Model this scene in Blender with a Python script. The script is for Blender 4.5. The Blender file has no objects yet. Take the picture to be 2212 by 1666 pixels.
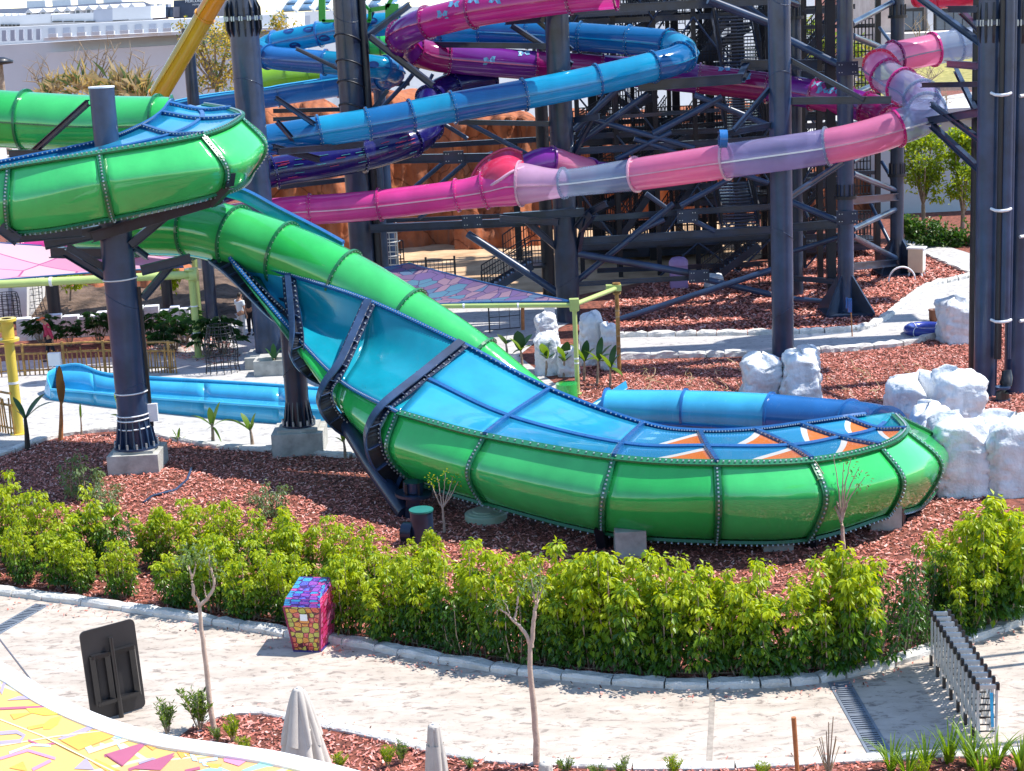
import bpy, math, random
from mathutils import Vector as V, Matrix, noise
from math import pi, sin, cos, tan, atan2, sqrt, radians
sc = bpy.context.scene
COL = sc.collection
R = random.Random(11)

# ------------------------------------------------------------------ camera
FW, FH, FPX, CAMZ = 2212.0, 1666.0, 3700.0, 12.5      # photo frame the measurements were taken in
PITCH, ROLL = radians(12.84), radians(-2.74)
CROT = Matrix.Rotation(pi / 2 - PITCH, 3, 'X') @ Matrix.Rotation(ROLL, 3, 'Z')
cam_d = bpy.data.cameras.new('camera')
cam = bpy.data.objects.new('camera', cam_d)
COL.objects.link(cam)
cam.matrix_world = Matrix.Translation((0, 0, CAMZ)) @ CROT.to_4x4()
cam_d.sensor_width = 36.0
cam_d.lens = 36.0 * FPX / FW
cam_d.clip_start, cam_d.clip_end = 0.5, 3000.0
sc.camera = cam

# ------------------------------------------------------------------ sky and sun
SUN_EL, SUN_DIR = radians(59), V((0.985, 0.17, 0)).normalized()      # horizontal direction towards the sun
w = bpy.data.worlds.new('World'); sc.world = w; w.use_nodes = True
nt = w.node_tree
bg = nt.nodes['Background']; bg.inputs['Strength'].default_value = 0.15
sky = nt.nodes.new('ShaderNodeTexSky'); sky.sky_type = 'NISHITA'; sky.sun_disc = False
sky.sun_elevation = SUN_EL; sky.sun_rotation = atan2(SUN_DIR.x, SUN_DIR.y)
sky.air_density = 1.0; sky.dust_density = 0.1; sky.ozone_density = 2.5; sky.altitude = 10
nt.links.new(sky.outputs['Color'], bg.inputs['Color'])
sl = bpy.data.lights.new('sun', 'SUN'); sl.energy = 4.0; sl.angle = radians(0.53); sl.color = (1.0, 0.95, 0.88)
sun = bpy.data.objects.new('sun', sl); COL.objects.link(sun)
SUNV = V((SUN_DIR.x * cos(SUN_EL), SUN_DIR.y * cos(SUN_EL), sin(SUN_EL)))
sun.rotation_euler = (-SUNV).to_track_quat('-Z', 'Y').to_euler(); sun.location = (30, 30, 60)
sc.view_settings.view_transform = 'Standard'; sc.view_settings.look = 'None'
sc.view_settings.exposure = 0.95; sc.view_settings.gamma = 1.0; sc.view_settings.use_curve_mapping = False
sc.render.engine = 'CYCLES'
sc.cycles.use_denoising = True
sc.cycles.max_bounces = 8; sc.cycles.transparent_max_bounces = 12
sc.cycles.diffuse_bounces = 3; sc.cycles.glossy_bounces = 3; sc.cycles.transmission_bounces = 6
sc.cycles.sample_clamp_indirect = 6.0

# ------------------------------------------------------------------ measuring: photo position -> place
def ray(u, v):
    return CROT @ V(((u - FW / 2) / FPX, -(v - FH / 2) / FPX, -1.0))
def P(u, v, Y):                     # point seen at (u, v) standing Y metres ahead
    d = ray(u, v); return V((0, 0, CAMZ)) + d * (Y / d.y)
def G(u, v, z=0.0):                 # point seen at (u, v) on the level plane z
    d = ray(u, v); return V((0, 0, CAMZ)) + d * ((z - CAMZ) / d.z)
def PP(lst): return [P(*q) for q in lst]
def mpp(Y): return Y / FPX          # metres per photo unit at distance Y

# ------------------------------------------------------------------ materials
M = {}
def newmat(name):
    m = bpy.data.materials.new(name); m.use_nodes = True; M[name] = m
    return m, m.node_tree, m.node_tree.nodes['Principled BSDF']
def nd(t, typ, **kw):
    n = t.nodes.new(typ)
    for k, x in kw.items():
        if k in n.inputs: n.inputs[k].default_value = x
        else: setattr(n, k, x)
    return n
def c4(c): return (c[0], c[1], c[2], 1.0)
def setcol(t, b, c, var=0.0, scale=4.0, c2=None, coord='Object', detail=4.0, sharp=None):
    if var <= 0 and c2 is None:
        b.inputs['Base Color'].default_value = c4(c); return None
    tc = nd(t, 'ShaderNodeTexCoord'); n = nd(t, 'ShaderNodeTexNoise', Scale=scale, Detail=detail, Roughness=0.6)
    t.links.new(tc.outputs[coord], n.inputs['Vector'])
    r = nd(t, 'ShaderNodeValToRGB')
    lo = [x * (1 - var) for x in c]; hi = c2 if c2 else [min(1, x * (1 + var)) for x in c]
    r.color_ramp.elements[0].position = 0.3 if sharp is None else sharp[0]
    r.color_ramp.elements[1].position = 0.7 if sharp is None else sharp[1]
    r.color_ramp.elements[0].color = c4(lo); r.color_ramp.elements[1].color = c4(hi)
    t.links.new(n.outputs['Fac'], r.inputs['Fac']); t.links.new(r.outputs['Color'], b.inputs['Base Color'])
    return n
def bump(t, b, scale, strength, dist=0.02, detail=4.0, coord='Object', typ='noise'):
    tc = nd(t, 'ShaderNodeTexCoord')
    n = nd(t, 'ShaderNodeTexNoise', Scale=scale, Detail=detail) if typ == 'noise' else nd(t, 'ShaderNodeTexVoronoi', Scale=scale)
    t.links.new(tc.outputs[coord], n.inputs['Vector'])
    bp = nd(t, 'ShaderNodeBump', Strength=strength, Distance=dist)
    t.links.new(n.outputs['Fac' if typ == 'noise' else 'Distance'], bp.inputs['Height'])
    t.links.new(bp.outputs['Normal'], b.inputs['Normal'])
def plain(name, c, rough=0.6, var=0.15, scale=3.0, c2=None, metal=0.0, coat=0.0, bs=0.0, bscale=30.0, bdist=0.02, spec=0.5, sharp=None, coord='Object'):
    m, t, b = newmat(name)
    setcol(t, b, c, var, scale, c2, sharp=sharp, coord=coord)
    b.inputs['Roughness'].default_value = rough; b.inputs['Metallic'].default_value = metal
    b.inputs['Coat Weight'].default_value = coat; b.inputs['Coat Roughness'].default_value = 0.08
    b.inputs['Specular IOR Level'].default_value = spec
    if bs: bump(t, b, bscale, bs, bdist, coord=coord)
    return m
def grp(name, c, trans=0.0, rough=0.18, coat=0.6, clear=0.0, var=0.1):
    """moulded glass-fibre: glossy, lets some light through; clear > 0 also lets the view through"""
    m, t, b = newmat(name)
    tc = nd(t, 'ShaderNodeTexCoord'); oi = nd(t, 'ShaderNodeObjectInfo')
    n1 = nd(t, 'ShaderNodeTexNoise', Scale=0.9, Detail=5.0, Roughness=0.6); n2 = nd(t, 'ShaderNodeTexNoise', Scale=7.0, Detail=6.0, Roughness=0.7)
    mp = nd(t, 'ShaderNodeMapping'); mp.inputs['Scale'].default_value = (1.0, 1.0, 0.30); t.links.new(tc.outputs['Object'], mp.inputs['Vector'])
    for n in (n1, n2): t.links.new(mp.outputs['Vector'], n.inputs['Vector'])
    r1 = nd(t, 'ShaderNodeMapRange'); r1.inputs['To Min'].default_value = 0.90; r1.inputs['To Max'].default_value = 1.10; t.links.new(oi.outputs['Random'], r1.inputs['Value'])
    r2 = nd(t, 'ShaderNodeMapRange'); r2.inputs['From Min'].default_value = 0.35; r2.inputs['From Max'].default_value = 0.65; r2.inputs['To Min'].default_value = 1 - var * 1.3; r2.inputs['To Max'].default_value = 1 + var; t.links.new(n1.outputs['Fac'], r2.inputs['Value'])
    ml = nd(t, 'ShaderNodeMath', operation='MULTIPLY'); t.links.new(r1.outputs['Result'], ml.inputs[0]); t.links.new(r2.outputs['Result'], ml.inputs[1])
    hs = nd(t, 'ShaderNodeHueSaturation'); hs.inputs['Color'].default_value = c4(c); t.links.new(ml.outputs[0], hs.inputs['Value'])
    dr = nd(t, 'ShaderNodeMapRange'); dr.inputs['From Min'].default_value = 0.56; dr.inputs['From Max'].default_value = 0.80; dr.inputs['To Min'].default_value = 0.0; dr.inputs['To Max'].default_value = 0.26; t.links.new(n2.outputs['Fac'], dr.inputs['Value'])
    dm = nd(t, 'ShaderNodeMix', data_type='RGBA'); t.links.new(dr.outputs['Result'], dm.inputs[0]); t.links.new(hs.outputs['Color'], dm.inputs[6]); dm.inputs[7].default_value = c4([x * 0.6 + 0.10 for x in c]); t.links.new(dm.outputs[2], b.inputs['Base Color'])
    rr = nd(t, 'ShaderNodeMapRange'); rr.inputs['From Min'].default_value = 0.35; rr.inputs['From Max'].default_value = 0.7; rr.inputs['To Min'].default_value = rough * 0.6; rr.inputs['To Max'].default_value = rough * 1.25; t.links.new(n2.outputs['Fac'], rr.inputs['Value']); t.links.new(rr.outputs['Result'], b.inputs['Roughness'])
    b.inputs['Coat Weight'].default_value = coat; b.inputs['Coat Roughness'].default_value = 0.04
    bump(t, b, 1.4, 0.45, 0.04, 1.5)
    out = t.nodes['Material Output']; last = b.outputs['BSDF']
    if trans:
        tl = nd(t, 'ShaderNodeBsdfTranslucent'); tl.inputs['Color'].default_value = c4([min(1, x * 1.3 + 0.01) for x in c])
        mx = nd(t, 'ShaderNodeMixShader', Fac=trans)
        t.links.new(last, mx.inputs[1]); t.links.new(tl.outputs['BSDF'], mx.inputs[2]); last = mx.outputs['Shader']
    if clear:
        tp = nd(t, 'ShaderNodeBsdfTransparent'); tp.inputs['Color'].default_value = c4([min(1, 0.35 + 0.7 * x) for x in c])
        mx = nd(t, 'ShaderNodeMixShader', Fac=clear)
        t.links.new(last, mx.inputs[1]); t.links.new(tp.outputs['BSDF'], mx.inputs[2]); last = mx.outputs['Shader']
    t.links.new(last, out.inputs['Surface'])
    return m
def leafmat(name, c, trans=0.45, rough=0.45, var=0.25, scale=2.5):
    m, t, b = newmat(name)
    n = setcol(t, b, c, var, scale)
    b.inputs['Roughness'].default_value = rough
    tl = nd(t, 'ShaderNodeBsdfTranslucent'); tl.inputs['Color'].default_value = c4([min(1, c[0] * 1.9), min(1, c[1] * 1.7), c[2] * 0.6])
    mx = nd(t, 'ShaderNodeMixShader', Fac=trans); out = t.nodes['Material Output']
    t.links.new(b.outputs['BSDF'], mx.inputs[1]); t.links.new(tl.outputs['BSDF'], mx.inputs[2]); t.links.new(mx.outputs['Shader'], out.inputs['Surface'])
    return m

GREEN = grp('green_glass_fibre', (0.035, 0.52, 0.105), 0.18, 0.15, 1.0)
GREEN2 = grp('green_glass_fibre_light', (0.06, 0.57, 0.15), 0.18, 0.15, 1.0)
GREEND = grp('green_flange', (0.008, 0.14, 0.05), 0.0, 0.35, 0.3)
BLUEP = grp('blue_inner_panel', (0.03, 0.40, 0.64), 0.25, 0.16, 0.8)
TEALP = grp('teal_inner_panel', (0.010, 0.35, 0.47), 0.3, 0.2, 0.6)
BLUEF = grp('blue_flange', (0.01, 0.09, 0.26), 0.0, 0.35, 0.3)
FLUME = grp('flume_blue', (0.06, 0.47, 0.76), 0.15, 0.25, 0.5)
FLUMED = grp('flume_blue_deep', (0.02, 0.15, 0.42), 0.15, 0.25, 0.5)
TBLUE = grp('tube_bright_blue', (0.010, 0.34, 0.58), 0.35, 0.14, 0.8)
TBLUE2 = grp('tube_mid_blue', (0.008, 0.15, 0.38), 0.3, 0.14, 0.8)
TNAVY = grp('tube_navy', (0.010, 0.008, 0.11), 0.1, 0.22, 0.4)
TPURP = grp('tube_violet', (0.20, 0.02, 0.28), 0.3, 0.14, 0.8)
TMAG = grp('tube_magenta', (0.50, 0.025, 0.24), 0.35, 0.14, 0.8)
TMAG2 = grp('tube_dark_magenta', (0.30, 0.012, 0.14), 0.3, 0.14, 0.8)
PINK = grp('slide_hot_pink', (0.78, 0.06, 0.32), 0.2, 0.2, 0.6)
PINKD = grp('slide_pink_rib', (0.55, 0.02, 0.20), 0.1, 0.25, 0.5)
PINKL = grp('slide_pale_pink', (0.80, 0.24, 0.42), 0.4, 0.16, 0.8)
PINKLIP = grp('slide_pink_lip', (0.80, 0.42, 0.55), 0.1, 0.25, 0.5)
REDC = grp('slide_red', (0.80, 0.05, 0.13), 0.2, 0.2, 0.6)
CLEAR = grp('clear_tube', (0.42, 0.52, 0.66), 0.2, 0.08, 1.0, clear=0.62)
LILAC = grp('lilac_clear_tube', (0.40, 0.36, 0.60), 0.25, 0.1, 1.0, clear=0.42)
LILACP = grp('lilac_cone', (0.62, 0.38, 0.55), 0.35, 0.14, 0.8)
YEL = grp('slide_yellow', (0.62, 0.42, 0.015), 0.15, 0.25, 0.5)
YEL2 = grp('slide_amber', (0.70, 0.30, 0.01), 0.15, 0.25, 0.5)
LIME = grp('slide_lime', (0.25, 0.50, 0.03), 0.2, 0.25, 0.5)
SIGNG = plain('sign_green_paint', (0.015, 0.42, 0.03), 0.4, 0.05, coat=0.2)
STEEL = plain('painted_dark_steel', (0.012, 0.026, 0.058), 0.38, 0.5, 1.2, coat=0.25)
STEELG = plain('painted_slate_steel', (0.020, 0.044, 0.100), 0.36, 0.45, 1.0, coat=0.25)
STEELK = plain('painted_black_steel', (0.006, 0.008, 0.015), 0.45, 0.3, 1.5, coat=0.15)
RAIL = plain('rail_black', (0.012, 0.013, 0.02), 0.5, 0.2)
GALV = plain('galvanised_bolt', (0.45, 0.50, 0.52), 0.35, 0.1, metal=0.6)
ALU = plain('brushed_aluminium', (0.62, 0.62, 0.60), 0.38, 0.1, metal=0.35)
BLACKP = plain('black_plastic', (0.012, 0.012, 0.014), 0.35, 0.2, coat=0.3)
CONC = plain('cast_concrete', (0.36, 0.36, 0.33), 0.85, 0.25, 2.5, bs=0.4, bscale=18, c2=(0.50, 0.49, 0.45))
STRAPW = plain('white_strap', (0.75, 0.76, 0.78), 0.5, 0.05)
BAMBOO = plain('bamboo', (0.26, 0.12, 0.03), 0.5, 0.35, 6, c2=(0.45, 0.26, 0.07))
POLEG = plain('pale_green_pole', (0.42, 0.52, 0.17), 0.4, 0.12, 1.0, coat=0.3)
POLEY = plain('yellow_pole', (0.66, 0.50, 0.07), 0.4, 0.1, 1.0, coat=0.3)
WHITEP = plain('white_paint', (0.78, 0.78, 0.77), 0.55, 0.05)
CREAM = plain('cream_cabinet', (0.62, 0.52, 0.38), 0.6, 0.06)
BARK = plain('smooth_bark', (0.30, 0.20, 0.13), 0.8, 0.35, 6, c2=(0.46, 0.36, 0.27), bs=0.5, bscale=25)
BARKP = plain('pale_bark', (0.48, 0.36, 0.28), 0.8, 0.25, 6, bs=0.4, bscale=25)
TWIG = plain('dry_twig', (0.34, 0.25, 0.16), 0.85, 0.3, 8)
WOOD = plain('raw_stake_wood', (0.40, 0.15, 0.05), 0.7, 0.25, 9)
PARASOL = plain('parasol_canvas', (0.50, 0.46, 0.41), 0.85, 0.08, 5, bs=0.3, bscale=60, bdist=0.005)
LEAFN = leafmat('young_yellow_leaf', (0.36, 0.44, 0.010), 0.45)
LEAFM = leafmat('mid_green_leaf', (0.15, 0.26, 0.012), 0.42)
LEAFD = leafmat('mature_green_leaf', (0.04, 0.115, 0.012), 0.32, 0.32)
LEAFG = leafmat('grey_green_leaf', (0.13, 0.20, 0.075), 0.3)
LEAFB = leafmat('banana_leaf', (0.11, 0.20, 0.02), 0.4, 0.35)
LEAFBD = leafmat('broad_dark_leaf', (0.022, 0.075, 0.022), 0.3, 0.3)
LEAFBR = leafmat('wilted_brown_leaf', (0.18, 0.08, 0.02), 0.3, 0.6)
LEAFY = leafmat('dry_yellow_leaf', (0.42, 0.34, 0.09), 0.4)
STRAW = leafmat('straw_leaf', (0.50, 0.41, 0.26), 0.3)
TREEL = leafmat('light_tree_leaf', (0.20, 0.30, 0.03), 0.45)
SKIN = plain('skin', (0.42, 0.22, 0.14), 0.55, 0.06)
HAIR = plain('dark_hair', (0.02, 0.014, 0.01), 0.6, 0.2)
TEEW = plain('white_tee_cloth', (0.62, 0.66, 0.72), 0.85, 0.06)
TROUP = plain('pale_trousers_cloth', (0.52, 0.52, 0.52), 0.85, 0.08)
DARKC = plain('dark_suit_cloth', (0.012, 0.012, 0.02), 0.85, 0.15)
REDJ = plain('crimson_jacket_cloth', (0.38, 0.02, 0.07), 0.75, 0.12)
CAPC = plain('rust_cap_cloth', (0.55, 0.12, 0.04), 0.8, 0.1)
SHOE = plain('shoe_rubber', (0.02, 0.02, 0.02), 0.6, 0.1)

def rockmat(name, c, c2, bs=0.8, bscale=3.0, scale=1.2, stain=0.0, crack=0.0):
    """rough plaster or stone: mottled, streaked by run-off, finely cracked"""
    m, t, b = newmat(name); tc = nd(t, 'ShaderNodeTexCoord')
    n = nd(t, 'ShaderNodeTexNoise', Scale=scale, Detail=8.0, Roughness=0.65); t.links.new(tc.outputs['Object'], n.inputs['Vector'])
    r = nd(t, 'ShaderNodeValToRGB'); r.color_ramp.elements[0].position = 0.32; r.color_ramp.elements[1].position = 0.66; r.color_ramp.elements[0].color = c4(c); r.color_ramp.elements[1].color = c4(c2); t.links.new(n.outputs['Fac'], r.inputs['Fac']); last = r.outputs['Color']
    if stain:
        mp = nd(t, 'ShaderNodeMapping'); mp.inputs['Scale'].default_value = (2.6, 2.6, 0.35); t.links.new(tc.outputs['Object'], mp.inputs['Vector']); n2 = nd(t, 'ShaderNodeTexNoise', Scale=1.6, Detail=7.0, Roughness=0.7); t.links.new(mp.outputs['Vector'], n2.inputs['Vector'])
        g = nd(t, 'ShaderNodeMapRange'); g.inputs['From Min'].default_value = .50; g.inputs['From Max'].default_value = .74; g.inputs['To Max'].default_value = stain; t.links.new(n2.outputs['Fac'], g.inputs['Value'])
        x = nd(t, 'ShaderNodeMix', data_type='RGBA'); t.links.new(g.outputs['Result'], x.inputs[0]); t.links.new(last, x.inputs[6]); x.inputs[7].default_value = (.20, .16, .13, 1); last = x.outputs[2]
    if crack:
        vo = nd(t, 'ShaderNodeTexVoronoi', Scale=crack, feature='DISTANCE_TO_EDGE'); n3 = nd(t, 'ShaderNodeTexNoise', Scale=2.0, Detail=4.0); t.links.new(tc.outputs['Object'], n3.inputs['Vector']); ad = nd(t, 'ShaderNodeMix', data_type='RGBA', blend_type='ADD'); ad.inputs[0].default_value = .5; t.links.new(tc.outputs['Object'], ad.inputs[6]); t.links.new(n3.outputs['Color'], ad.inputs[7]); t.links.new(ad.outputs[2], vo.inputs['Vector'])
        g = nd(t, 'ShaderNodeMapRange'); g.inputs['From Min'].default_value = .0; g.inputs['From Max'].default_value = .035; g.inputs['To Min'].default_value = .75; g.inputs['To Max'].default_value = 0; t.links.new(vo.outputs['Distance'], g.inputs['Value'])
        x = nd(t, 'ShaderNodeMix', data_type='RGBA'); t.links.new(g.outputs['Result'], x.inputs[0]); t.links.new(last, x.inputs[6]); x.inputs[7].default_value = c4([q * .3 for q in c]); last = x.outputs[2]
    t.links.new(last, b.inputs['Base Color']); b.inputs['Roughness'].default_value = 0.9
    bump(t, b, bscale, bs, 0.12, 8)
    return m
FOAM = rockmat('white_plaster_rock', (0.56, 0.60, 0.64), (0.78, 0.79, 0.80), 0.7, 4.0, 1.6, .40)
REDROCK = rockmat('red_rock', (0.26, 0.065, 0.022), (0.48, 0.16, 0.065), 1.0, 1.6, 0.8, .5, .55)
SAND = plain('sandy_earth', (0.46, 0.28, 0.15), 0.95, 0.3, 0.6, c2=(0.66, 0.46, 0.28), bs=0.5, bscale=6)

def pavemat(name, c, c2, cell=1.1, crack=0.35):
    """stamped concrete: mottled tone with fine creases pressed into the surface"""
    m, t, b = newmat(name)
    tc = nd(t, 'ShaderNodeTexCoord')
    mp = nd(t, 'ShaderNodeMapping'); mp.inputs['Scale'].default_value = (1.0, 2.0, 1.0); t.links.new(tc.outputs['Object'], mp.inputs['Vector'])
    n1 = nd(t, 'ShaderNodeTexNoise', Scale=0.8, Detail=8.0, Roughness=0.65); n2 = nd(t, 'ShaderNodeTexNoise', Scale=3.2, Detail=9.0, Roughness=0.72, Distortion=0.9)
    for n in (n1, n2): t.links.new(mp.outputs['Vector'], n.inputs['Vector'])
    r1 = nd(t, 'ShaderNodeValToRGB'); r1.color_ramp.elements[0].position = 0.32; r1.color_ramp.elements[1].position = 0.62
    r1.color_ramp.elements[0].color = c4(c); r1.color_ramp.elements[1].color = c4(c2)
    t.links.new(n1.outputs['Fac'], r1.inputs['Fac'])
    r2 = nd(t, 'ShaderNodeValToRGB'); r2.color_ramp.elements[0].position = 0.36; r2.color_ramp.elements[1].position = 0.47
    r2.color_ramp.elements[0].color = (0.36, 0.34, 0.35, 1); r2.color_ramp.elements[1].color = (1, 1, 1, 1)
    t.links.new(n2.outputs['Fac'], r2.inputs['Fac'])
    mx = nd(t, 'ShaderNodeMix', data_type='RGBA', blend_type='MULTIPLY'); mx.inputs[0].default_value = 0.85
    t.links.new(r1.outputs['Color'], mx.inputs[6]); t.links.new(r2.outputs['Color'], mx.inputs[7])
    t.links.new(mx.outputs[2], b.inputs['Base Color'])
    b.inputs['Roughness'].default_value = 0.8
    bp = nd(t, 'ShaderNodeBump', Strength=0.5, Distance=0.03); t.links.new(n2.outputs['Fac'], bp.inputs['Height']); t.links.new(bp.outputs['Normal'], b.inputs['Normal'])
    return m
PAVE = pavemat('stamped_concrete', (0.36, 0.305, 0.255), (0.52, 0.45, 0.385))
PAVE2 = pavemat('pale_concrete', (0.38, 0.37, 0.36), (0.50, 0.48, 0.46))
KERB = rockmat('pale_kerb_stone', (0.48, 0.47, 0.44), (0.66, 0.64, 0.60), 0.5, 7.0, 2.0)
SOIL = plain('bark_mulch_base', (0.10, 0.030, 0.020), 0.95, 0.5, 5.0, c2=(0.34, 0.105, 0.065), bs=1.0, bscale=16, bdist=0.06)
CH = [plain('bark_chip_%s' % n, c, 0.9, 0.2, 3.0) for n, c in (('dark', (0.075, 0.022, 0.014)), ('rust', (0.50, 0.150, 0.105)), ('red', (0.64, 0.255, 0.205)), ('pale', (0.74, 0.44, 0.38)))]
LAWN = plain('dry_lawn', (0.28, 0.27, 0.06), 0.95, 0.35, 2.5, c2=(0.42, 0.36, 0.12), bs=0.6, bscale=20)

# ------------------------------------------------------------------ objects
def props(o, label=None, cat=None, group=None, kind=None):
    if label: o['label'] = label
    if cat: o['category'] = cat
    if group: o['group'] = group
    if kind: o['kind'] = kind
    return o
def thing(name, label, cat, loc=(0, 0, 0), group=None):
    o = bpy.data.objects.new(name, None); o.empty_display_size = 0.3; COL.objects.link(o); o.location = loc
    return props(o, label, cat, group)
def copy_tree(o, parent=None):
    c = o.copy(); COL.objects.link(c)
    if parent is not None: c.parent = parent
    for ch in list(o.children): copy_tree(ch, c)
    return c
def place(proto, loc, rz=0.0, s=1.0, label=None, group=None, first=[]):
    o = proto if proto.name not in first and not first.append(proto.name) else copy_tree(proto)
    o.location = loc; o.rotation_euler = (0, 0, rz); o.scale = (s, s, s) if not isinstance(s, tuple) else s
    return props(o, label, None, group)
def wloc(o):
    p = V(o.location)
    while o.parent is not None: o = o.parent; p += V(o.location)
    return p

def frame_of(t):
    t = t.normalized(); up = V((0, 0, 1)) if abs(t.z) < 0.97 else V((0, 1, 0))
    s = t.cross(up).normalized(); return t, s, s.cross(t).normalized()

class MB:
    def __init__(s): s.v = []; s.f = []; s.m = []; s.sm = []; s.uv = {}
    def add(s, vs, fs, m=0, smooth=False):
        b = len(s.v); s.v += [tuple(x) for x in vs]
        for f in fs: s.f.append(tuple(b + i for i in f)); s.m.append(m); s.sm.append(smooth)
        return b
    def box(s, c, d, rot=None, m=0, taper=1.0):
        c = V(c); x, y, z = d[0] / 2, d[1] / 2, d[2] / 2
        vs = [V((sx * x * (taper if sz > 0 else 1), sy * y * (taper if sz > 0 else 1), sz * z)) for sz in (-1, 1) for sy in (-1, 1) for sx in (-1, 1)]
        vs = [c + (rot @ q if rot else q) for q in vs]
        s.add(vs, [(0, 2, 3, 1), (4, 5, 7, 6), (0, 1, 5, 4), (2, 6, 7, 3), (1, 3, 7, 5), (0, 4, 6, 2)], m); return s
    def bar(s, p, q, w, h=None, m=0):
        p, q = V(p), V(q); h = w if h is None else h
        t, sd, up = frame_of(q - p)
        vs = [a + sd * (i * w / 2) + up * (j * h / 2) for a in (p, q) for i, j in ((-1, -1), (1, -1), (1, 1), (-1, 1))]
        s.add(vs, [(0, 1, 2, 3), (7, 6, 5, 4), (0, 4, 5, 1), (1, 5, 6, 2), (2, 6, 7, 3), (3, 7, 4, 0)], m); return s
    def ibeam(s, p, q, w, h, m=0):
        p, q = V(p), V(q); t, sd, up = frame_of(q - p); tf = max(0.025, h * 0.09)
        s.bar(p + up * (h / 2 - tf / 2), q + up * (h / 2 - tf / 2), w, tf, m); s.bar(p - up * (h / 2 - tf / 2), q - up * (h / 2 - tf / 2), w, tf, m)
        s.bar(p, q, w * 0.22, h - 2 * tf - 0.002, m); return s
    def cyl(s, p, q, r0, r1=None, n=12, caps=True, m=0, smooth=True):
        p, q = V(p), V(q); r1 = r0 if r1 is None else r1; t, sd, up = frame_of(q - p)
        vs = [a + (sd * cos(2 * pi * i / n) + up * sin(2 * pi * i / n)) * r for a, r in ((p, r0), (q, r1)) for i in range(n)]
        s.add(vs, [(i, (i + 1) % n, n + (i + 1) % n, n + i) for i in range(n)], m, smooth)
        if caps: s.add(vs, [tuple(range(n - 1, -1, -1)), tuple(range(n, 2 * n))], m)
        return s
    def sweep(s, pts, rad, n=8, caps=True, m=0, smooth=True):
        pts = [V(p) for p in pts]; k = len(pts); vs = []
        for i, p in enumerate(pts):
            t = pts[min(i + 1, k - 1)] - pts[max(i - 1, 0)]; t, sd, up = frame_of(t)
            r = rad[i] if isinstance(rad, (list, tuple)) else rad
            vs += [p + (sd * cos(2 * pi * j / n) + up * sin(2 * pi * j / n)) * r for j in range(n)]
        s.add(vs, [(i * n + j, i * n + (j + 1) % n, (i + 1) * n + (j + 1) % n, (i + 1) * n + j) for i in range(k - 1) for j in range(n)], m, smooth)
        if caps: s.add(vs[:n] + vs[-n:], [tuple(range(n - 1, -1, -1)), tuple(range(n, 2 * n))], m)
        return s
    def strip(s, pts, ups, w, h, m=0, hs=None):
        """rectangular section swept along pts; ups gives the direction of h at each point"""
        k = len(pts); vs = []
        for i in range(k):
            t = (pts[min(i + 1, k - 1)] - pts[max(i - 1, 0)]).normalized(); up = ups[i].normalized(); sd = t.cross(up).normalized()
            vs += [pts[i] + sd * (a * w / 2) + up * (b * (hs[i] if hs else h)) for a, b in ((-1, 0), (1, 0), (1, 1), (-1, 1))]
        s.add(vs, [(i * 4 + j, i * 4 + (j + 1) % 4, i * 4 + 4 + (j + 1) % 4, i * 4 + 4 + j) for i in range(k - 1) for j in range(4)] + [(3, 2, 1, 0), (k * 4 - 4, k * 4 - 3, k * 4 - 2, k * 4 - 1)], m); return s
    def lathe(s, prof, c=(0, 0, 0), n=16, m=0, smooth=True, caps=True):
        c = V(c); k = len(prof)
        vs = [c + V((r * cos(2 * pi * j / n), r * sin(2 * pi * j / n), z)) for r, z in prof for j in range(n)]
        s.add(vs, [(i * n + j, i * n + (j + 1) % n, (i + 1) * n + (j + 1) % n, (i + 1) * n + j) for i in range(k - 1) for j in range(n)], m, smooth)
        if caps: s.add(vs[:n] + vs[-n:], [tuple(range(n - 1, -1, -1)), tuple(range(n, 2 * n))], m)
        return s
    def poly(s, pts, z=None, depth=0.0, m=0):
        pts = [V(p) for p in pts]; n = len(pts)
        if depth:
            lo = [p - V((0, 0, depth)) for p in pts]
            s.add(pts + lo, [tuple(range(n)), tuple(range(2 * n - 1, n - 1, -1))] + [(i, n + i, n + (i + 1) % n, (i + 1) % n) for i in range(n)], m)
        else: s.add(pts, [tuple(range(n))], m)
        return s
    def leaf(s, p, d, nrm, l, w, m=0, droop=0.25):
        d = d.normalized(); sd = d.cross(nrm)
        if sd.length < 1e-4: sd = d.cross(V((0.3, 0.5, 0.8)))
        sd.normalize(); up = sd.cross(d)
        q = p + d * l * 0.5 + up * (l * 0.10)
        s.add([p, q - sd * w * 0.5, p + d * l - up * (l * droop), q + sd * w * 0.5], [(0, 2, 1), (0, 3, 2)], m)
    def build(s, name, mats, parent=None, **kw):
        me = bpy.data.meshes.new(name)
        if parent is not None: off = wloc(parent)
        else:
            xs = [p[0] for p in s.v]; ys = [p[1] for p in s.v]; zs = [p[2] for p in s.v]
            off = V(((min(xs) + max(xs)) / 2, (min(ys) + max(ys)) / 2, min(zs)))
        me.from_pydata([(p[0] - off.x, p[1] - off.y, p[2] - off.z) for p in s.v], [], s.f)
        for mt in (mats if isinstance(mats, (list, tuple)) else [mats]): me.materials.append(mt)
        me.polygons.foreach_set('material_index', s.m); me.polygons.foreach_set('use_smooth', s.sm)
        if s.uv:
            ul = me.uv_layers.new(name='UVMap'); dat = [0.0] * (2 * len(me.loops))
            for li, lp in enumerate(me.loops):
                a = s.uv.get(lp.vertex_index, (0, 0)); dat[2 * li], dat[2 * li + 1] = a
            ul.data.foreach_set('uv', dat)
        me.update()
        o = bpy.data.objects.new(name, me); COL.objects.link(o)
        if parent is not None: o.parent = parent
        else: o.location = off
        return props(o, **kw) if kw else o

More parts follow.
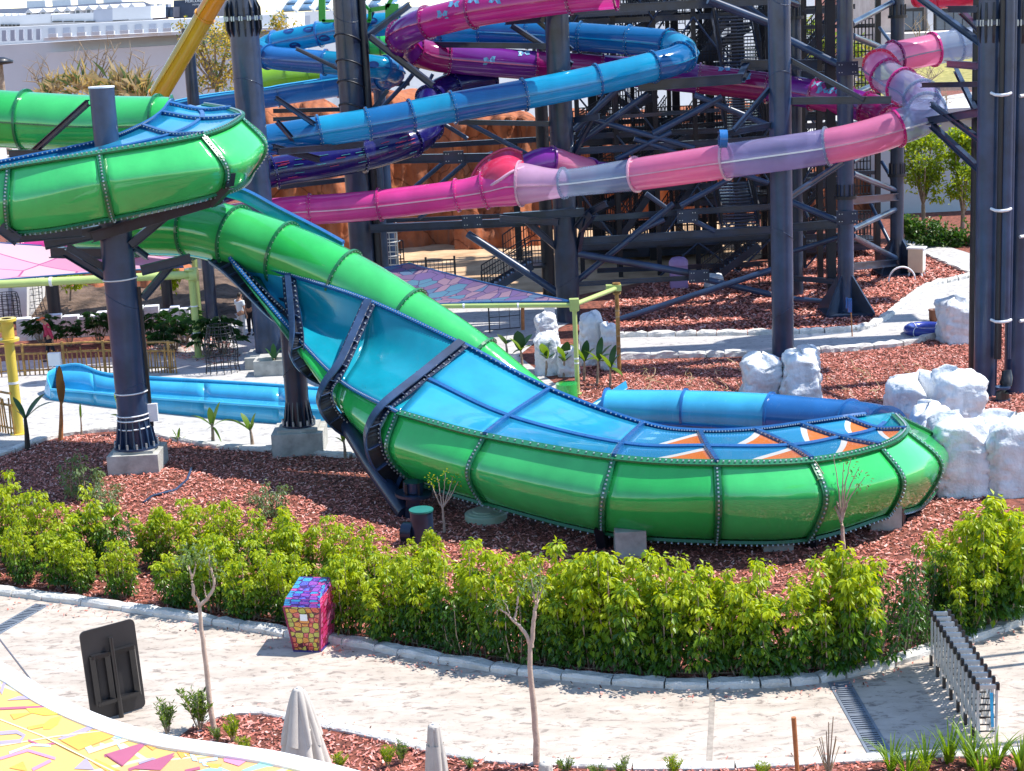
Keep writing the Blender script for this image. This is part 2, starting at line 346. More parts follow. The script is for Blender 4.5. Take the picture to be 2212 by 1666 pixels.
def cr(p, t):                        # point on the curve through the points p at parameter t (index units)
    n = len(p)
    if n == 1: return p[0]
    i = min(max(int(math.floor(t)), 0), n - 2); f = t - i
    p1, p2 = p[i], p[i + 1]; p0 = p[i - 1] if i > 0 else p1 * 2 - p2; p3 = p[i + 2] if i + 2 < n else p2 * 2 - p1
    return 0.5 * ((2 * p1) + (p2 - p0) * f + (2 * p0 - 5 * p1 + 4 * p2 - p3) * f * f + (3 * p1 - p0 - 3 * p2 + p3) * f ** 3)
def crf(p, t): return cr([V((x, 0, 0)) for x in p], t).x if isinstance(p, (list, tuple)) else p
def surf(rows): return lambda a, b: cr([cr(r, a) for r in rows], b)
def nrm(S, a, b, e=0.02):
    n = (S(a + e, b) - S(a - e, b)).cross(S(a, b + e) - S(a, b - e)); return n.normalized() if n.length > 1e-9 else V((0, 0, 1))
def patch(S, a0, a1, b0, b1, na, nb, thick, name, mat, parent, **kw):
    mb = MB(); front = []; back = []
    for i in range(na + 1):
        for j in range(nb + 1):
            a = a0 + (a1 - a0) * i / na; b = b0 + (b1 - b0) * j / nb
            p = S(a, b); front.append(p); back.append(p + nrm(S, a, b) * thick)
    n = len(front); F = []
    q = lambda i, j: i * (nb + 1) + j
    for i in range(na):
        for j in range(nb):
            F += [(q(i, j), q(i + 1, j), q(i + 1, j + 1), q(i, j + 1)), (n + q(i, j + 1), n + q(i + 1, j + 1), n + q(i + 1, j), n + q(i, j))]
    mb.add(front + back, F, 0, True)
    E = []
    for i in range(na): E += [(q(i, 0), n + q(i, 0), n + q(i + 1, 0), q(i + 1, 0)), (q(i, nb), q(i + 1, nb), n + q(i + 1, nb), n + q(i, nb))]
    for j in range(nb): E += [(q(0, j), q(0, j + 1), n + q(0, j + 1), n + q(0, j)), (q(na, j), n + q(na, j), n + q(na, j + 1), q(na, j + 1))]
    for f in E: mb.f.append(f); mb.m.append(0); mb.sm.append(False)
    for i in range(na + 1):
        for j in range(nb + 1):
            mb.uv[q(i, j)] = mb.uv[n + q(i, j)] = (i / na, j / nb)
    return mb.build(name, mat, parent, **kw)
def bolts(mb, pts, ups, size=0.028, m=0):
    for p, u in zip(pts, ups):
        t, sd, up = frame_of(u); rot = Matrix((sd, up, t)).transposed()
        mb.box(p + u.normalized() * size * 0.5, (size, size, size), rot, m)

def tube(root, pts, rad, cuts, mats, fl=None, fw=0.07, fo=0.09, n=28, seam=None, arc=(0, 2 * pi), bolt=False, lip=None, step=0.3):
    """glass-fibre tube in flanged sections along pts; rad per control point; cuts in control-point units"""
    bmb = MB()
    def ring(t, r, a0, a1, k, grow=0.0):
        p = cr(pts, t); tg, sd, up = frame_of(cr(pts, t + 0.03) - cr(pts, t - 0.03))
        return [p + (up * cos(a0 + (a1 - a0) * j / k) + sd * sin(a0 + (a1 - a0) * j / k)) * (r + grow) for j in range(k + 1)], p, tg
    full = arc[1] - arc[0] > 2 * pi - 0.01
    for si in range(len(cuts) - 1):
        t0, t1 = cuts[si], cuts[si + 1]; L = sum((cr(pts, t0 + (t1 - t0) * (i + 1) / 8) - cr(pts, t0 + (t1 - t0) * i / 8)).length for i in range(8))
        k = max(4, int(L / step)); mb = MB(); vs = []
        for i in range(k + 1):
            t = t0 + (t1 - t0) * i / k; vs += ring(t, crf(rad, t), arc[0], arc[1], n)[0]
        mb.add(vs, [(i * (n + 1) + j, i * (n + 1) + j + 1, (i + 1) * (n + 1) + j + 1, (i + 1) * (n + 1) + j) for i in range(k) for j in range(n)], 0, True)
        mt = mats[si % len(mats)]
        sec = mb.build('tube_section' if full else 'trough_section', mt, root)
        if seam is not None:
            for ang in (pi / 2, 3 * pi / 2):
                sm = MB(); A = []; U = []
                for i in range(k + 1):
                    t = t0 + (t1 - t0) * i / k; q, p, tg = ring(t, crf(rad, t), ang, ang + 0.01, 1); A.append(q[0]); U.append(q[0] - p)
                sm.strip(A, U, 0.045, 0.05); sm.build('seam', seam if not isinstance(seam, list) else seam[si % len(seam)], sec)
        if lip is not None:
            for ang in arc:
                lm = MB(); A = []; U = []
                for i in range(k + 1):
                    t = t0 + (t1 - t0) * i / k; q, p, tg = ring(t, crf(rad, t), ang, ang + 0.01, 1); A.append(q[0]); U.append(q[0] - p)
                lm.strip(A, U, 0.06, 0.10); lm.build('rim_lip', lip, sec)
    if fl is not None:
        for ci, t in enumerate(cuts):
            r = crf(rad, t); mb = MB(); q, p, tg = ring(t, r, arc[0], arc[1], n); tg = tg.normalized(); vs = []
            for dx, g in ((-fw / 2, -0.01), (-fw / 2, fo), (fw / 2, fo), (fw / 2, -0.01)):
                vs += [x + tg * dx + (x - p).normalized() * g for x in q]
            m_ = n + 1
            mb.add(vs, [(a * m_ + j, ((a + 1) % 4) * m_ + j, ((a + 1) % 4) * m_ + j + 1, a * m_ + j + 1) for a in range(4) for j in range(n)], 0, False)
            mb.build('flange', fl if not isinstance(fl, list) else fl[ci % len(fl)], root)
            if bolt:
                kk = int((arc[1] - arc[0]) * r / 0.16)
                for j in range(kk):
                    a = arc[0] + (arc[1] - arc[0]) * (j + 0.5) / kk
                    qq = ring(t, r + fo * 0.5, a, a + 0.01, 1)[0][0]
                    for sg in (-1, 1): bolts(bmb, [qq + tg * sg * fw * 0.5], [tg * sg], 0.022)
        if bolt and bmb.v: bmb.build('flange_bolts', GALV, root, kind='stuff')
# ================================================================== ground, paths, beds
def poly_sheet(name, px, z, mat, depth=0.0, **kw):
    """flat sheet whose corners are photo positions on the ground"""
    pts = [G(u, v, 0.0) for u, v in px]; pts = [V((p.x, p.y, z)) for p in pts]
    a = sum(pts[i].x * pts[(i + 1) % len(pts)].y - pts[(i + 1) % len(pts)].x * pts[i].y for i in range(len(pts)))
    if a < 0: pts.reverse()
    return MB().poly(pts, depth=depth).build(name, mat, None, **kw)
MB().poly([(-900, -40, 0), (900, -40, 0), (900, 1800, 0), (-900, 1800, 0)]).build('ground', SOIL, kind='structure')

KERBL = [(-160, 1262), (0, 1284), (150, 1303), (330, 1328), (480, 1352), (600, 1372), (760, 1394), (850, 1412), (950, 1431), (1080, 1452), (1200, 1466), (1350, 1480), (1500, 1487), (1650, 1484), (1750, 1476), (1810, 1466), (1880, 1451), (1950, 1431), (2010, 1409), (2060, 1396), (2140, 1372), (2212, 1345), (2420, 1270)]
path = poly_sheet('path', KERBL + [(2700, 1900), (2600, 2300), (-500, 2300), (-400, 1500)], 0.02, PAVE, kind='structure')
# sealed joint across the path
BEDN = [(330, 1640), (420, 1572), (475, 1548), (560, 1546), (700, 1572), (850, 1605), (1000, 1640), (1200, 1656), (1500, 1664), (1900, 1645), (2000, 1640), (2212, 1632), (2450, 1625)]
poly_sheet('near_bed', BEDN + [(2500, 2200), (1300, 2200), (500, 2200)], 0.05, SOIL, kind='structure')
PLAZAF = [(-200, 1020), (0, 984), (85, 954), (159, 938), (261, 930), (328, 940), (459, 965), (596, 975), (705, 983), (778, 986), (1000, 950), (1240, 872)]
poly_sheet('plaza', PLAZAF + [(1225, 850), (1120, 770), (1180, 722), (1250, 690), (1240, 660), (1000, 640), (880, 640), (600, 640), (420, 690), (300, 770), (-200, 790)], 0.02, PAVE2, kind='structure')
MIDP_UP = [(1250, 735), (1340, 729), (1500, 726), (1700, 722), (1850, 714), (1905, 694), (1960, 652), (2010, 620), (2090, 600), (2220, 560)]
MIDP_LO = [(1250, 790), (1340, 776), (1500, 771), (1700, 765), (1850, 756), (1950, 745), (2020, 728), (2085, 700), (2220, 650)]
poly_sheet('mid_path', MIDP_UP + MIDP_LO[::-1], 0.024, PAVE2, kind='structure')
poly_sheet('far_path', [(1930, 524), (1990, 545), (2095, 590), (2260, 620), (2260, 560), (2095, 548), (2010, 522), (1950, 512)], 0.02, PAVE2, kind='structure')
poly_sheet('sandy_ground', [(560, 640), (880, 640), (1240, 640), (1640, 560), (1700, 520), (1600, 470), (1000, 470), (400, 470), (-200, 560), (-200, 640)], 0.012, SAND, kind='structure')
poly_sheet('far_pavement', [(-900, 470), (2900, 330), (2900, 200), (-900, 330)], 0.008, PAVE2, kind='structure')

def rnd_in(poly, n, rng):
    xs = [p.x for p in poly]; ys = [p.y for p in poly]; out = []
    x0, x1, y0, y1 = min(xs), max(xs), min(ys), max(ys); k = len(poly)
    while len(out) < n:
        x, y = rng.uniform(x0, x1), rng.uniform(y0, y1); ins = False; j = k - 1
        for i in range(k):
            a, b = poly[i], poly[j]
            if (a.y > y) != (b.y > y) and x < (b.x - a.x) * (y - a.y) / (b.y - a.y) + a.x: ins = not ins
            j = i
        if ins: out.append((x, y))
    return out
def chips(name, px, n, seed, z0=0.012, smin=0.035, smax=0.115):
    rng = random.Random(seed); mb = MB()
    for x, y in rnd_in([G(u, v) for u, v in px], n, rng):
        a = rng.uniform(0, 2 * pi); l = rng.uniform(smin, smax); w_ = l * rng.uniform(0.25, 0.5)
        z = z0 + rng.uniform(0, 0.045); tx, ty = rng.gauss(0, 0.35), rng.gauss(0, 0.35)
        d = V((cos(a), sin(a), tx)).normalized(); s_ = V((-sin(a), cos(a), ty)).normalized()
        c = V((x, y, z)); m_ = rng.choices((0, 1, 2, 3), (0.18, 0.36, 0.32, 0.14))[0]
        mb.add([c - d * l * .5 - s_ * w_ * .35, c + d * l * .5 - s_ * w_ * .5, c + d * l * .42 + s_ * w_ * .5, c - d * l * .5 + s_ * w_ * .4], [(0, 1, 2, 3)], m_)
    return mb.build(name, CH, kind='stuff')
FBED = [(-160, 1255), (0, 1275)] + [(u, v - 9) for u, v in KERBL[2:20]] + [(2140, 1362), (2300, 1300), (2300, 1120), (2212, 1110), (2000, 1000), (1900, 905), (1250, 880)] + [(u, v + 4) for u, v in PLAZAF[::-1]]
chips('bark_mulch', FBED, 95000, 1)
chips('bark_mulch', [(u, v + 5) for u, v in MIDP_LO] + [(2220, 900), (1900, 905), (1250, 880)], 38000, 2)
chips('bark_mulch', [(1300, 726)] + [(u, v - 5) for u, v in MIDP_UP[1:]] + [(2095, 590), (1990, 545), (1930, 530), (1660, 570), (1400, 610), (1300, 660)], 30000, 3, smin=0.07, smax=0.2)
chips('bark_mulch', [(u, v + 6) for u, v in BEDN] + [(2500, 1900), (500, 1900), (420, 1700)], 14000, 4, z0=0.055)
chips('bark_mulch', [(300, 762), (420, 700), (480, 720), (520, 770), (470, 790)], 2500, 5)

chips('bark_mulch', [(u, v + 4) for u, v in KERBL[1:22]] + [(u, v + 34) for u, v in KERBL[1:22][::-1]], 420, 6, z0=.024, smin=.03, smax=.09)
chips('bark_mulch', [(u, v - 2) for u, v in BEDN[2:11]] + [(u, v - 20) for u, v in BEDN[2:11][::-1]], 160, 7, z0=.024, smin=.03, smax=.08)
# ---- kerbs: one thing per run, every stone a part
def kerb_run(label, px, wid, hgt, seg, seed, mat=None, z0=0.0, rough=0.03):
    rng = random.Random(seed); pts = [G(u, v) for u, v in px]; mat = mat or KERB
    D = [0.0]
    n = 60 * (len(pts) - 1); fine = [cr(pts, i / 60) for i in range(n + 1)]
    for i in range(n): D.append(D[-1] + (fine[i + 1] - fine[i]).length)
    def at(d):
        lo, hi = 0, n
        while hi - lo > 1:
            md = (lo + hi) // 2
            if D[md] <= d: lo = md
            else: hi = md
        f = (d - D[lo]) / max(1e-6, D[hi] - D[lo]); return fine[lo].lerp(fine[hi], f)
    root = thing('kerb', label, 'kerb', at(D[-1] / 2)); d = 0.0
    while d < D[-1] - 0.1:
        l = min(seg * rng.uniform(0.6, 1.35), D[-1] - d); p, q, md = at(d + 0.012), at(d + l - 0.012), at(d + l / 2)
        t = (q - p).normalized(); sd = V((-t.y, t.x, 0)); mb = MB(); vs = []
        bow = md - (p + q) / 2
        prof = [(-0.5, 0), (-0.5, 0.7), (-0.36, 1.0), (0.36, 0.96), (0.5, 0.66), (0.5, 0)]
        for k in range(5):
            f = k / 4; c = p.lerp(q, f) + bow * (4 * f * (1 - f)); e = 0.86 if k in (0, 4) else 1.0
            for x, z in prof:
                vs.append(c + sd * (x * wid * (1 + rng.uniform(-rough, rough) * 4)) + V((0, 0, z0 + z * hgt * e * (1 + rng.uniform(-rough, rough) * 4))))
        m_ = len(prof)
        mb.add(vs, [(k * m_ + j, (k + 1) * m_ + j, (k + 1) * m_ + j + 1, k * m_ + j + 1) for k in range(4) for j in range(m_ - 1)], 0, False)
        mb.add(vs[:m_] + vs[-m_:], [tuple(range(m_)), tuple(range(2 * m_ - 1, m_ - 1, -1))], 0)
        mb.build('kerb_stone', mat, root); d += l
    return root
kerb_run('rough pale kerb stones between the hedge and the foreground path', [(u, v - 2) for u, v in KERBL], 0.30, 0.16, 0.85, 5)
kerb_run('smooth white kerb curving round the planted bed with the parasols', BEDN[1:], 0.26, 0.10, 1.6, 6, z0=0.02, rough=0.01)
kerb_run('pale kerb stones along the front edge of the plaza by the blue flume', PLAZAF, 0.28, 0.14, 0.9, 7)
kerb_run('kerb stones on the tower side of the middle path', MIDP_UP, 0.34, 0.20, 0.9, 8, rough=0.05)
kerb_run('kerb stones on the near side of the middle path behind the hatched rock', MIDP_LO, 0.34, 0.20, 0.9, 9, rough=0.05)
kerb_run('pale kerb beside the far path near the cream cabinet', [(1935, 527), (1990, 547), (2095, 592), (2240, 640)], 0.3, 0.15, 1.2, 10)

# ---- slotted drains in the path
def drain(label, p, q, wid=0.30):
    a, b = G(*p), G(*q); L = (b - a).length; t = (b - a).normalized(); sd = V((-t.y, t.x, 0))
    root = thing('drain_channel', label, 'drain', (a.x, a.y, 0)); z = V((0, 0, 0.024))
    MB().bar(a + sd * wid * .5 + z, b + sd * wid * .5 + z, 0.05, 0.02).build('frame', GALVD, root)
    MB().bar(a - sd * wid * .5 + z, b - sd * wid * .5 + z, 0.05, 0.02).build('frame', GALVD, root)
    MB().poly([a - sd * wid * .45 + V((0, 0, .025)), b - sd * wid * .45 + V((0, 0, .025)), b + sd * wid * .45 + V((0, 0, .025)), a + sd * wid * .45 + V((0, 0, .025))]).build('channel', BLACKP, root)
    mb = MB(); n = int(L / 0.085)
    for i in range(n):
        c = a + t * (L * (i + .5) / n) + V((0, 0, .032)); mb.bar(c - sd * wid * .42, c + sd * wid * .42, 0.045, 0.012)
        if i % 8 == 0: mb.bar(c - sd * wid * .42 + t * .04, c + sd * wid * .42 + t * .04, 0.06, 0.012)
    mb.build('grate_bars', GALVD, root, kind='stuff')
GALVD = plain('grey_grate_steel', (0.20, 0.23, 0.28), 0.5, 0.2, metal=0.3)
drain('slotted steel drain crossing the path beside the folding barrier', (1812, 1476), (1912, 1650), 0.36)
drain('slotted steel drain crossing the path at the far left corner by the canopy', (-60, 1398), (92, 1308), 0.30)
mbj = MB(); a, b = G(1540, 1490), G(1532, 1655)
mbj.poly([(a.x - .05, a.y, .0245), (a.x + .05, a.y, .0245), (b.x + .05, b.y, .0245), (b.x - .05, b.y, .0245)])
mbj.build('path_joint', plain('joint_sand', (0.30, 0.26, 0.22), 0.9, 0.3, 8), kind='structure')

# ================================================================== far buildings
def bslab(mb, u0, v0, u1, v1, Y, d, vt0=None, vt1=None, m=0):
    """upright block: bottom edge (u0,v0)-(u1,v1), top edge at vt0/vt1, facing the camera at Y, d deep"""
    Ya, Yb_ = (Y(u0), Y(u1)) if callable(Y) else (Y, Y)
    A, B, C, D_ = P(u0, v0, Ya), P(u1, v1, Yb_), P(u1, vt1, Yb_), P(u0, vt0, Ya); o = V((0, d, 0))
    vs = [A, B, C, D_, A + o, B + o, C + o, D_ + o]
    mb.add(vs, [(0, 1, 2, 3), (5, 4, 7, 6), (3, 2, 6, 7), (1, 0, 4, 5), (1, 5, 6, 2), (4, 0, 3, 7)], m); return mb
HW = plain('hall_white_render', (0.60, 0.60, 0.61), 0.8, 0.05, 0.4)
HG = plain('hall_grey_panel', (0.36, 0.38, 0.44), 0.7, 0.06, 0.5)
SLATE = plain('slate_roof', (0.06, 0.075, 0.11), 0.7, 0.25, 0.8)
PANE = plain('window_pane', (0.07, 0.10, 0.14), 0.12, 0.2, 2.0)
STONEP = plain('pink_stone_wall', (0.55, 0.42, 0.36), 0.85, 0.12, 1.0, c2=(0.62, 0.52, 0.46))
lin = lambda u, a, b: a[1] + (b[1] - a[1]) * (u - a[0]) / (b[0] - a[0])
def hall():
    Y = lambda u, k=0.0: 125.0 + 0.0 * u + k          # the front turns its face to the sun
    at = lambda k: (lambda u: Y(u, k))
    rt = thing('event_hall', 'long white hall with a row of grey recessed panels behind the bare shrubs', 'building', P(200, 215, Y(200)))
    t0, t1 = (0, 98), (400, 74)
    bslab(MB(), -260, 300, 620, 300, Y, 14, lin(-260, t0, t1), lin(620, t0, t1)).build('wall', HW, rt)
    bslab(MB(), 99, 300, 620, 300, at(-1.2), 1.19, lin(99, (99, 114), (400, 96)), lin(620, (99, 114), (400, 96))).build('projecting_block', HW, rt)
    bslab(MB(), 94, lin(94, (94, 89), (400, 75)), 620, lin(620, (94, 89), (400, 75)), at(-2.2), 2.19, 82, 58).build('ledge', HW, rt)
    up0, up1 = (0, 60), (400, 41)
    bslab(MB(), -260, lin(-260, t0, t1), 620, lin(620, t0, t1), at(+2), 12, lin(-260, up0, up1), lin(620, up0, up1)).build('parapet', HW, rt)
    for i in range(9):
        u = 105 + i * 31; bslab(MB(), u, lin(u, (94, 75), (400, 60)), u + 15, lin(u + 15, (94, 75), (400, 60)), at(+1.9), 0.09, lin(u, (94, 62), (400, 49)), lin(u + 15, (94, 62), (400, 49))).build('panel', HG, rt)
        bslab(MB(), u - 1, lin(u, (94, 82), (400, 67)), u + 17, lin(u + 17, (94, 82), (400, 67)), at(-2.6), 0.39, lin(u, (94, 74), (400, 59)), lin(u + 17, (94, 74), (400, 59))).build('ledge_block', HW, rt)
    for i in range(9):
        u = -70 + i * 18.5; bslab(MB(), u, lin(u, (0, 90), (94, 86)), u + 9, lin(u + 9, (0, 90), (94, 86)), at(-0.3), 0.29, lin(u, (0, 66), (94, 62)), lin(u + 9, (0, 66), (94, 62))).build('pilaster', HG, rt)
    for u0, u1, va, vb in ((-60, 110, 58, 38), (111, 202, 50, 32), (202, 243, 48, 21), (243, 326, 44, 17)):
        bslab(MB(), u0, va, u1, va - (u1 - u0) * .05, at(+8), 6, vb, vb - (u1 - u0) * .05).build('roof_room', HG if u0 == 202 else HW, rt)
    for i in range(5): bslab(MB(), 1 + i * 8.5, 57, 7 + i * 8.5, 57, at(+7.8), .19, 53, 53).build('vent', BLACKP, rt)
    for i in range(4): bslab(MB(), 113 + i * 24, 48.5, 133 + i * 24, 48, at(+7.8), .19, 46, 45.5).build('vent', BLACKP, rt)
hall()
def dormers():
    Y = 175.0
    rt = thing('dormer_building', 'building with a slate roof and a row of white gabled dormers against the sky', 'building', P(150, 60, Y))
    A = [P(-120, 48, Y), P(330, 30, Y), P(330, 60, Y), P(-120, 80, Y)]
    MB().poly([A[0], A[1], A[2], A[3]]).build('wall', HW, rt)
    top = [P(-120, 24, Y + 6), P(40, 18, Y + 6), P(150, 12, Y + 6), P(260, 4, Y + 6), P(310, 3, Y + 6), P(345, 17, Y + 6)]
    bot = [P(-120, 48, Y), P(40, 44, Y), P(150, 39, Y), P(260, 33, Y), P(310, 31, Y), P(352, 29, Y)]
    mb = MB(); mb.add(top + bot, [(i, i + 1, 7 + i, 6 + i) for i in range(5)])
    bk = [p + V((0, 12, -3)) for p in top]; mb.add(top + bk, [(i + 1, i, 6 + i, 7 + i) for i in range(5)])
    mb.build('roof', SLATE, rt)
    mb = MB()
    for i in range(4): mb.bar(P(60 + i * 55, 12 - i * 2, Y + 8), P(100 + i * 55, 10 - i * 2, Y + 8), .8, .9)
    mb.build('roof_rail', WHITEP, rt)
    us = [62, 93, 122, 145, 168, 191, 214, 237, 260, 284]
    for i, u in enumerate(us):
        vb = 36 - i * 1.4; h_ = 11; wd = 9 if i < 6 else 8; d = MB()
        bslab(d, u - wd * .7, vb, u + wd * .7, vb, Y - 1.5, 5, vb - h_ * .75, vb - h_ * .75)
        dm = d.build('dormer', HW, rt)
        g = MB(); a, b, c = P(u - wd, vb - h_ * .7, Y - 1.7), P(u + wd, vb - h_ * .75, Y - 1.7), P(u, vb - h_ * 1.5, Y - 1.7); o = V((0, 6, 0))
        g.add([a, b, c, a + o, b + o, c + o], [(0, 1, 2), (0, 2, 5, 3), (1, 4, 5, 2), (0, 3, 4, 1)]); g.build('gable', HW, dm)
        bslab(MB(), u - wd * .38, vb - 1, u + wd * .38, vb - 1, Y - 1.56, .05, vb - h_ * .62, vb - h_ * .62).build('window', PANE, dm)
    for i in range(7):
        u = -50 + i * 15; vb = 39; d = MB(); a, b, c = P(u - 7, vb, Y - 1), P(u + 7, vb, Y - 1), P(u, vb - 9, Y - 1); o = V((0, 4, 0))
        d.add([a, b, c, a + o, b + o, c + o], [(0, 1, 2), (0, 2, 5, 3), (1, 4, 5, 2), (0, 3, 4, 1)]); d.build('gable', HW, rt)
dormers()
def hotel():
    Y = 190.0
    rt = thing('hotel', 'dark roofed hotel with white lettering at the skyline behind the yellow slide', 'building', P(405, 40, Y))
    bslab(MB(), 375, 45, 470, 40, Y, 12, 1, -4).build('wall', SLATE, rt)
    bslab(MB(), 326, 40, 374, 38, Y - 4, 10, 17, 15).build('wing', SLATE, rt)
    for i in range(5): bslab(MB(), 331 + i * 9, 38, 336 + i * 9, 37.6, Y - 4.2, .19, 20, 19.6).build('window', PANE, rt)
    for u in (320, 338, 357): bslab(MB(), u, 17, u + 6, 17, Y - 3, 2, 9, 9).build('chimney', HG, rt)
    for txt, u, v, s_ in (('MERCURE', 400, 6, 6.0), ('HOTEL', 416, 12, 3.4)):
        cu = bpy.data.curves.new('lettering', 'FONT'); cu.body = txt; cu.size = s_ * mpp(Y) * 1.35; cu.extrude = 0.03; cu.materials.append(WHITEP)
        o0 = bpy.data.objects.new('lettering', cu); COL.objects.link(o0); me = bpy.data.meshes.new_from_object(o0); bpy.data.objects.remove(o0); o = bpy.data.objects.new('lettering', me); COL.objects.link(o); o.parent = rt
        p = P(u, v, Y - 0.15); o.location = (p.x - rt.location.x, Y - 0.15 - rt.location.y, p.z - rt.location.z); o.rotation_euler = (pi / 2, 0, 0)
hotel()
def barrel():
    Y = 150.0
    rt = thing('barrel_roof_hall', 'white hall under a barrel roof of blue glass panes behind the slide tower', 'building', P(690, 70, Y))
    bslab(MB(), 560, 300, 1760, 260, lambda u: 136 + .02 * u, 10, 31, -26).build('wall', HW, rt)
    for i in range(8): bslab(MB(), 605 + i * 26, 57 - i * 1.3, 618 + i * 26, 56 - i * 1.3, lambda u: 135.7 + .02 * u, .29, 37 - i * 1.3, 36 - i * 1.3).build('panel', HG, rt)
    S = lambda a, b: P(600 + 260 * a + 25 * sin(b * 1.4), 27 - 12 * a - 32 * sin(b * pi / 2), Y + 1 + 6 * (1 - cos(b * pi / 2)))
    for i in range(7):
        for j in range(3): patch(S, i / 7 + .012, (i + 1) / 7 - .012, j / 3 + .03, (j + 1) / 3 - .03, 1, 2, 0.05, 'pane', PANE2, rt)
    mb = MB()
    for i in range(8): mb.strip([S(i / 7, j / 6) for j in range(7)], [V((0, -.6, .8))] * 7, .5, .25)
    mb.build('rib', WHITEP, rt); patch(S, 0, 1, 0, 1, 7, 6, 0.02, 'roof', SLATE, rt).location.y += 0.6
PANE2 = plain('roof_glass', (0.12, 0.22, 0.34), 0.15, 0.3, 0.3)
barrel()
def righthouse():
    Y = 120.0
    rt = thing('stone_house', 'pale pink stone house with dark casement windows at the upper right', 'building', P(2000, 80, Y))
    bslab(MB(), 1880, 200, 2320, 190, Y, 10, -40, -60).build('wall', STONEP, rt)
    for u0, u1 in ((1952, 1993), (2022, 2098)):
        bslab(MB(), u0 - 3, 70, u1 + 3, 66, Y - .3, .29, 20, 16).build('window_frame', STEELK, rt)
        n = 2 if u0 < 2000 else 4
        for i in range(n):
            a = u0 + (u1 - u0) * i / n + 1; b = u0 + (u1 - u0) * (i + 1) / n - 1
            bslab(MB(), a, 65, b, 64.5, Y - .36, .05, 25, 24.5).build('pane', PANE, rt)
    bslab(MB(), 2004, 76, 2016, 75, Y - .5, .49, 0, 0).build('pilaster', HW, rt)
    bslab(MB(), 1930, 130, 2320, 110, Y - 4, 3.9, 74, 58).build('low_wall', PAVEW, rt)
PAVEW = plain('bleached_render', (0.66, 0.60, 0.55), 0.85, 0.1, 0.5)
righthouse()
def slopes():
    a = [P(1880, 132, 112), P(2200, 118, 112), P(2230, 172, 100), P(2060, 180, 100), P(1940, 205, 100), P(1870, 215, 100)]
    MB().poly(a).build('lawn', LAWN, kind='structure')
    b = [P(1840, 240, 98), P(2240, 176, 98), P(2240, 210, 96), P(1840, 262, 96)]
    MB().poly(b).build('terrace', PAVE2, kind='structure')
slopes()
def garden_house():
    Y = 92.0
    rt = thing('garden_wall_house', 'flat roofed white house with pale blue wall behind the two leafy trees', 'building', P(2040, 520, Y))
    wl = plain('pale_blue_render', (0.50, 0.58, 0.62), 0.85, 0.06, 0.5)
    bslab(MB(), 1900, 545, 2300, 530, Y, 8, 260, 245).build('wall', wl, rt)
    bslab(MB(), 1985, 254, 2300, 240, Y - 1.2, 10, 238, 222).build('roof', HW, rt)
    bslab(MB(), 1992, 262, 2300, 248, Y - .4, .39, 254, 240).build('fascia', HG, rt)
    bslab(MB(), 2035, 500, 2062, 499, Y - .1, .09, 470, 469).build('window', PANE, rt)
garden_house()

# ================================================================== rocks
def rock(name, label, cat, u0, u1, vt, vb, depth, mat, seed, Yb=None, group=None, bumpy=0.10, nu=52, nv=34, flat=0.84, lean=0.0, facet=.10, notch=None, parent=None):
    """free-standing rounded rock: superellipse plan, noisy sides, uneven crest"""
    Y = Yb if Yb else G((u0 + u1) / 2, vb).y
    base = P((u0 + u1) / 2, vb, Y); z0 = base.z if Yb else 0.0; wd = (u1 - u0) * mpp(Y); h = (vb - vt) * mpp(Y) * 1.0
    c = V((base.x, Y + depth / 2, z0 - 0.1)); mb = MB(); vs = []; off = V((seed * 7.3, seed * 3.1, seed * 1.7))
    for j in range(nv + 1):
        f = j / nv
        for i in range(nu):
            a = 2 * pi * i / nu; ca, sa = cos(a), sin(a); e = 0.5
            x = math.copysign(abs(ca) ** e, ca); y = math.copysign(abs(sa) ** e, sa)
            k = 1.0 if f < flat else sqrt(max(0.0, 1 - ((f - flat) / (1 - flat)) ** 2))
            k = max(k, 0.02) * (1.04 - 0.12 * f)
            q = V((x * wd / 2 * k, y * depth / 2 * k, f * h))
            nn = noise.fractal(q * (1.6 / max(wd, .8)) * 1.3 + off, 1.0, 2.1, 4)
            n2 = noise.noise(V((x * 1.3, y * 1.3, seed)))
            vd = noise.voronoi(q * (2.2 / max(wd, .8)) + off)[0]; fc = (vd[1] - vd[0]); rg = 1 - abs(noise.noise(q * 2.6 + off))
            q = q + V((x, y, 0)) * (nn * bumpy * wd * (0.3 + 0.7 * (f > 0)) + (fc - .25) * facet * wd - max(0, rg - .86) * .5 * wd * .6 + noise.noise(q * 7 + off) * .018) + V((lean * f * wd, 0, 0))
            q.z += (n2 * 0.10 * h * f + nn * 0.05 * h * f)
            if notch: q.z -= h * notch[1] * math.exp(-((x - notch[0]) / 0.3) ** 2) * f
            vs.append(c + q)
    mb.add(vs, [(j * nu + i, j * nu + (i + 1) % nu, (j + 1) * nu + (i + 1) % nu, (j + 1) * nu + i) for j in range(nv) for i in range(nu)], 0, True)
    mb.add(vs[-nu:], [tuple(range(nu))], 0, True)
    return props(mb.build(name, mat), label, cat, group)
GR = 'white plaster rocks'
r1 = rock('plaster_rock', 'white plaster rock with wire mesh print left of the slate post foot', 'rock', 1608, 1700, 762, 872, 1.4, FOAM, 1, group=GR, notch=(0.1, .12))
rock('plaster_rock', 'white plaster rock right of the slate post foot behind the blue tube', 'rock', 1690, 1780, 756, 876, 1.5, FOAM, 2, group=GR, lean=.05)
rock('plaster_rock', 'small plaster rock tucked behind the slate post foot', 'rock', 1725, 1775, 742, 800, 0.9, FOAM, 3, group=GR)
rock('plaster_rock', 'broad white rock with scalloped snowy crest left of the big post cluster', 'rock', 1930, 2072, 806, 985, 2.2, FOAM, 4, Yb=45.6, facet=.04, group=GR, notch=(.35, .2))
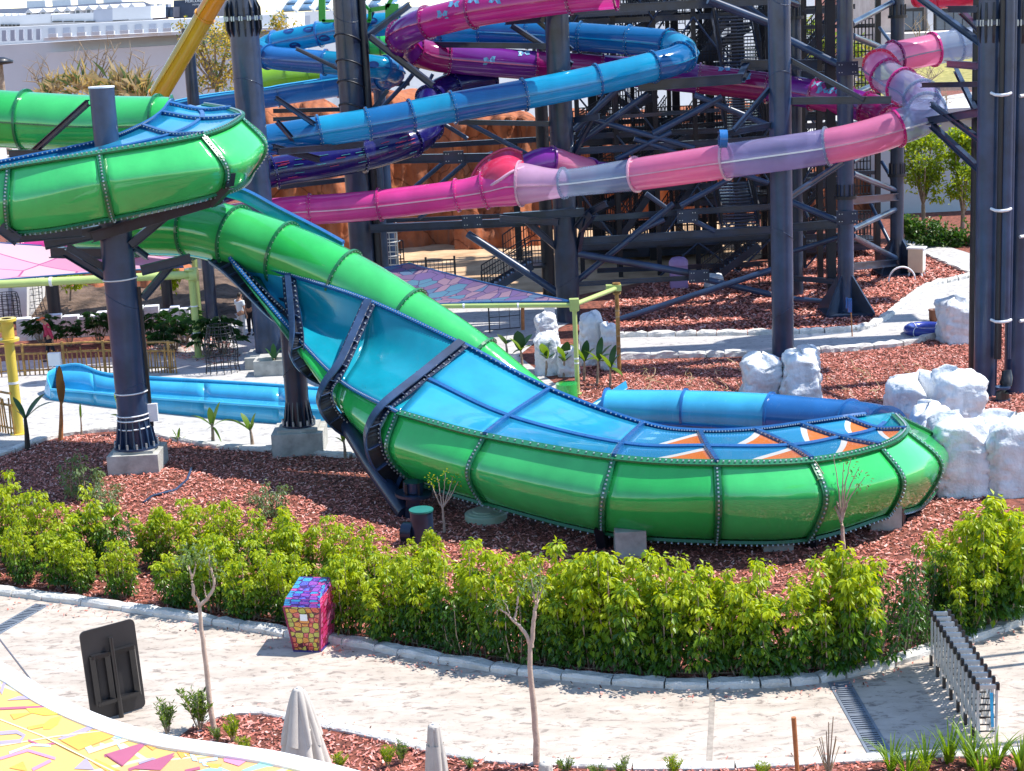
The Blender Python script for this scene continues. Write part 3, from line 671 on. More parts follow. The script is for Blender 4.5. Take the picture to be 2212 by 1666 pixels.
rock('plaster_rock', 'snowy white rock at the rear between the broad rock and the posts', 'rock', 2030, 2140, 796, 960, 1.7, FOAM, 5, group=GR)
rock('plaster_rock', 'narrow blueish white rock wedged in front of the broad scalloped rock', 'rock', 1978, 2066, 862, 1040, 1.3, FOAM, 6, Yb=43.2, facet=.03, group=GR)
rock('plaster_rock', 'tallest smooth white rock with a dripping crest at the end of the green slide', 'rock', 2014, 2164, 886, 1112, 1.6, FOAM, 7, Yb=40.1, group=GR, facet=.03, bumpy=.06, flat=.88, notch=(.75, .1))
rock('plaster_rock', 'pale rock filling the gap between the bowl end and the tallest rock', 'rock', 1986, 2078, 898, 1090, 1.4, FOAM, 16, Yb=42.7, facet=.03, group=GR)
rock('plaster_rock', 'white rock cut by the right frame edge below the posts', 'rock', 2130, 2300, 888, 1108, 1.9, FOAM, 8, Yb=39.9, group=GR, facet=.03, bumpy=.07, flat=.88)
rock('plaster_rock', 'grey white rock beside the blue ring on the middle path', 'rock', 2040, 2116, 640, 745, 1.5, FOAM, 9, group=GR, lean=-.06)
rock('plaster_rock', 'squat pale rock behind the dark post, left of the two', 'rock', 1158, 1206, 672, 745, 1.0, FOAM, 10, group=GR)
rock('plaster_rock', 'large front pale rock among the broad leaved plants', 'rock', 1156, 1214, 716, 812, 1.1, FOAM, 11, group=GR)
rock('plaster_rock', 'pale rock in shade just left of the thin green pole', 'rock', 1205, 1252, 742, 815, 0.9, FOAM, 12, group=GR)
rock('plaster_rock', 'pointed pale rock right of the thin green pole', 'rock', 1255, 1310, 672, 790, 1.1, FOAM, 13, group=GR)
rock('plaster_rock', 'slim pale rock against the bamboo coloured canopy post', 'rock', 1300, 1338, 692, 800, 1.0, FOAM, 14, group=GR)
rock('plaster_rock', 'small round rock half hidden under the tower stairs', 'rock', 1528, 1566, 590, 628, 1.0, FOAM, 15, group=GR)
def low_wall():
    rt = thing('plaster_wall', 'low shaded white plaster wall behind the fan palms and person in crimson', 'wall', G(230, 727))
    rng = random.Random(4); pts = [G(u, v) for u, v in ((40, 735), (140, 728), (250, 722), (350, 716), (415, 712))]
    for i in range(4):
        for j in range(3):
            p, q = pts[i].lerp(pts[i + 1], j / 3), pts[i].lerp(pts[i + 1], (j + 1) / 3 - .01)
            h = rng.uniform(.8, 1.15); mb = MB(); mb.box((p + q) / 2 + V((0, 0, h / 2)), ((q - p).length, .5, h), Matrix.Rotation(atan2(q.y - p.y, q.x - p.x), 3, 'Z'), taper=.93); mb.build('plaster_block', FOAM, rt)
low_wall()
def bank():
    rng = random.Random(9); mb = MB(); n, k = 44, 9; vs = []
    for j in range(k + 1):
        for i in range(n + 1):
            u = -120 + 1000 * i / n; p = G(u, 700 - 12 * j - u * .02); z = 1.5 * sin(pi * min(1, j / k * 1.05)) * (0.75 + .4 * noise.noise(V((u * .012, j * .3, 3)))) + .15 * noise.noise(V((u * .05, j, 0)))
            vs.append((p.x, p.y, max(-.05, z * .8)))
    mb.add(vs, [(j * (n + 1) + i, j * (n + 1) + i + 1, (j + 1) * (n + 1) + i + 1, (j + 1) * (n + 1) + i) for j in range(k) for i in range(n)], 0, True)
    mb.build('earth_bank', plain('shade_dark_earth', (0.05, 0.03, 0.02), 0.95, 0.5, 1.0, c2=(0.20, 0.13, 0.09), bs=1, bscale=4, bdist=.15), kind='structure')  # earth coloured dark to stand in for the shade under the sails
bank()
def red_cliff(label, u0, u1, vt, vb, Y, d, seed):
    """artificial red rock face with deep vertical joints: a grid wall with ragged crest"""
    mb = MB(); n, k = 60, 30; vs = []; A, B = P(u0, vb, Y), P(u1, vb, Y); zb = min(A.z, B.z, 0) - .2
    for j in range(k + 1):
        f = j / k
        for i in range(n + 1):
            g = i / n; x = A.x + (B.x - A.x) * g; zt = P(u0 + (u1 - u0) * g, vt, Y).z
            crest = zt * (1 + .10 * noise.fractal(V((x * .25, seed, 0)), 1, 2, 3)) - 1.4 * (abs(2 * g - 1) ** 6)
            z = zb + (crest - zb) * f
            q = V((x * .35, z * .16, seed * 5.0)); dsp = noise.fractal(q, 1.0, 2.0, 5) * 1.1 + .8 * abs(noise.noise(V((x * .8, z * .07, seed)))) + .25 * noise.noise(V((x * 2.3, z * .5, seed)))
            vs.append((x, Y - dsp + f * 1.4 + (1.5 if j == k else 0), z))
    mb.add(vs, [(j * (n + 1) + i, j * (n + 1) + i + 1, (j + 1) * (n + 1) + i + 1, (j + 1) * (n + 1) + i) for j in range(k) for i in range(n)], 0, True)
    top = [vs[k * (n + 1) + i] for i in range(n + 1)]; back = [(x, y + d, z - 1.0) for x, y, z in top]; bb = [(x, y + d, zb) for x, y, z in top]
    mb.add(top + back + bb, [(i, i + 1, n + 2 + i, n + 1 + i) for i in range(n)] + [(n + 1 + i, n + 2 + i, 2 * n + 3 + i, 2 * n + 2 + i) for i in range(n)], 0, True)
    props(mb.build('red_rock_face', REDROCK), label, 'rock', 'red rock faces')
red_cliff('red rock face catching the sun left of the first tall dark post', 560, 770, 224, 640, 84, 3, 1.0)
red_cliff('high red rock wall behind the navy tube and the hot pink slide', 745, 1010, 200, 610, 88, 4, 2.0)
red_cliff('red rock wall between the two dark posts behind the pink slide', 985, 1190, 245, 600, 86, 4, 3.0)
red_cliff('orange rock wall deep inside the steel tower', 1180, 1470, 240, 590, 92, 4, 4.0)
red_cliff('right hand orange rock wall behind the tower stairs', 1440, 1720, 225, 575, 94, 4, 5.0)
red_cliff('low red rock glimpsed beneath the left shade sail', 120, 430, 585, 662, 74, 2, 6.0)
red_cliff('red brick coloured rock at the right inside the tower grid', 1730, 1935, 375, 545, 93, 3, 7.0)
# ================================================================== the big green raft slide
GROOT = thing('raft_slide', 'huge green and blue raft slide winding down from the upper left into a wide bowl', 'water slide', G(1300, 1180))
def art_mat(name, base, orange, white, k=0.95, u0=0.36):
    m, t, b = newmat(name); uv = nd(t, 'ShaderNodeUVMap'); sx = nd(t, 'ShaderNodeSeparateXYZ'); t.links.new(uv.outputs['UV'], sx.inputs[0])
    def mth(op, a, bb):
        n = nd(t, 'ShaderNodeMath', operation=op)
        for i, x in enumerate((a, bb)):
            if isinstance(x, (int, float)): n.inputs[i].default_value = x
            else: t.links.new(x, n.inputs[i])
        return n.outputs[0]
    us = mth('SUBTRACT', sx.outputs['X'], u0); pw = mth('POWER', mth('MAXIMUM', us, 0.0), 0.8)
    d = mth('SUBTRACT', mth('MULTIPLY', pw, k * 1.25), sx.outputs['Y'])
    inn = mth('GREATER_THAN', d, 0.02); wh = mth('GREATER_THAN', d, -0.14); pos = mth('GREATER_THAN', us, -0.10); wh = mth('MULTIPLY', wh, pos)
    grd = nd(t, 'ShaderNodeMix', data_type='RGBA'); t.links.new(sx.outputs['X'], grd.inputs[0]); grd.inputs[6].default_value = c4([min(1, x * 1.25 + .05) for x in orange]); grd.inputs[7].default_value = c4(orange)
    m1 = nd(t, 'ShaderNodeMix', data_type='RGBA'); m1.inputs[6].default_value = c4(base); m1.inputs[7].default_value = c4(white); t.links.new(wh, m1.inputs[0])
    m2 = nd(t, 'ShaderNodeMix', data_type='RGBA'); t.links.new(m1.outputs[2], m2.inputs[6]); t.links.new(grd.outputs[2], m2.inputs[7]); t.links.new(inn, m2.inputs[0])
    t.links.new(m2.outputs[2], b.inputs['Base Color']); b.inputs['Roughness'].default_value = 0.2; b.inputs['Coat Weight'].default_value = .6
    return m
ART = art_mat('blue_panel_with_orange_sails', (0.03, 0.27, 0.50), (0.72, 0.19, 0.025), (0.78, 0.76, 0.70))

def bowl(root, N, Mm, B, F, ribs, floor_mats, first, last, under=(0, 1.1, -0.06), sag=0.30, split=(0.0, 0.5, 1.0), wmats=(GREEN, GREEN2), midpts=None, pan_t=0.03, mid_rib=True):
    """bowl-shaped stretch: outer wall N(rim)-M-B, tucked under, and a blue floor from the rim N to the far rim F"""
    N, Mm, B, F = PP(N), PP(Mm), PP(B), PP(F)
    U = [b + V(under) for b in B]
    W = surf([N, Mm, B, U]); bm = MB()
    MID = [a.lerp(f, .5) - V((0, 0, sag)) for a, f in zip(N, F)] if midpts is None else PP(midpts)
    FL = surf([N, MID, F])
    flip = 1.0
    n0 = nrm(W, (first + last) / 2, 1.0); outw = -1.0 if n0.y > 0 else 1.0
    for i in range(len(ribs) - 1):
        a0, a1 = ribs[i], ribs[i + 1]; na = max(6, int(10 * (a1 - a0)))
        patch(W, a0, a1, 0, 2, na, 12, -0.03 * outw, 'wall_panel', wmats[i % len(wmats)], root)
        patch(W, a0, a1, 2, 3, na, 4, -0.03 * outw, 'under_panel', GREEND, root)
        fm = floor_mats[i % len(floor_mats)]
        if fm is None: continue
        for k, (b0, b1) in enumerate(zip([2 * x for x in split[:-1]], [2 * x for x in split[1:]])):
            patch(FL, a0, a1, b0, b1, na, 6, pan_t, 'floor_panel', fm if not isinstance(fm, tuple) else fm[k % len(fm)], root)
    # ribs across wall and floor
    for t in ribs:
        ps = [W(t, 2.3 * j / 18) for j in range(19)]; us = [nrm(W, t, 2.3 * j / 18) * outw for j in range(19)]
        mb = MB(); mb.strip(ps, us, 0.15, 0.055); mb.build('wall_rib', GREEND, root)
        for j in range(0, 24):
            f = 2.25 * (j + .5) / 24; p = W(t, f); n_ = nrm(W, t, f) * outw; tg = (W(t + .02, f) - W(t - .02, f)).normalized()
            bolts(bm, [p + n_ * .05], [n_], .036)
    na = 60
    for k, (b, w_, h_, mt, nm) in enumerate(((0, .20, .05, GREEND, 'rim_flange'), (2, .16, .07, GREEND, 'lower_flange'))):
        ts = [first + (last - first) * i / na for i in range(na + 1)]
        mb = MB(); mb.strip([W(t, b) for t in ts], [nrm(W, t, b + .01) * outw for t in ts] if b else [V((0, -.35, .9))] * (na + 1), w_, h_); mb.build(nm, mt, root)
        for i in range(na * 2):
            t = first + (last - first) * (i + .5) / (na * 2); p = W(t, b); n_ = nrm(W, t, max(.02, b)) * outw
            bolts(bm, [p + (n_ * (.07) if b else V((0, -.04, .05)))], [n_ if b else V((0, -.3, .9))], .034)
    return W, FL, bm, outw
def floor_ribs(root, FL, ribs, first, last, bm, mid=True, mid_b=1.0):
    for t in ribs:
        ps = [FL(t, 2 * j / 12) + V((0, 0, .02)) for j in range(13)]
        mb = MB(); mb.strip(ps, [V((0, -.25, .95))] * 13, 0.10, 0.10); mb.build('floor_rib', BLUEF, root)
        for j in range(18):
            p = FL(t, 2 * (j + .5) / 18) + V((0, 0, .12)); bolts(bm, [p + V((-.06, -.02, -.04))], [V((-1, -.2, 0))], .03)
    na = 40; ts = [first + (last - first) * i / na for i in range(na + 1)]
    if mid:
        mb = MB(); mb.strip([FL(t, mid_b) + V((0, 0, .01)) for t in ts], [V((0, -.25, .95))] * (na + 1), .11, .08); mb.build('floor_seam', BLUEF, root)
    mb = MB(); mb.strip([FL(t, 2) for t in ts], [V((0, -.5, .85))] * (na + 1), .07, .14); mb.build('far_rim', BLUEF, root)
    for i in range(na * 3):
        t = first + (last - first) * (i + .5) / (na * 3); p = FL(t, 2) + V((0, -.10, .08)); bolts(bm, [p], [V((0, -1, .4))], .032)

# --- lower bowl
bN = [(860, 893, 41.50), (1048, 943, 39.40), (1327, 990, 37.20), (1549, 1002, 36.20), (1753, 996, 36.40), (1900, 966, 37.50), (1955, 931, 39.00), (1934, 898, 40.90)]
bM = [(838, 975, 41.20), (1012, 1020, 39.10), (1303, 1083, 36.80), (1553, 1090, 35.80), (1783, 1078, 36.00), (1950, 1040, 37.20), (2032, 1005, 38.90), (2052, 965, 40.70)]
bB = [(895, 1042, 41.60), (1042, 1085, 39.70), (1300, 1150, 37.60), (1548, 1169, 36.70), (1746, 1164, 36.80), (1918, 1112, 37.90), (1985, 1092, 39.20), (2034, 1040, 40.80)]
bF = [(995, 744, 44.60), (1188, 845, 43.40), (1390, 919, 41.70), (1512, 936, 41.10), (1631, 932, 40.90), (1728, 920, 40.80), (1828, 906, 40.70), (1930, 893, 41.40)]
bMID = [(925, 822, 43.10), (1100, 903, 41.35), (1345, 962, 39.40), (1527, 968, 38.65), (1706, 967, 38.55), (1815, 949, 39.10), (1893, 930, 39.80), (1933, 895, 41.15)]
W, FL, bmx, ow = bowl(GROOT, bN, bM, bB, bF, [0, 1, 2, 3, 4, 5, 6, 7], [(BLUEP, BLUEP), (BLUEP, BLUEP), (ART, ART), (ART, ART), (ART, ART), (ART, ART), (TEALP, TEALP)], 0, 7, midpts=bMID)
floor_ribs(GROOT, FL, [1, 2, 3, 4, 5, 6], 0, 6.4, bmx)
bmx.build('bolts', GALV, GROOT, kind='stuff')

# --- steep channel above the bowl: flared blue wall under the green tube
cU = PP([(470, 552, 48.6), (628, 597, 47.3), (797, 652, 46.1), (995, 744, 44.6)])
cL = PP([(497, 560, 48.0), (646, 735, 45.8), (741, 829, 43.9), (860, 893, 41.5)])
cM = [a.lerp(b, .5) + V((.12, .55, -.28)) for a, b in zip(cU, cL)]
CH_ = surf([cL, cM, cU]); bmc = MB()
for i, mt in enumerate((BLUEP, TEALP, TEALP)):
    patch(CH_, i, i + 1, 0, 2, 12, 14, .03, 'channel_panel', mt, GROOT)
cwN = [cL[1], cL[2], cL[3]]; cwM = PP([(652, 775, 45.4), (737, 885, 43.5), (838, 975, 41.2)]); cwB = PP([(700, 830, 45.8), (790, 950, 44.0), (895, 1042, 41.6)])
CW = surf([cwN, cwM, cwB])
for i in range(2): patch(CW, i, i + 1, 0, 2, 10, 10, .03, 'wall_panel', GREEN, GROOT)
cw0 = surf([[cL[0], cL[1]], PP([(515, 590, 47.6), (652, 775, 45.4)]), PP([(560, 600, 48.0), (700, 830, 45.8)])])
patch(cw0, 0, 1, 0, 2, 10, 8, .03, 'wall_panel', GREEND, GROOT)
for row in (cL, cU):
    ts = [3 * i / 40 for i in range(41)]; mb = MB(); mb.strip([cr(row, t) for t in ts], [V((-.1, -.6, .75))] * 41, .10, .09); mb.build('channel_flange', BLUEF, GROOT)
    for i in range(110):
        p = cr(row, 3 * (i + .5) / 110); bolts(bmc, [p + V((0, -.07, .07))], [V((0, -1, .5))], .032)
NAVYF = plain('navy_flange', (.008, .018, .05), .35, .2, coat=.3)
def collar(pts, dep, wid, name, mat, nb, taper=True):
    """steel arch round the channel: every point is (u, v, Y, outward direction)"""
    q = PP([p[:3] for p in pts]); d = [V(p[3]).normalized() for p in pts]; k = 44; L = len(q) - 1
    ps = [cr(q, L * i / k) for i in range(k + 1)]; us = [cr(d, L * i / k).normalized() for i in range(k + 1)]
    dp = [dep * (.3 + .7 * min(1, max(0, (i / k - .15) / .4)) ** 1.5) if taper else dep for i in range(k + 1)]
    web = MB(); web.strip(ps, [u for u in us], .04, dep, hs=dp); c = web.build(name, mat, GROOT)
    mb = MB(); mb.strip([p + u * q_ for p, u, q_ in zip(ps, us, dp)], us, wid * .55, .05); mb.build('collar_flange', STEELG, c)
    mb = MB(); mb.strip([p - u * .02 for p, u in zip(ps, us)], us, .40, .03); mb.build('collar_foot', NAVYF, c)
    for i in range(3, k, 5):
        p, u = ps[i], us[i]; t = (ps[min(i + 1, k)] - ps[i - 1]).normalized(); sd = t.cross(u).normalized(); rot = Matrix((t, sd, u)).transposed(); g = MB(); g.box(p + u * dp[i] * .5, (.025, wid * .8, dp[i] * .96), rot); g.build('gusset', STEELG, c)
    for i in range(nb):
        f = (i + .5) / nb; j = int(f * k); p = cr(q, L * f); t = (ps[min(j + 1, k)] - ps[max(j - 1, 0)]).normalized(); sd = t.cross(us[j]).normalized()
        for s_ in (-1, 1): bolts(bmc, [p + sd * .15 * s_ + us[j] * .012], [us[j]], .036)
o1, o2, o3, o4 = (-.15, -.75, .62), (-.55, -.75, .25), (-.85, -.3, -.35), (-.45, -.1, -.9)
collar([(1000, 741, 44.4, o1), (930, 797, 43.4, o1), (868, 848, 42.4, o1), (832, 885, 41.8, o2), (818, 932, 41.5, o3), (830, 985, 41.5, o3), (862, 1022, 41.7, o4), (905, 1044, 42.2, o4)], .36, .40, 'steel_collar', STEELK, 44)
collar([(798, 652, 46.0, o1), (768, 720, 45.1, o1), (738, 788, 44.2, o1), (716, 828, 43.8, o2), (716, 860, 43.6, o3), (730, 890, 43.6, o3), (756, 912, 43.7, o4), (798, 928, 44.0, o4)], .36, .36, 'steel_collar', STEELK, 36)
collar([(624, 596, 47.3, o1), (630, 655, 46.6, o1), (644, 722, 45.8, o2), (656, 762, 45.6, o3), (676, 790, 45.5, o3), (706, 804, 45.7, o4)], .34, .30, 'steel_collar', STEELK, 28)
collar([(480, 550, 48.7, o3), (517, 578, 48.1, o3), (562, 622, 47.5, o3), (600, 660, 47.0, o3), (634, 680, 46.6, o4)], .40, .26, 'steel_collar', STEELK, 24, False)
bmc.build('bolts', GALV, GROOT, kind='stuff')

# --- green tube running down beside the channel
gp = PP([(170, 478, 50.6), (250, 484, 50.3), (330, 489, 50.0), (430, 494, 49.5), (530, 519, 48.8), (640, 558, 48.1), (760, 614, 47.4), (880, 684, 46.5), (1000, 759, 45.7), (1100, 832, 45.1), (1180, 886, 44.8), (1255, 934, 44.6), (1300, 962, 44.5)])
tube(GROOT, gp, [.84, .85, .86, .87, .87, .86, .84, .79, .72, .64, .54, .44, .36], [0, 1.6, 2.85, 3.8, 4.75, 5.85, 7.0, 8.3, 10, 12], [GREEN2, GREEN, GREEN2], GREEND, bolt=True, n=36)
sp = surf([PP([(470, 402, 50.3), (530, 415, 50.1), (600, 452, 49.4), (690, 498, 48.6), (742, 527, 48.2)]), PP([(470, 420, 50.2), (530, 440, 50.0), (600, 480, 49.3), (690, 522, 48.5), (742, 548, 48.1)])])
patch(sp, 0, 4, 0, 1, 20, 3, .03, 'side_panel', BLUEP, GROOT)
mb = MB(); mb.strip([sp(4 * i / 30, 0) for i in range(31)], [V((0, -.3, .9))] * 31, .12, .08); mb.build('side_flange', BLUEF, GROOT)

# --- upper turn
tN = [(-150, 396, 45.7), (20, 362, 44.1), (215, 331, 43.6), (437, 293, 44.3), (519, 255, 46.3), (498, 238, 48.1), (441, 227, 49.5)]
tM = [(-150, 430, 45.3), (14, 440, 43.6), (226, 400, 43.1), (488, 362, 44.0), (573, 318, 46.0), (560, 290, 48.2), (460, 260, 49.7)]
tB = [(-130, 448, 45.9), (22, 501, 44.2), (243, 471, 43.8), (484, 415, 44.6), (540, 378, 46.2), (530, 330, 48.3), (450, 300, 49.7)]
tF = [(-150, 385, 47.9), (20, 352, 47.1), (212, 312, 46.9), (307, 276, 47.2), (350, 248, 48.1), (366, 228, 48.9), (374, 221, 49.6)]
W2, FL2, bm2, ow2 = bowl(GROOT, tN, tM, tB, tF, [0, 1, 2, 3, 4, 6], [BLUEP, BLUEP, BLUEP, BLUEP, BLUEP], 0, 6, sag=.12, split=(0, 1.0), wmats=(GREEN2, GREEN2), under=(0, .9, -.05))
floor_ribs(GROOT, FL2, [3, 4, 5], 0, 6, bm2, mid=True)
bm2.build('bolts', GALV, GROOT, kind='stuff')
# --- tube that feeds the upper turn
tube(GROOT, PP([(-220, 246, 51.3), (-60, 253, 51), (56, 261, 50.7), (200, 269, 50.4), (345, 268, 49.9), (400, 262, 49.9)]), [.84, .84, .84, .84, .78, .68], [0, 2, 4.0, 4.6], [GREEN, GREEN2], GREEND, bolt=False, n=36, seam=GREEND)
# --- steel underneath
mb = MB(); mb.sweep(PP([(742, 905, 44.0), (800, 1000, 42.4), (876, 1110, 40.7)]), .22, 14); mb.build('inclined_strut', STEEL, GROOT)
mb = MB(); mb.cyl(P(893, 1040, 40.8), P(893, 1062, 40.8), .26); mb.cyl(P(893, 1064, 40.8), P(893, 1070, 40.8), .46, n=20); mb.bar(P(893, 1070, 40.8), P(889, 1140, 40.8), .34); mb.build('strut_head', STEEL, GROOT)
for u, v in ((905, 1055), (878, 1058)):
    mb = MB(); mb.box(P(u, v, 40.7), (.06, .4, .35)); mb.build('gusset', STEELK, GROOT)
for u0, u1, vt, vb, dY in ((1328, 1398, 1166, 1232, .0), (1648, 1716, 1172, 1242, .0), (1880, 1950, 1112, 1160, 1.1)):
    Y = 36.75 + dY; wd = (u1 - u0) * mpp(Y); c = P((u0 + u1) / 2, vt, Y); h = .52 + dY * .2
    mb = MB(); mb.box((c.x, Y + .45, h / 2 + .05), (wd, .9, h + .1)); mb.build('concrete_pier', CONC, GROOT)
for u, v, Y in ((1302, 1150, 37.5), (1760, 1166, 36.9), (1946, 1110, 38.2)):
    mb = MB(); c = P(u, v, Y); mb.bar(c + V((-.05, 0, .15)), c + V((.05, .2, -.55)), .22, .3); mb.bar(c + V((.1, .2, -.3)), c + V((.9, 1.4, -.45)), .2, .26); mb.build('steel_saddle', STEELK, GROOT)

# ================================================================== blue run-out flume
FR = thing('run_out_flume', 'open bright blue run-out trough lying on the plaza at the left', 'water slide', G(420, 905))
def fl(pl): return PP(pl)
ft = fl([(122, 793, 57.6), (170, 788, 57.2), (222, 806, 56.6), (300, 814, 55.8), (550, 829, 53.6), (800, 848, 51.8), (960, 858, 50.8)])
ff = fl([(128, 836, 57.0), (175, 842, 56.6), (225, 846, 56.0), (300, 850, 55.3), (550, 865, 53.0), (800, 882, 51.2), (960, 892, 50.3)])
fn = fl([(118, 852, 56.2), (172, 858, 55.6), (225, 862, 54.9), (300, 868, 54.1), (550, 887, 51.8), (800, 905, 50.1), (960, 915, 49.4)])
ftop = fl([(110, 842, 56.0), (170, 846, 55.3), (225, 851, 54.6), (300, 858, 53.8), (550, 876, 51.5), (800, 893, 49.9), (960, 902, 49.2)])
fb = [V((p.x, p.y - .12, 0.0)) for p in ftop]
tsplit = [0, 1.6, 3, 3.6, 4.2, 5, 6]
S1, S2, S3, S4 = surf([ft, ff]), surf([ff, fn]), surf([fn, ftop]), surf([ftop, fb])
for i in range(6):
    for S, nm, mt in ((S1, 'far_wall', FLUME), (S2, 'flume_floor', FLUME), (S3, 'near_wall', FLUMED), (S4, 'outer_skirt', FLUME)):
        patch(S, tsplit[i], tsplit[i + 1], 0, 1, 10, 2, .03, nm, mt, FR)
mb = MB(); mb.sweep([cr(ft, 6 * i / 40) for i in range(41)], .05, 8); mb.build('rolled_edge', FLUME, FR)
mb = MB(); mb.sweep([cr(ftop, 6 * i / 40) for i in range(41)], .05, 8); mb.build('rolled_edge', FLUME, FR)
E = surf([[ft[0], ft[0].lerp(ftop[0], .35) + V((-.25, 0, .05)), ftop[0]], [V((ft[0].x - .05, ft[0].y, 0)), V((ft[0].x - .32, (ft[0].y + ftop[0].y) / 2, 0)), fb[0]]])
patch(E, 0, 2, 0, 1, 10, 4, .03, 'end_wall', FLUME, FR)
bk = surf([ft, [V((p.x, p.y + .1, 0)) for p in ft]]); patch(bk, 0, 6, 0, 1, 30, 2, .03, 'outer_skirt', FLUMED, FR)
CT = thing('covered_flume', 'covered blue tube behind the bowl running left from its far end', 'water slide', G(1550, 935))
cp = PP([(1298, 884, 47.7), (1390, 886, 47.3), (1480, 889, 46.9), (1580, 894, 46.5), (1665, 899, 46.0), (1750, 905, 45.5), (1838, 912, 44.7), (1890, 918, 43.8), (1915, 926, 43.0)])
tube(CT, cp, [.56, .58, .60, .62, .62, .60, .58, .56, .54], [0.15, 2.0, 4.0, 6.0, 8], [FLUME, FLUME, FLUMED, FLUMED], FLUMED, bolt=False, n=30, arc=(-pi * .62, pi * .62), fo=.06, lip=FLUMED)
mb = MB(); mb.add(PP([(1272, 876, 47.6), (1352, 822, 48.6), (1356, 838, 48.6), (1300, 884, 47.6)]) + PP([(1272, 876, 47.75), (1352, 822, 48.75), (1356, 838, 48.75), (1300, 884, 47.75)]), [(0, 1, 2, 3), (7, 6, 5, 4), (0, 4, 5, 1), (1, 5, 6, 2), (2, 6, 7, 3), (3, 7, 4, 0)]); mb.build('end_fin', FLUME, CT)
sk = surf([PP([(1310, 892, 47.0), (1480, 897, 46.6), (1660, 902, 45.8)]), [V((p.x, p.y - .02, 0)) for p in PP([(1310, 892, 47.0), (1480, 897, 46.6), (1660, 902, 45.8)])]])
patch(sk, 0, 2, 0, 1, 12, 2, .03, 'skirt', FLUMED, CT)
mb = MB(); mb.cyl(G(1225, 858) + V((0, 0, .0)), G(1225, 858) + V((0, 0, .45)), .35, n=20); mb.build('drain_cover', GREEN, None, label='low green plastic cap standing by the end of the green tube', cat='cap')

# ================================================================== tube slides on the tower
def slide(label, px, rad, cuts, mats, fl, **kw):
    pts = PP(px); m_ = pts[len(pts) // 2]; root = thing('tube_slide', label, 'water slide', (m_.x, m_.y, 0), kw.pop('group', None))
    tube(root, pts, rad, cuts, mats, fl, **kw); return root
# long bright blue one with the hairpin
slide('long bright blue tube slide with a hairpin bend in front of the tower', [(540, 309, 61.5), (690, 285, 62), (795, 268, 62.3), (880, 252, 62.6), (978, 232, 63), (1140, 203, 63.6), (1290, 173, 64.2), (1395, 148, 64.8), (1452, 134, 65.4), (1478, 116, 66.2), (1452, 98, 67.2), (1400, 91, 67.8), (1352, 87, 68.2), (1253, 80, 68.8), (1140, 73, 69.2), (1038, 68, 69.6), (960, 72, 70), (880, 84, 70.5)],
      .55, [0, 1.0, 2.0, 3.1, 4.0, 4.95, 6.0, 7.2, 8.6, 10.2, 11.9, 13, 14, 15, 16, 17], [TBLUE2, TBLUE, TBLUE2, TBLUE, TBLUE2, TBLUE, TBLUE, TBLUE2, TBLUE, TBLUE2, TBLUE2, TBLUE2, TBLUE2, TBLUE], TBLUE2, seam=TBLUE, bolt=True, fo=.08)
# magenta one with the butterflies
MAGP = [(1330, -16, 62.6), (1230, -6, 63), (1050, 20, 64), (960, 40, 64.8), (905, 55, 65.4), (872, 74, 66.2), (868, 92, 67.2), (895, 110, 68), (946, 124, 68.4), (1017, 131, 68.6), (1158, 142, 68.8), (1300, 150, 68.9), (1480, 168, 68.6), (1609, 182, 68.2), (1705, 195, 67.6), (1789, 211, 66.8), (1852, 227, 66), (1900, 242, 65.2), (1925, 262, 64.2)]
MG = slide('magenta and violet tube slide with a hairpin bend in front of the tower top', MAGP, .57, [0, 1, 2.25, 3.6, 5.2, 6.9, 8.4, 10, 11, 12.2, 13.5, 14.6, 15.6, 16.4, 18], [TMAG, TMAG, TMAG, TPURP, TPURP, TMAG2, TPURP, TMAG2, TPURP, TMAG2, TPURP, TMAG, TPURP, TMAG2], TMAG2, seam=TMAG, bolt=True, fo=.09)
bmb = MB(); rng = random.Random(3); mp_ = PP(MAGP)
for t in (1.25, 1.45, 1.8, 2.1, 2.5, 2.8, 9.3, 9.8, 10.4, 11.7, 12.6, 13.0, 14.7, 14.95, 15.3):
    c = cr(mp_, t); tg, sd, up = frame_of(cr(mp_, t + .03) - cr(mp_, t - .03))
    if sd.y > 0: sd = -sd
    a = rng.uniform(.1, 1.1)
    for s_ in (-1, 1):
        wing = []
        for x, y in ((0, 0), (.10, .16), (.24, .14), (.20, .0), (.24, -.12), (.10, -.14)):
            ang = a + (y + x * .25 * s_) / .57; q = c + (up * cos(pi / 2 - ang) + sd * sin(pi / 2 - ang)) * .585 + tg * (x * s_); wing.append(q)
        bmb.add(wing, [tuple(range(6))])
bmb.build('butterfly_prints', plain('print_blue', (.10, .28, .45), .4, .1), MG, kind='stuff')
NAVP = [(470, 410, 62.4), (593, 372, 63), (690, 356, 63.4), (782, 338, 63.9), (857, 317, 64.6), (905, 298, 65.4), (924, 275, 66.2), (926, 245, 67), (930, 215, 67.8), (958, 195, 68.6), (1000, 180, 69.2), (1060, 172, 69.8)]
NV = slide('dark navy tube slide flecked with small bars beneath the bright blue tube', NAVP, .55, [0, 1, 3.0, 4.6, 6.0, 8, 9.5, 11], [TNAVY], TNAVY, seam=TNAVY, bolt=True, fo=.09)
bmb = MB(); nv_ = PP(NAVP); cols = [plain('dash_' + n, c, .5, .05) for n, c in (('teal', (.06, .32, .36)), ('crimson', (.45, .03, .12)))]
for i in range(34):
    t = rng.uniform(1.0, 4.3); c = cr(nv_, t); tg, sd, up = frame_of(cr(nv_, t + .03) - cr(nv_, t - .03)); sd = sd if sd.y < 0 else -sd; a = rng.uniform(-.7, .9)
    d = sd * cos(a) + up * sin(a); bmb.bar(c + d * .552 - tg * .17, c + d * .552 + tg * .17, .05, .02, m=i % 2)
bmb.build('dash_prints', cols, NV, kind='stuff')
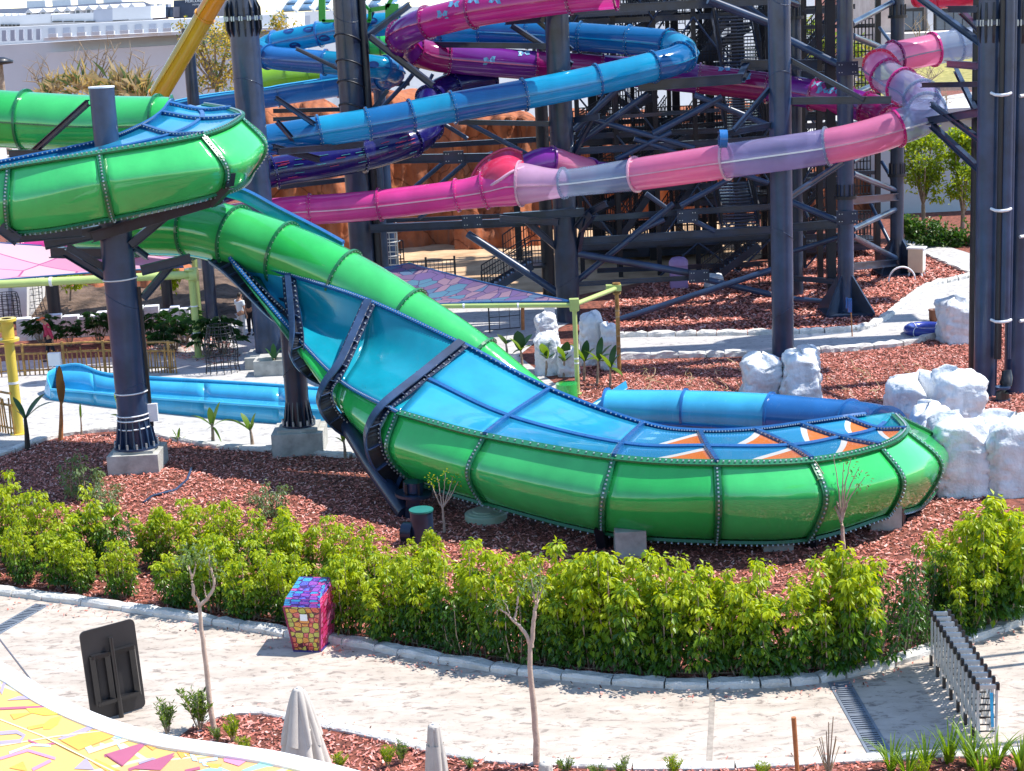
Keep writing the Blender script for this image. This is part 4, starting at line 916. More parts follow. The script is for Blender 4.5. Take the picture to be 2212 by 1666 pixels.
# hot pink run with the dome, fading into clear sections, then the hairpin at the right
PK = [(60, 545, 66.5), (160, 533, 66), (260, 518, 65.4), (450, 480, 63.8), (600, 459, 62.4), (735, 450, 62.2), (833, 441, 62), (988, 422, 61.6), (1048, 412, 61.4), (1112, 398, 61.2), (1218, 396, 60.6), (1373, 377, 59.2), (1565, 349, 57.4), (1780, 318, 56), (1880, 296, 55.6), (1938, 276, 55.6), (1985, 258, 56), (2003, 236, 56.8), (1985, 205, 58), (1945, 184, 59), (1920, 168, 59.6), (1901, 150, 60.2), (1912, 132, 60.8), (1949, 121, 61.2), (2016, 107, 61.6), (2062, 99, 61.8), (2100, 92, 62), (2180, 80, 62.4)]
PKR = [.52, .52, .52, .52, .53, .54, .54, .54, .62, .78, .50, .56, .58, .58, .58, .58, .58, .58, .58, .58, .57, .56, .56, .55, .55, .55, .55, .55]
slide('pink and clear tube slide crossing the scene to a bend at the right', PK, PKR,
      [0, 2, 4.5, 5.9, 7.0, 8.0, 9.15, 10.0, 11.0, 12.02, 13.05, 14.95, 16.9, 17.8, 18.9, 20.3, 21.4, 22.6, 24.0, 25.1, 27], [PINK, PINK, PINK, PINK, PINK, PINK, LILACP, CLEAR, PINKL, LILAC, PINKL, CLEAR, LILAC, LILAC, CLEAR, PINKL, CLEAR, PINKL, CLEAR, CLEAR], [PINKD, PINKD, PINKD, PINKD, PINKD, PINKD, PINKLIP, CLEAR, PINKLIP, PINKLIP, CLEAR, PINKD, CLEAR, CLEAR, PINKD, PINKD, REDC, TMAG2, PINKD, CLEAR], seam=[PINKLIP] * 7 + [WHITEP, PINKLIP, WHITEP, PINKLIP, WHITEP] + [CLEAR] * 10, bolt=True, fo=.08)
def dome():
    rt = thing('slide_hood', 'red pink scoop shaped hood over the entry of the pink tube', 'slide hood', P(1080, 380, 62.3))
    S = surf([PP([(1008, 402, 61.8), (1040, 350, 62.2), (1092, 322, 62.4), (1128, 330, 62.4)]), PP([(1020, 404, 61.2), (1058, 366, 61.0), (1098, 348, 61.0), (1132, 352, 61.2)]), PP([(1050, 408, 60.9), (1075, 392, 60.6), (1105, 372, 60.6), (1132, 362, 60.8)])])
    patch(S, 0, 3, 0, 2, 18, 10, .03, 'hood_shell', REDC, rt)
    mb = MB(); mb.sweep([S(3 * i / 24, 2) for i in range(25)], .06, 8); mb.build('hood_lip', PINKLIP, rt)
    mb = MB(); mb.sweep([S(3 * i / 24, 0) for i in range(25)], .05, 8); mb.build('hood_lip', REDC, rt)
dome()
slide('violet pink tube stub merging behind the clear section of the pink slide', [(1120, 372, 63.4), (1180, 350, 63.6), (1230, 362, 64), (1300, 378, 65), (1360, 372, 66)], [.5, .56, .54, .5, .48], [0, 1.2, 2.6, 4], [TPURP, PINKL, TPURP], TPURP, fo=.07)
slide('red tube slide cropped by the top edge at the right', [(1985, -18, 57), (2030, -14, 56.5), (2120, -20, 56), (2230, -32, 56)], [.45, .48, .48, .48], [0, 1, 3], [REDC], REDC, fo=.06)
SPT = [(860, 50, 71.5), (780, 57, 71.8), (725, 66, 72), (690, 74, 72.2), (612, 90, 72.6), (583, 99, 72.8), (568, 111, 72.6), (584, 124, 72), (640, 130, 71.6), (730, 137, 71.2), (807, 144, 70.9), (838, 150, 71.2), (850, 160, 72), (828, 169, 73), (780, 172, 73.8), (700, 182, 74)]
SB = slide('light blue tube slide printed with dark spots, folding behind the tall posts', SPT, .47, [0, 1.5, 3.0, 4.4, 6.9, 8.7, 10.6, 13, 15], [TBLUE, TBLUE, TBLUE, TBLUE, FLUMED, TBLUE, TBLUE2, TBLUE2], FLUMED, seam=FLUMED, fo=.08)
bmb = MB(); st_ = PP(SPT)
for t, a in ((.6, .4), (1.7, .5), (2.2, 1.1), (2.6, -.5), (3.2, .6), (3.7, .9), (3.6, -.6), (6.6, .8), (6.9, .3), (9.6, 1.0), (9.5, -.9), (10, .2), (11.3, .2), (12.4, -.4)):
    c = cr(st_, t); tg, sd, up = frame_of(cr(st_, t + .03) - cr(st_, t - .03)); sd = sd if sd.y < 0 else -sd
    bmb.add([c + (sd * cos(a + .33 * sin(x)) + up * sin(a + .33 * sin(x))) * .482 + tg * .24 * cos(x) + tg * .05 * sin(x) for x in [2 * pi * i / 12 for i in range(12)]], [tuple(range(12))])
bmb.build('spot_prints', plain('print_deep_blue', (.012, .05, .20), .35, .1), SB, kind='stuff')
slide('mid blue open trough slide passing behind the two tall dark posts', [(300, 250, 71.5), (400, 225, 72), (484, 211, 72.4), (577, 201, 72.8), (620, 193, 73), (721, 178, 73.4), (800, 166, 73.8)], .62, [0, 1.3, 3.4, 5.05, 6], [FLUMED, FLUMED], FLUMED, arc=(pi * .42, pi * 1.58), fo=.06, lip=FLUME)
slide('yellow and amber slide dropping steeply across the upper left', [(560, -160, 66), (463, 0, 67), (430, 56, 67.4), (375, 150, 68), (347, 198, 68.4), (322, 245, 68.8), (300, 285, 69.2)], .38, [0, 1.6, 4.2, 6], [YEL2, YEL, YEL2], YEL2, fo=.05, lip=None, seam=YEL)
slide('lime green trough slide glimpsed behind the blue tubes', [(560, 180, 80), (620, 168, 80), (680, 162, 80.3), (740, 156, 80.6)], .75, [0, 1, 1.7, 3], [LIME], LIME, fo=.06)
slide('dark green tube glimpsed through the steel beside the second tall post', [(770, 98, 78), (810, 97, 78), (850, 96, 78)], .5, [0, .7, 1.3, 2], [GREEN], GREEND, fo=.06)
def green_sign():
    Y = 69.0; rt = thing('zigzag_sign', 'bright green zigzag frame cut off by the top edge', 'sign', P(775, 45, Y))
    for a, b, w_ in (((695, -20), (696, 47), 12), ((696, 45.5), (801, 45.5), 5.5), ((727, 42), (778, 3), 9), ((778, 3), (800, -14), 11), ((799, 45), (799, 24), 6), ((800, 24), (780, 2), 5), ((800, 22), (836, 16), 8), ((836, 16), (850, -10), 7), ((846.5, 43), (846.5, 8), 24)):
        MB().bar(P(*a, Y), P(*b, Y), *((w_ * mpp(Y) * 1.15, .2) if abs(a[0] - b[0]) < 2 else (.2, w_ * mpp(Y) * 1.15))).build('frame_bar', SIGNG, rt)
green_sign()
# ================================================================== free standing posts
def post(name, label, ub, vb, ut, vt, rpx, Y=None, mat=STEELG, plinth=None, flange=(), straps=(), base_cone=True, nseg=28, rtop=None):
    Y = Y or G(ub, vb).y; r = rpx * mpp(Y); b = P(ub, vb, Y)
    hb = plinth[1] if plinth else 0.0
    top = P(ut, vt, Y); b = V((b.x, Y, hb)); top = V((b.x, Y, top.z))
    root = thing(name, label, 'post', (b.x, b.y, 0))
    mb = MB(); mb.cyl(b, top, r, rtop * mpp(Y) if rtop else r, n=nseg); sh = mb.build('shaft', mat, root)
    mb = MB(); z = b.z + 1.6                       # welded seams spiral slightly
    while z < top.z:
        mb.sweep([V((b.x + cos(a) * (r + .004), Y + sin(a) * (r + .004), z + .25 * sin(a + z))) for a in [2 * pi * i / 20 for i in range(21)]], .012, 4, caps=False); z += 2.6
    mb.build('weld_seams', mat, sh, kind='stuff')
    if plinth:
        s_, h_ = plinth[0], plinth[1]
        m_ = MB(); m_.box((b.x, Y, h_ * .44), (s_, s_, h_ * .88)); m_.box((b.x, Y, h_ * .94), (s_ * .78, s_ * .78, h_ * .12 - .002)); m_.build('concrete_plinth', CONC, root)
    if base_cone:
        m_ = MB(); m_.cyl(b, b + V((0, 0, .06)), r * 1.42, n=nseg); m_.build('base_plate', mat, root)
        m_ = MB()
        for i in range(16):
            a = 2 * pi * i / 16 + .1; d = V((cos(a), sin(a), 0)); n_ = V((-sin(a), cos(a), 0)) * .02; h_ = r * 2.3
            q = [b + d * r * .98 + V((0, 0, .06)), b + d * r * 1.32 + V((0, 0, .06)), b + d * r * 1.28 + V((0, 0, .16)), b + d * r * .98 + V((0, 0, h_))]
            m_.add([p - n_ for p in q] + [p + n_ for p in q], [(0, 1, 2, 3), (7, 6, 5, 4), (0, 4, 5, 1), (1, 5, 6, 2), (2, 6, 7, 3), (3, 7, 4, 0)])
        m_.build('base_gussets', mat, root, kind='stuff')
        m_ = MB()
        for i in range(14):
            a = 2 * pi * i / 14; m_.cyl(b + V((cos(a) * r * 1.36, sin(a) * r * 1.36, .06)), b + V((cos(a) * r * 1.36, sin(a) * r * 1.36, .2)), .03, n=6)
        m_.build('anchor_bolts', GALV, root, kind='stuff')
    for v in flange:
        z = P(ub, v, Y).z; c = V((b.x, Y, z)); m_ = MB(); m_.cyl(c - V((0, 0, .05)), c + V((0, 0, .05)), r * 1.28, n=nseg); f_ = m_.build('flange_ring', mat, root); m_ = MB(); bm = MB()
        for i in range(14):
            a = 2 * pi * i / 14; d = V((cos(a), sin(a), 0)); n_ = V((-sin(a), cos(a), 0)) * .03
            for s_ in (-1, 1):
                q = [c + d * r * .98 + V((0, 0, .05 * s_)), c + d * r * 1.24 + V((0, 0, .05 * s_)), c + d * r * 1.24 + V((0, 0, r * .7 * s_)), c + d * r * .98 + V((0, 0, r * 1.25 * s_))]
                m_.add([p - n_ for p in q] + [p + n_ for p in q], [(0, 1, 2, 3), (7, 6, 5, 4), (0, 4, 5, 1), (1, 5, 6, 2), (2, 6, 7, 3), (3, 7, 4, 0)])
            for e in (-.22, .22):
                q = c + V((cos(a + e * .7) * r * 1.27, sin(a + e * .7) * r * 1.27, 0)); bm.box(q, (.04, .04, .16))
        m_.build('flange_gussets', STEELK, f_, kind='stuff'); bm.build('flange_bolts', GALV, f_, kind='stuff')
    for v in straps:
        z = P(ub, v, Y).z; m_ = MB(); m_.sweep([V((b.x + cos(a) * (r + .02), Y + sin(a) * (r + .02), z + .02 * cos(a))) for a in [2 * pi * i / 24 for i in range(25)]], .022, 5, caps=False); m_.build('cable_tie', STRAPW, root)
    return root, b, r, Y
def arm(root, p, q, w_=.2, h_=.28, nm='bracket_arm', mat=STEEL): MB().ibeam(p, q, w_, h_).build(nm, mat, root)

PA, bA, rA, YA = post('support_post', 'thick slate steel post on a concrete block standing in the mulch at the left', 300, 1011, 262, 470, 35, plinth=(1.42, .62), straps=(600, 845, 893, 903, 921))
m_ = MB(); m_.cyl((bA.x, YA, P(262, 470, YA).z), (bA.x, YA, P(218, 190, YA).z), 26.5 * mpp(YA), n=28); m_.build('upper_shaft', STEELG, PA)
m_ = MB(); c = V((bA.x, YA, P(218, 190, YA).z)); m_.cyl(c, c + V((0, 0, .04)), 27.5 * mpp(YA), n=28); m_.build('top_cap', STRAPW, PA)
m_ = MB(); m_.bar((bA.x + rA + .05, YA, 1.2), (bA.x + rA + .05, YA, P(300, 620, YA).z), .08); m_.build('cable_conduit', STEELK, PA)
m_ = MB(); m_.box((bA.x + rA + .1, YA - .05, P(330, 890, YA).z), (.3, .12, .5)); m_.build('junction_box', STRAPW, PA)
arm(PA, P(95, 525, YA - .6), P(258, 492, YA), .26, .36); arm(PA, P(110, 545, YA + 1.2), P(255, 548, YA + .5), .26, .3)
arm(PA, P(145, 533, YA - .5), P(250, 592, YA), .18, .2); arm(PA, P(140, 545, YA + .9), P(252, 612, YA + .3), .18, .22)
arm(PA, P(282, 530, YA - .2), P(375, 452, YA + .2), .18, .24); arm(PA, P(305, 585, YA), P(412, 558, YA + .4), .22, .26); arm(PA, P(308, 645, YA), P(372, 570, YA + .4), .18, .2)
arm(PA, P(290, 535, YA), P(318, 556, YA + .4), .14, .16); arm(PA, P(70, 330, YA + 3.2), P(190, 222, YA), .12, .16); arm(PA, P(20, 332, YA + 3), P(190, 330, YA + 2.2), .22, .2)
arm(PA, P(200, 512, YA - .3), P(480, 428, YA - 1.6), .26, .3); arm(PA, P(20, 512, YA - 2.6), P(175, 500, YA - 1.2), .4, .3); arm(PA, P(0, 490, YA - 2.7), P(40, 520, YA - 2.6), .3, .3)
m_ = MB(); m_.ibeam(P(455, 438, 44.5), P(492, 400, 44.3), .25, .3); m_.ibeam(P(492, 400, 44.3), P(496, 372, 44.2), .25, .2); m_.build('saddle_bracket', STEELK, PA)

PB_, bB_, rB_, YB_ = post('support_post', 'tallest blue grey post with a bolted finned joint near the top edge', 585, 790, 532, -60, 31, Y=60, plinth=(1.6, .5), flange=(37,), base_cone=False)
arm(PB_, P(596, 212, YB_), P(752, 318, YB_ + 3), .12, .16); arm(PB_, P(590, 318, YB_), P(690, 345, YB_ + 2), .2, .22); arm(PB_, P(600, 328, YB_), P(785, 312, YB_ + 3.2), .24, .24); arm(PB_, P(598, 262, YB_), P(662, 335, YB_ + 2.5), .12, .16)
post('support_post', 'short dark post on a pale square plinth in front of the blue flume', 650, 972, 622, 640, 26, plinth=(1.45, .74), mat=STEEL, base_cone=True)
PD, bD, rD, YD = post('support_post', 'second tall dark post right of the finned one, wrapped with thin cables', 792, 690, 748, -60, 27, Y=67.5, mat=STEEL, base_cone=False)
m_ = MB(); m_.cyl((bD.x + rD + .12, YD, 0), (bD.x + rD + .12, YD, P(750, -40, YD).z), .16, n=10); m_.build('side_pipe', STEELK, PD)
m_ = MB()
for v in (85, 140, 185, 235): 
    z = P(770, v, YD).z; m_.sweep([V((bD.x + cos(a) * (rD + .03), YD + sin(a) * (rD + .03), z - .25 * sin(a + .6))) for a in [2 * pi * i / 20 for i in range(21)]], .03, 5, caps=False)
m_.build('wrapped_cable', STEELK, PD)
arm(PD, P(790, 82, YD), P(885, 10, YD + 1.5), .18, .22); arm(PD, P(800, 80, YD), P(935, 185, YD - 1), .2, .24); arm(PD, P(780, 172, YD), P(640, 105, YD + 3), .1, .14); arm(PD, P(790, 255, YD), P(838, 195, YD), .14, .16)
PE, bE, rE, YE = post('support_post', 'dark post rising from pale rocks in the centre, gripping the pink slide', 1229, 700, 1194, -40, 25.5, Y=65.6, base_cone=False, mat=STEEL)
for a, b_, w_ in (((1240, 260, 0), (1295, 252, -1), .2), ((1240, 330, 0), (1282, 258, -.6), .14), ((1236, 140, 0), (1105, 55, 1.5), .16), ((1190, 42, 0), (1092, 48, 1), .18), ((1185, 20, 0), (1170, 48, 0), .14), ((1196, 100, 0), (905, 96, 3), .18), ((1236, 108, 0), (1158, 42, .5), .14), ((1205, 480, -.4), (1080, 472, -1), .2), ((1262, 458, -.6), (1088, 470, -.6), .26), ((1208, 540, 0), (1120, 462, -.6), .2), ((1248, 548, 0), (1262, 470, -.5), .16), ((1250, 470, 0), (1310, 440, -1), .2), ((1250, 495, -.3), (1276, 462, -.7), .3), ((1212, 268, 0), (990, 264, .4), .16)):
    arm(PE, P(a[0], a[1], YE + a[2]), P(b_[0], b_[1], YE + b_[2]), w_, w_ * 1.2)
m_ = MB(); m_.box(P(1187, 668, YE - .8), (.4, .03, .45)); m_.build('notice_plate', STRAPW, PE)
PF, bF_, rF, YF = post('support_post', 'slate blue post planted between the two white rocks at the right of centre', 1692, 800, 1676, -60, 24, Y=57.4, base_cone=False)
for a, b_, w_ in (((1704, 128, 0), (1866, 216, -1), .13), ((1704, 218, 0), (1925, 216, -1.2), .2), ((1662, 192, 0), (1585, 282, -1), .12), ((1668, 270, -.1), (1552, 292, -1), .17), ((1700, 430, 0), (1820, 350, 4), .14)):
    arm(PF, P(a[0], a[1], YF + a[2]), P(b_[0], b_[1], YF + b_[2]), w_, w_ * 1.2)
MB().cyl(P(1570, 300, YF - 1), P(1553, 300, YF - 1), .3, n=16).build('hanger_drum', FLUMED, PF)
# the cluster at the right edge
def cluster():
    Y = 50.5; x = lambda u: P(u, 500, Y).x; rt = thing('post_cluster', 'cluster of huge slate posts and drain pipes at the right edge', 'posts', (x(2150), Y, 0))
    def cy(u, rpx, dy, nm, mat, zt=16, zb=0.0): xx = P(u, 500, Y + dy).x; MB().cyl((xx, Y + dy, zb), (xx, Y + dy, zt), rpx * mpp(Y), n=26).build(nm, mat, rt)
    cy(2133, 25, 0, 'post_shaft', STEELG); cy(2199, 24, .2, 'post_shaft', STEELG); cy(2246, 24, .6, 'post_shaft', STEELG); cy(2114, 19, 2.6, 'post_shaft', STEELK)
    cy(2160, 7.5, -.45, 'cable_conduit', STEELK, zb=1.2); cy(2174, 10, -.55, 'drain_pipe', STEELG, zb=2.4); cy(2184, 5, -.5, 'cable_conduit', STEELG, zb=1.2)
    m_ = MB(); m_.sweep(PP([(2174, 800, Y - .55), (2176, 815, Y - .6), (2172, 830, Y - .75), (2166, 850, Y - .85), (2165, 905, Y - .85)]), [.14, .17, .19, .2, .2], 14); el = m_.build('pipe_elbow', BLACKP, rt)
    for v in (835, 862, 888): MB().cyl(P(2166, v, Y - .85), P(2166, v + 4, Y - .85), .225, n=16).build('pipe_collar', STEELG, el)
    for v in (202, 232 + 220, 692):
        m_ = MB(); m_.sweep(PP([(2141, v - 1, Y - .40), (2150, v + 3, Y - .62), (2165, v + 4, Y - .74), (2178, v + 2, Y - .74), (2184, v - 1, Y - .66)]), .045, 8); m_.build('cable_tie', STRAPW, rt)
    for v in (206, 510, 692): 
        m_ = MB(); m_.sweep(PP([(2203, v + 2, Y - .3), (2218, v, Y - .2)]), .05, 8); m_.build('cable_tie', STRAPW, rt)
    for u in (2133, 2199):
        c = V((x(u), Y + (0 if u < 2150 else .2), P(u, 49, Y).z)); r = 25 * mpp(Y); MB().cyl(c - V((0, 0, .06)), c + V((0, 0, .06)), r * 1.16, n=26).build('flange_ring', STEELG, rt); m_ = MB(); bm = MB()
        for i in range(10):
            a = 2 * pi * i / 10 + .3; d = V((cos(a), sin(a), 0)); n_ = V((-sin(a), cos(a), 0)) * .035
            for s_ in (-1, 1):
                q = [c + d * r * .98 + V((0, 0, .05 * s_)), c + d * r * 1.14 + V((0, 0, .05 * s_)), c + d * r * 1.1 + V((0, 0, .35 * s_)), c + d * r * .98 + V((0, 0, .6 * s_))]
                m_.add([p - n_ for p in q] + [p + n_ for p in q], [(0, 1, 2, 3), (7, 6, 5, 4), (0, 4, 5, 1), (1, 5, 6, 2), (2, 6, 7, 3), (3, 7, 4, 0)])
            for e in (-.2, .2): bm.box(c + V((cos(a + e) * r * 1.14, sin(a + e) * r * 1.14, 0)), (.04, .04, .18))
        m_.build('flange_gussets', STEELK, rt, kind='stuff'); bm.build('flange_bolts', GALV, rt, kind='stuff')
    for a, b_, w_ in (((2120, 95, 0), (1985, -5, 5), .14), ((2115, 20, 1), (2048, 20, 5), .16), ((2116, 65, 1), (2075, 25, 5), .14), ((2116, 143, 1), (2046, 138, 8), .18), ((2110, 245, 1), (2064, 150, 8), .14), ((2118, 182, 1), (1992, 184, 6), .13), ((2122, 242, 0), (2005, 262, 5), .2), ((2125, 375, 0), (2012, 270, 4.5), .16), ((2120, 305, 0), (2012, 225, 4.5), .13)):
        arm(rt, P(a[0], a[1], Y + a[2]), P(b_[0], b_[1], Y + b_[2]), w_, w_ * 1.25)
cluster()

# ================================================================== the steel stair tower
TW = thing('stair_tower', 'dense dark steel stair tower filling the upper right behind the tube slides', 'tower', P(1500, 600, 72))
def col_(u, Y, rpx, vt=-60, rnd=True, mat=STEEL, vf=(), zb=0.0, vc=300):
    p = P(u, vc, Y); z = P(u, vt, Y).z; r = rpx * mpp(Y); m_ = MB()
    if rnd: m_.cyl((p.x, Y, zb), (p.x, Y, z), r, n=18)
    else: m_.box((p.x, Y, (z + zb) / 2), (2 * r, 2 * r, z - zb))
    c = m_.build('column', mat, TW)
    for v in vf:
        zz = P(u, v, Y).z; m_ = MB(); m_.cyl((p.x, Y, zz - .06), (p.x, Y, zz + .06), r * 1.4, n=18)
        for i in range(10):
            a = 2 * pi * i / 10; m_.box((p.x + cos(a) * r * 1.15, Y + sin(a) * r * 1.15, zz + .25), (.05, .05, .5))
        m_.build('column_flange', STEELK, c)
    return c, V((p.x, Y, 0)), r
c1, b1, r1_ = col_(1826, 64.5, 17.5, mat=STEELG, vf=(426,))
c2, b2, r2_ = col_(1938, 73, 14.5, mat=STEEL, vf=(36, 378))
col_(1718, 69, 14.5, vf=(38,)); col_(1714, 71.5, 13, vt=-60); col_(1794, 66.5, 9.5, rnd=False, mat=STEELK); col_(1770, 72, 6, rnd=False, mat=STEELK); col_(1896, 76, 5.5, rnd=False, mat=STEELK)
col_(1172, 71, 14, mat=STEELK); col_(1408, 80, 11, rnd=False, mat=STEELK, vt=-60); col_(1282, 82, 9, rnd=False, mat=STEELK); col_(1330, 78, 6, rnd=False, mat=STEELK); col_(1535, 81, 9, rnd=False, mat=STEELK); col_(1650, 79, 8, rnd=False, mat=STEELK); col_(1462, 86, 8, rnd=False, mat=STEELK); col_(1600, 87, 9, rnd=False, mat=STEELK)
col_(1210, 84, 8, rnd=False, mat=STEELK); col_(826, 76, 13, vt=165, mat=STEELG); col_(806, 71.5, 17, vt=330, mat=STEEL); col_(425, 70, 13, vt=60, mat=STEEL); col_(78, 70, 14, vt=560, mat=STEELK); col_(330, 70, 12, vt=560, mat=STEELK); col_(1110, 82, 7, rnd=False, mat=STEELK, vt=300); col_(500, 76, 18, vt=560, mat=STEELK)
for (p, r, sc_) in ((b1, r1_, 2.2), (b2, r2_, 2.4)):
    m_ = MB()
    for i in range(4):
        a = pi / 4 + i * pi / 2; d = V((cos(a), sin(a), 0)); n_ = V((-sin(a), cos(a), 0)) * .04
        q = [p + d * r, p + d * r * 4.2, p + d * r * 4.2 + V((0, 0, .15)), p + d * r + V((0, 0, 1.5))]
        m_.add([x - n_ for x in q] + [x + n_ for x in q], [(0, 1, 2, 3), (7, 6, 5, 4), (0, 4, 5, 1), (1, 5, 6, 2), (2, 6, 7, 3), (3, 7, 4, 0)])
    m_.box(p + V((0, 0, .05)), (r * 6, r * 6, .1)); m_.build('column_foot', STEEL, TW)
def bm_(u0, v0, Y0, u1, v1, Y1, h_, w_=None, nm='beam', mat=STEEL): MB().ibeam(P(u0, v0, Y0), P(u1, v1, Y1), w_ or h_ * .7, h_).build(nm, mat, TW)
def br_(u0, v0, Y0, u1, v1, Y1, r=.11, mat=STEELG): MB().cyl(P(u0, v0, Y0), P(u1, v1, Y1), r, n=10).build('brace', mat, TW)
# main front frame (Y about 66)
for a in ((1246, 522, 66, 1668, 497, 66, .30), (1705, 492, 66.5, 1826, 482, 65, .32), (1277, 472, 67, 1668, 446, 67, .22), (1246, 327, 66, 1668, 300, 66, .25), (1223, 24, 67, 1672, 1, 67, .32), (1246, 614, 66, 1500, 600, 66, .18), (1250, 535, 72, 1660, 510, 72, .22), (800, 494, 67, 1215, 476, 67, .32), (800, 345, 68, 1190, 338, 68, .34), (930, 315, 74, 1190, 300, 74, .22),
          (1700, 600, 67, 1826, 610, 66, .2), (1840, 434, 66, 1940, 425, 73, .3), (1840, 576, 67, 1940, 567, 73, .3), (1840, 136, 66, 1940, 128, 73, .35), (1380, 187, 66, 1600, 170, 66, .38), (1600, 170, 66, 1614, 145, 67, .36), (1600, 140, 67, 1765, 140, 67, .38), (1700, 160, 69, 1820, 165, 69, .3), (1300, 255, 68, 1555, 238, 68, .14), (1290, 585, 74, 1640, 570, 74, .2), (1560, 445, 80, 1680, 438, 80, .18), (1250, 420, 79, 1500, 400, 79, .18), (1255, 377, 79, 1660, 360, 79, .18), (1250, 285, 80, 1660, 262, 80, .2), (1190, 150, 80, 1480, 130, 80, .2), (1480, 60, 82, 1660, 50, 82, .2), (1700, 60, 80, 1900, 55, 80, .18), (1700, 250, 80, 1930, 240, 80, .18), (1700, 380, 78, 1900, 372, 78, .18), (590, 240, 82, 800, 235, 82, .2), (590, 258, 70, 780, 250, 70, .16), (600, 405, 74, 775, 385, 74, .2), (820, 183, 74, 885, 180, 74, .2), (800, 50, 72, 860, 46, 72, .5), (770, 480, 74, 1180, 462, 74, .16), (900, 96, 74, 1200, 84, 74, .2)): bm_(*a)
# diagonals of the front frame
for a in ((1248, 548, 65.6, 1500, 592, 65.6, .14), (1240, 612, 66, 1455, 440, 66, .12), (1340, 690, 65, 1690, 575, 65, .12), (1500, 598, 65.6, 1690, 642, 65.6, .12), (1395, 418, 66, 1440, 450, 66, .1), (1370, 300, 66, 1660, 395, 66, .1), (1240, 282, 66, 1370, 160, 66, .12), (1248, 310, 66, 1400, 202, 66, .12), (1285, 260, 66, 1500, 320, 66, .11), (1410, 290, 66, 1560, 210, 66, .13), (1500, 205, 66, 1670, 275, 66, .12), (1330, 345, 66, 1450, 285, 66, .11), (1480, 468, 66, 1545, 500, 66, .1), (1435, 474, 66, 1370, 505, 66, .1), (1470, 445, 66, 1580, 385, 66, .11),
          (1705, 430, 66, 1826, 350, 65, .1), (1708, 436, 66, 1820, 482, 65, .12), (1708, 545, 66, 1815, 512, 65, .1), (1708, 645, 66, 1820, 655, 65, .1), (1702, 85, 67, 1812, 140, 66, .14), (1840, 52, 66, 1930, 4, 73, .12), (1842, 78, 66, 1925, 112, 73, .12), (1842, 205, 66, 1900, 178, 72, .12), (1842, 375, 66, 1935, 412, 73, .12), (1842, 496, 66, 1935, 452, 73, .12), (1842, 510, 66, 1938, 560, 73, .12), (1842, 350, 67, 1905, 315, 72, .1), (1900, 60, 75, 1930, 100, 73, .07), (1905, 350, 75, 1935, 400, 73, .08), (1880, 440, 75, 1930, 540, 73, .08), (1680, -5, 67, 1720, 10, 68, .14), (1530, 0, 66, 1672, 55, 66.5, .16), (1590, 0, 68, 1660, 50, 68, .16), (1745, 470, 72, 1715, 400, 72, .08), (1870, 300, 80, 1720, 220, 80, .1),
          (1010, 505, 67, 1216, 640, 66, .15), (965, 430, 72, 905, 472, 72, .08), (880, 418, 73, 960, 350, 73, .1), (920, 425, 72, 1005, 352, 72, .1), (1000, 352, 72, 1065, 330, 72, .08), (640, 290, 70, 700, 330, 70, .09), (680, 260, 72, 720, 285, 72, .08), (655, 425, 74, 672, 445, 74, .1), (800, 385, 74, 860, 320, 74, .1), (870, 185, 75, 800, 260, 75, .1), (905, 220, 75, 935, 160, 75, .08), (940, 95, 73, 870, 190, 73, .1), (1090, 55, 70, 1200, 110, 70, .09), (1000, 260, 68, 1160, 345, 68, .1), (930, 250, 70, 1010, 300, 70, .09), (805, 25, 71, 780, 84, 71, .1)): br_(*a)
# bolted node plates
for u, v, Y in ((1485, 468, 65.9), (1510, 597, 65.4), (1830, 148, 64.0), (1830, 470, 64.1), (980, 340, 67.6), (1020, 478, 66.8), (1240, 470, 65.4)):
    m_ = MB(); m_.box(P(u, v, Y), (.8, .06, .5)); pl = m_.build('node_plate', STEEL, TW); bm = MB()
    for i in (-.3, -.2, .2, .3):
        for j in (-.14, .14): bm.box(P(u, v, Y) + V((i, -.04, j)), (.035, .03, .035))
    bm.build('node_bolts', GALV, pl, kind='stuff')
# decks and stair flights with treads and railings
def railing(parent, p, q, h_=1.05, sp=.13, mat=RAIL):
    m_ = MB(); n = max(2, int((q - p).length / sp)); z = V((0, 0, h_))
    m_.bar(p + z, q + z, .05); m_.bar(p + z * .12, q + z * .12, .035); m_.bar(p + z * .6, q + z * .6, .03)
    for i in range(n + 1):
        a = p.lerp(q, i / n); m_.bar(a + (V((0, 0, .02)) if i % 8 == 0 else z * .12), a + z, .055 if i % 8 == 0 else .022)
    return m_.build('railing', mat, parent)
def flight(p, q, wid, n, parent=TW, rails=True, ydir=True):
    """stair flight from p up to q; wid measured across, away from the camera if ydir"""
    wv = V((0, wid, 0)) if ydir else V((wid, 0, 0)); m_ = MB()
    m_.bar(p, q, .08, .3); st = m_.build('stringer', STEEL, parent); MB().bar(p + wv, q + wv, .08, .3).build('stringer', STEEL, parent)
    tm = None
    for i in range(n):
        c = p.lerp(q, (i + .5) / n) + wv / 2
        if tm is None:
            d = (q - p); run = max(.22, abs(d.x if ydir else d.y) / n * .95); m2 = MB(); m2.box(c, (run, wid - .1, .045) if ydir else (wid - .1, run, .045)); o = m2.build('tread', STEELG, parent); tm = o; c0 = c
        else:
            o = tm.copy(); COL.objects.link(o); o.location = tm.location + (c - c0)
    if rails: railing(parent, p, q); railing(parent, p + wv, q + wv)
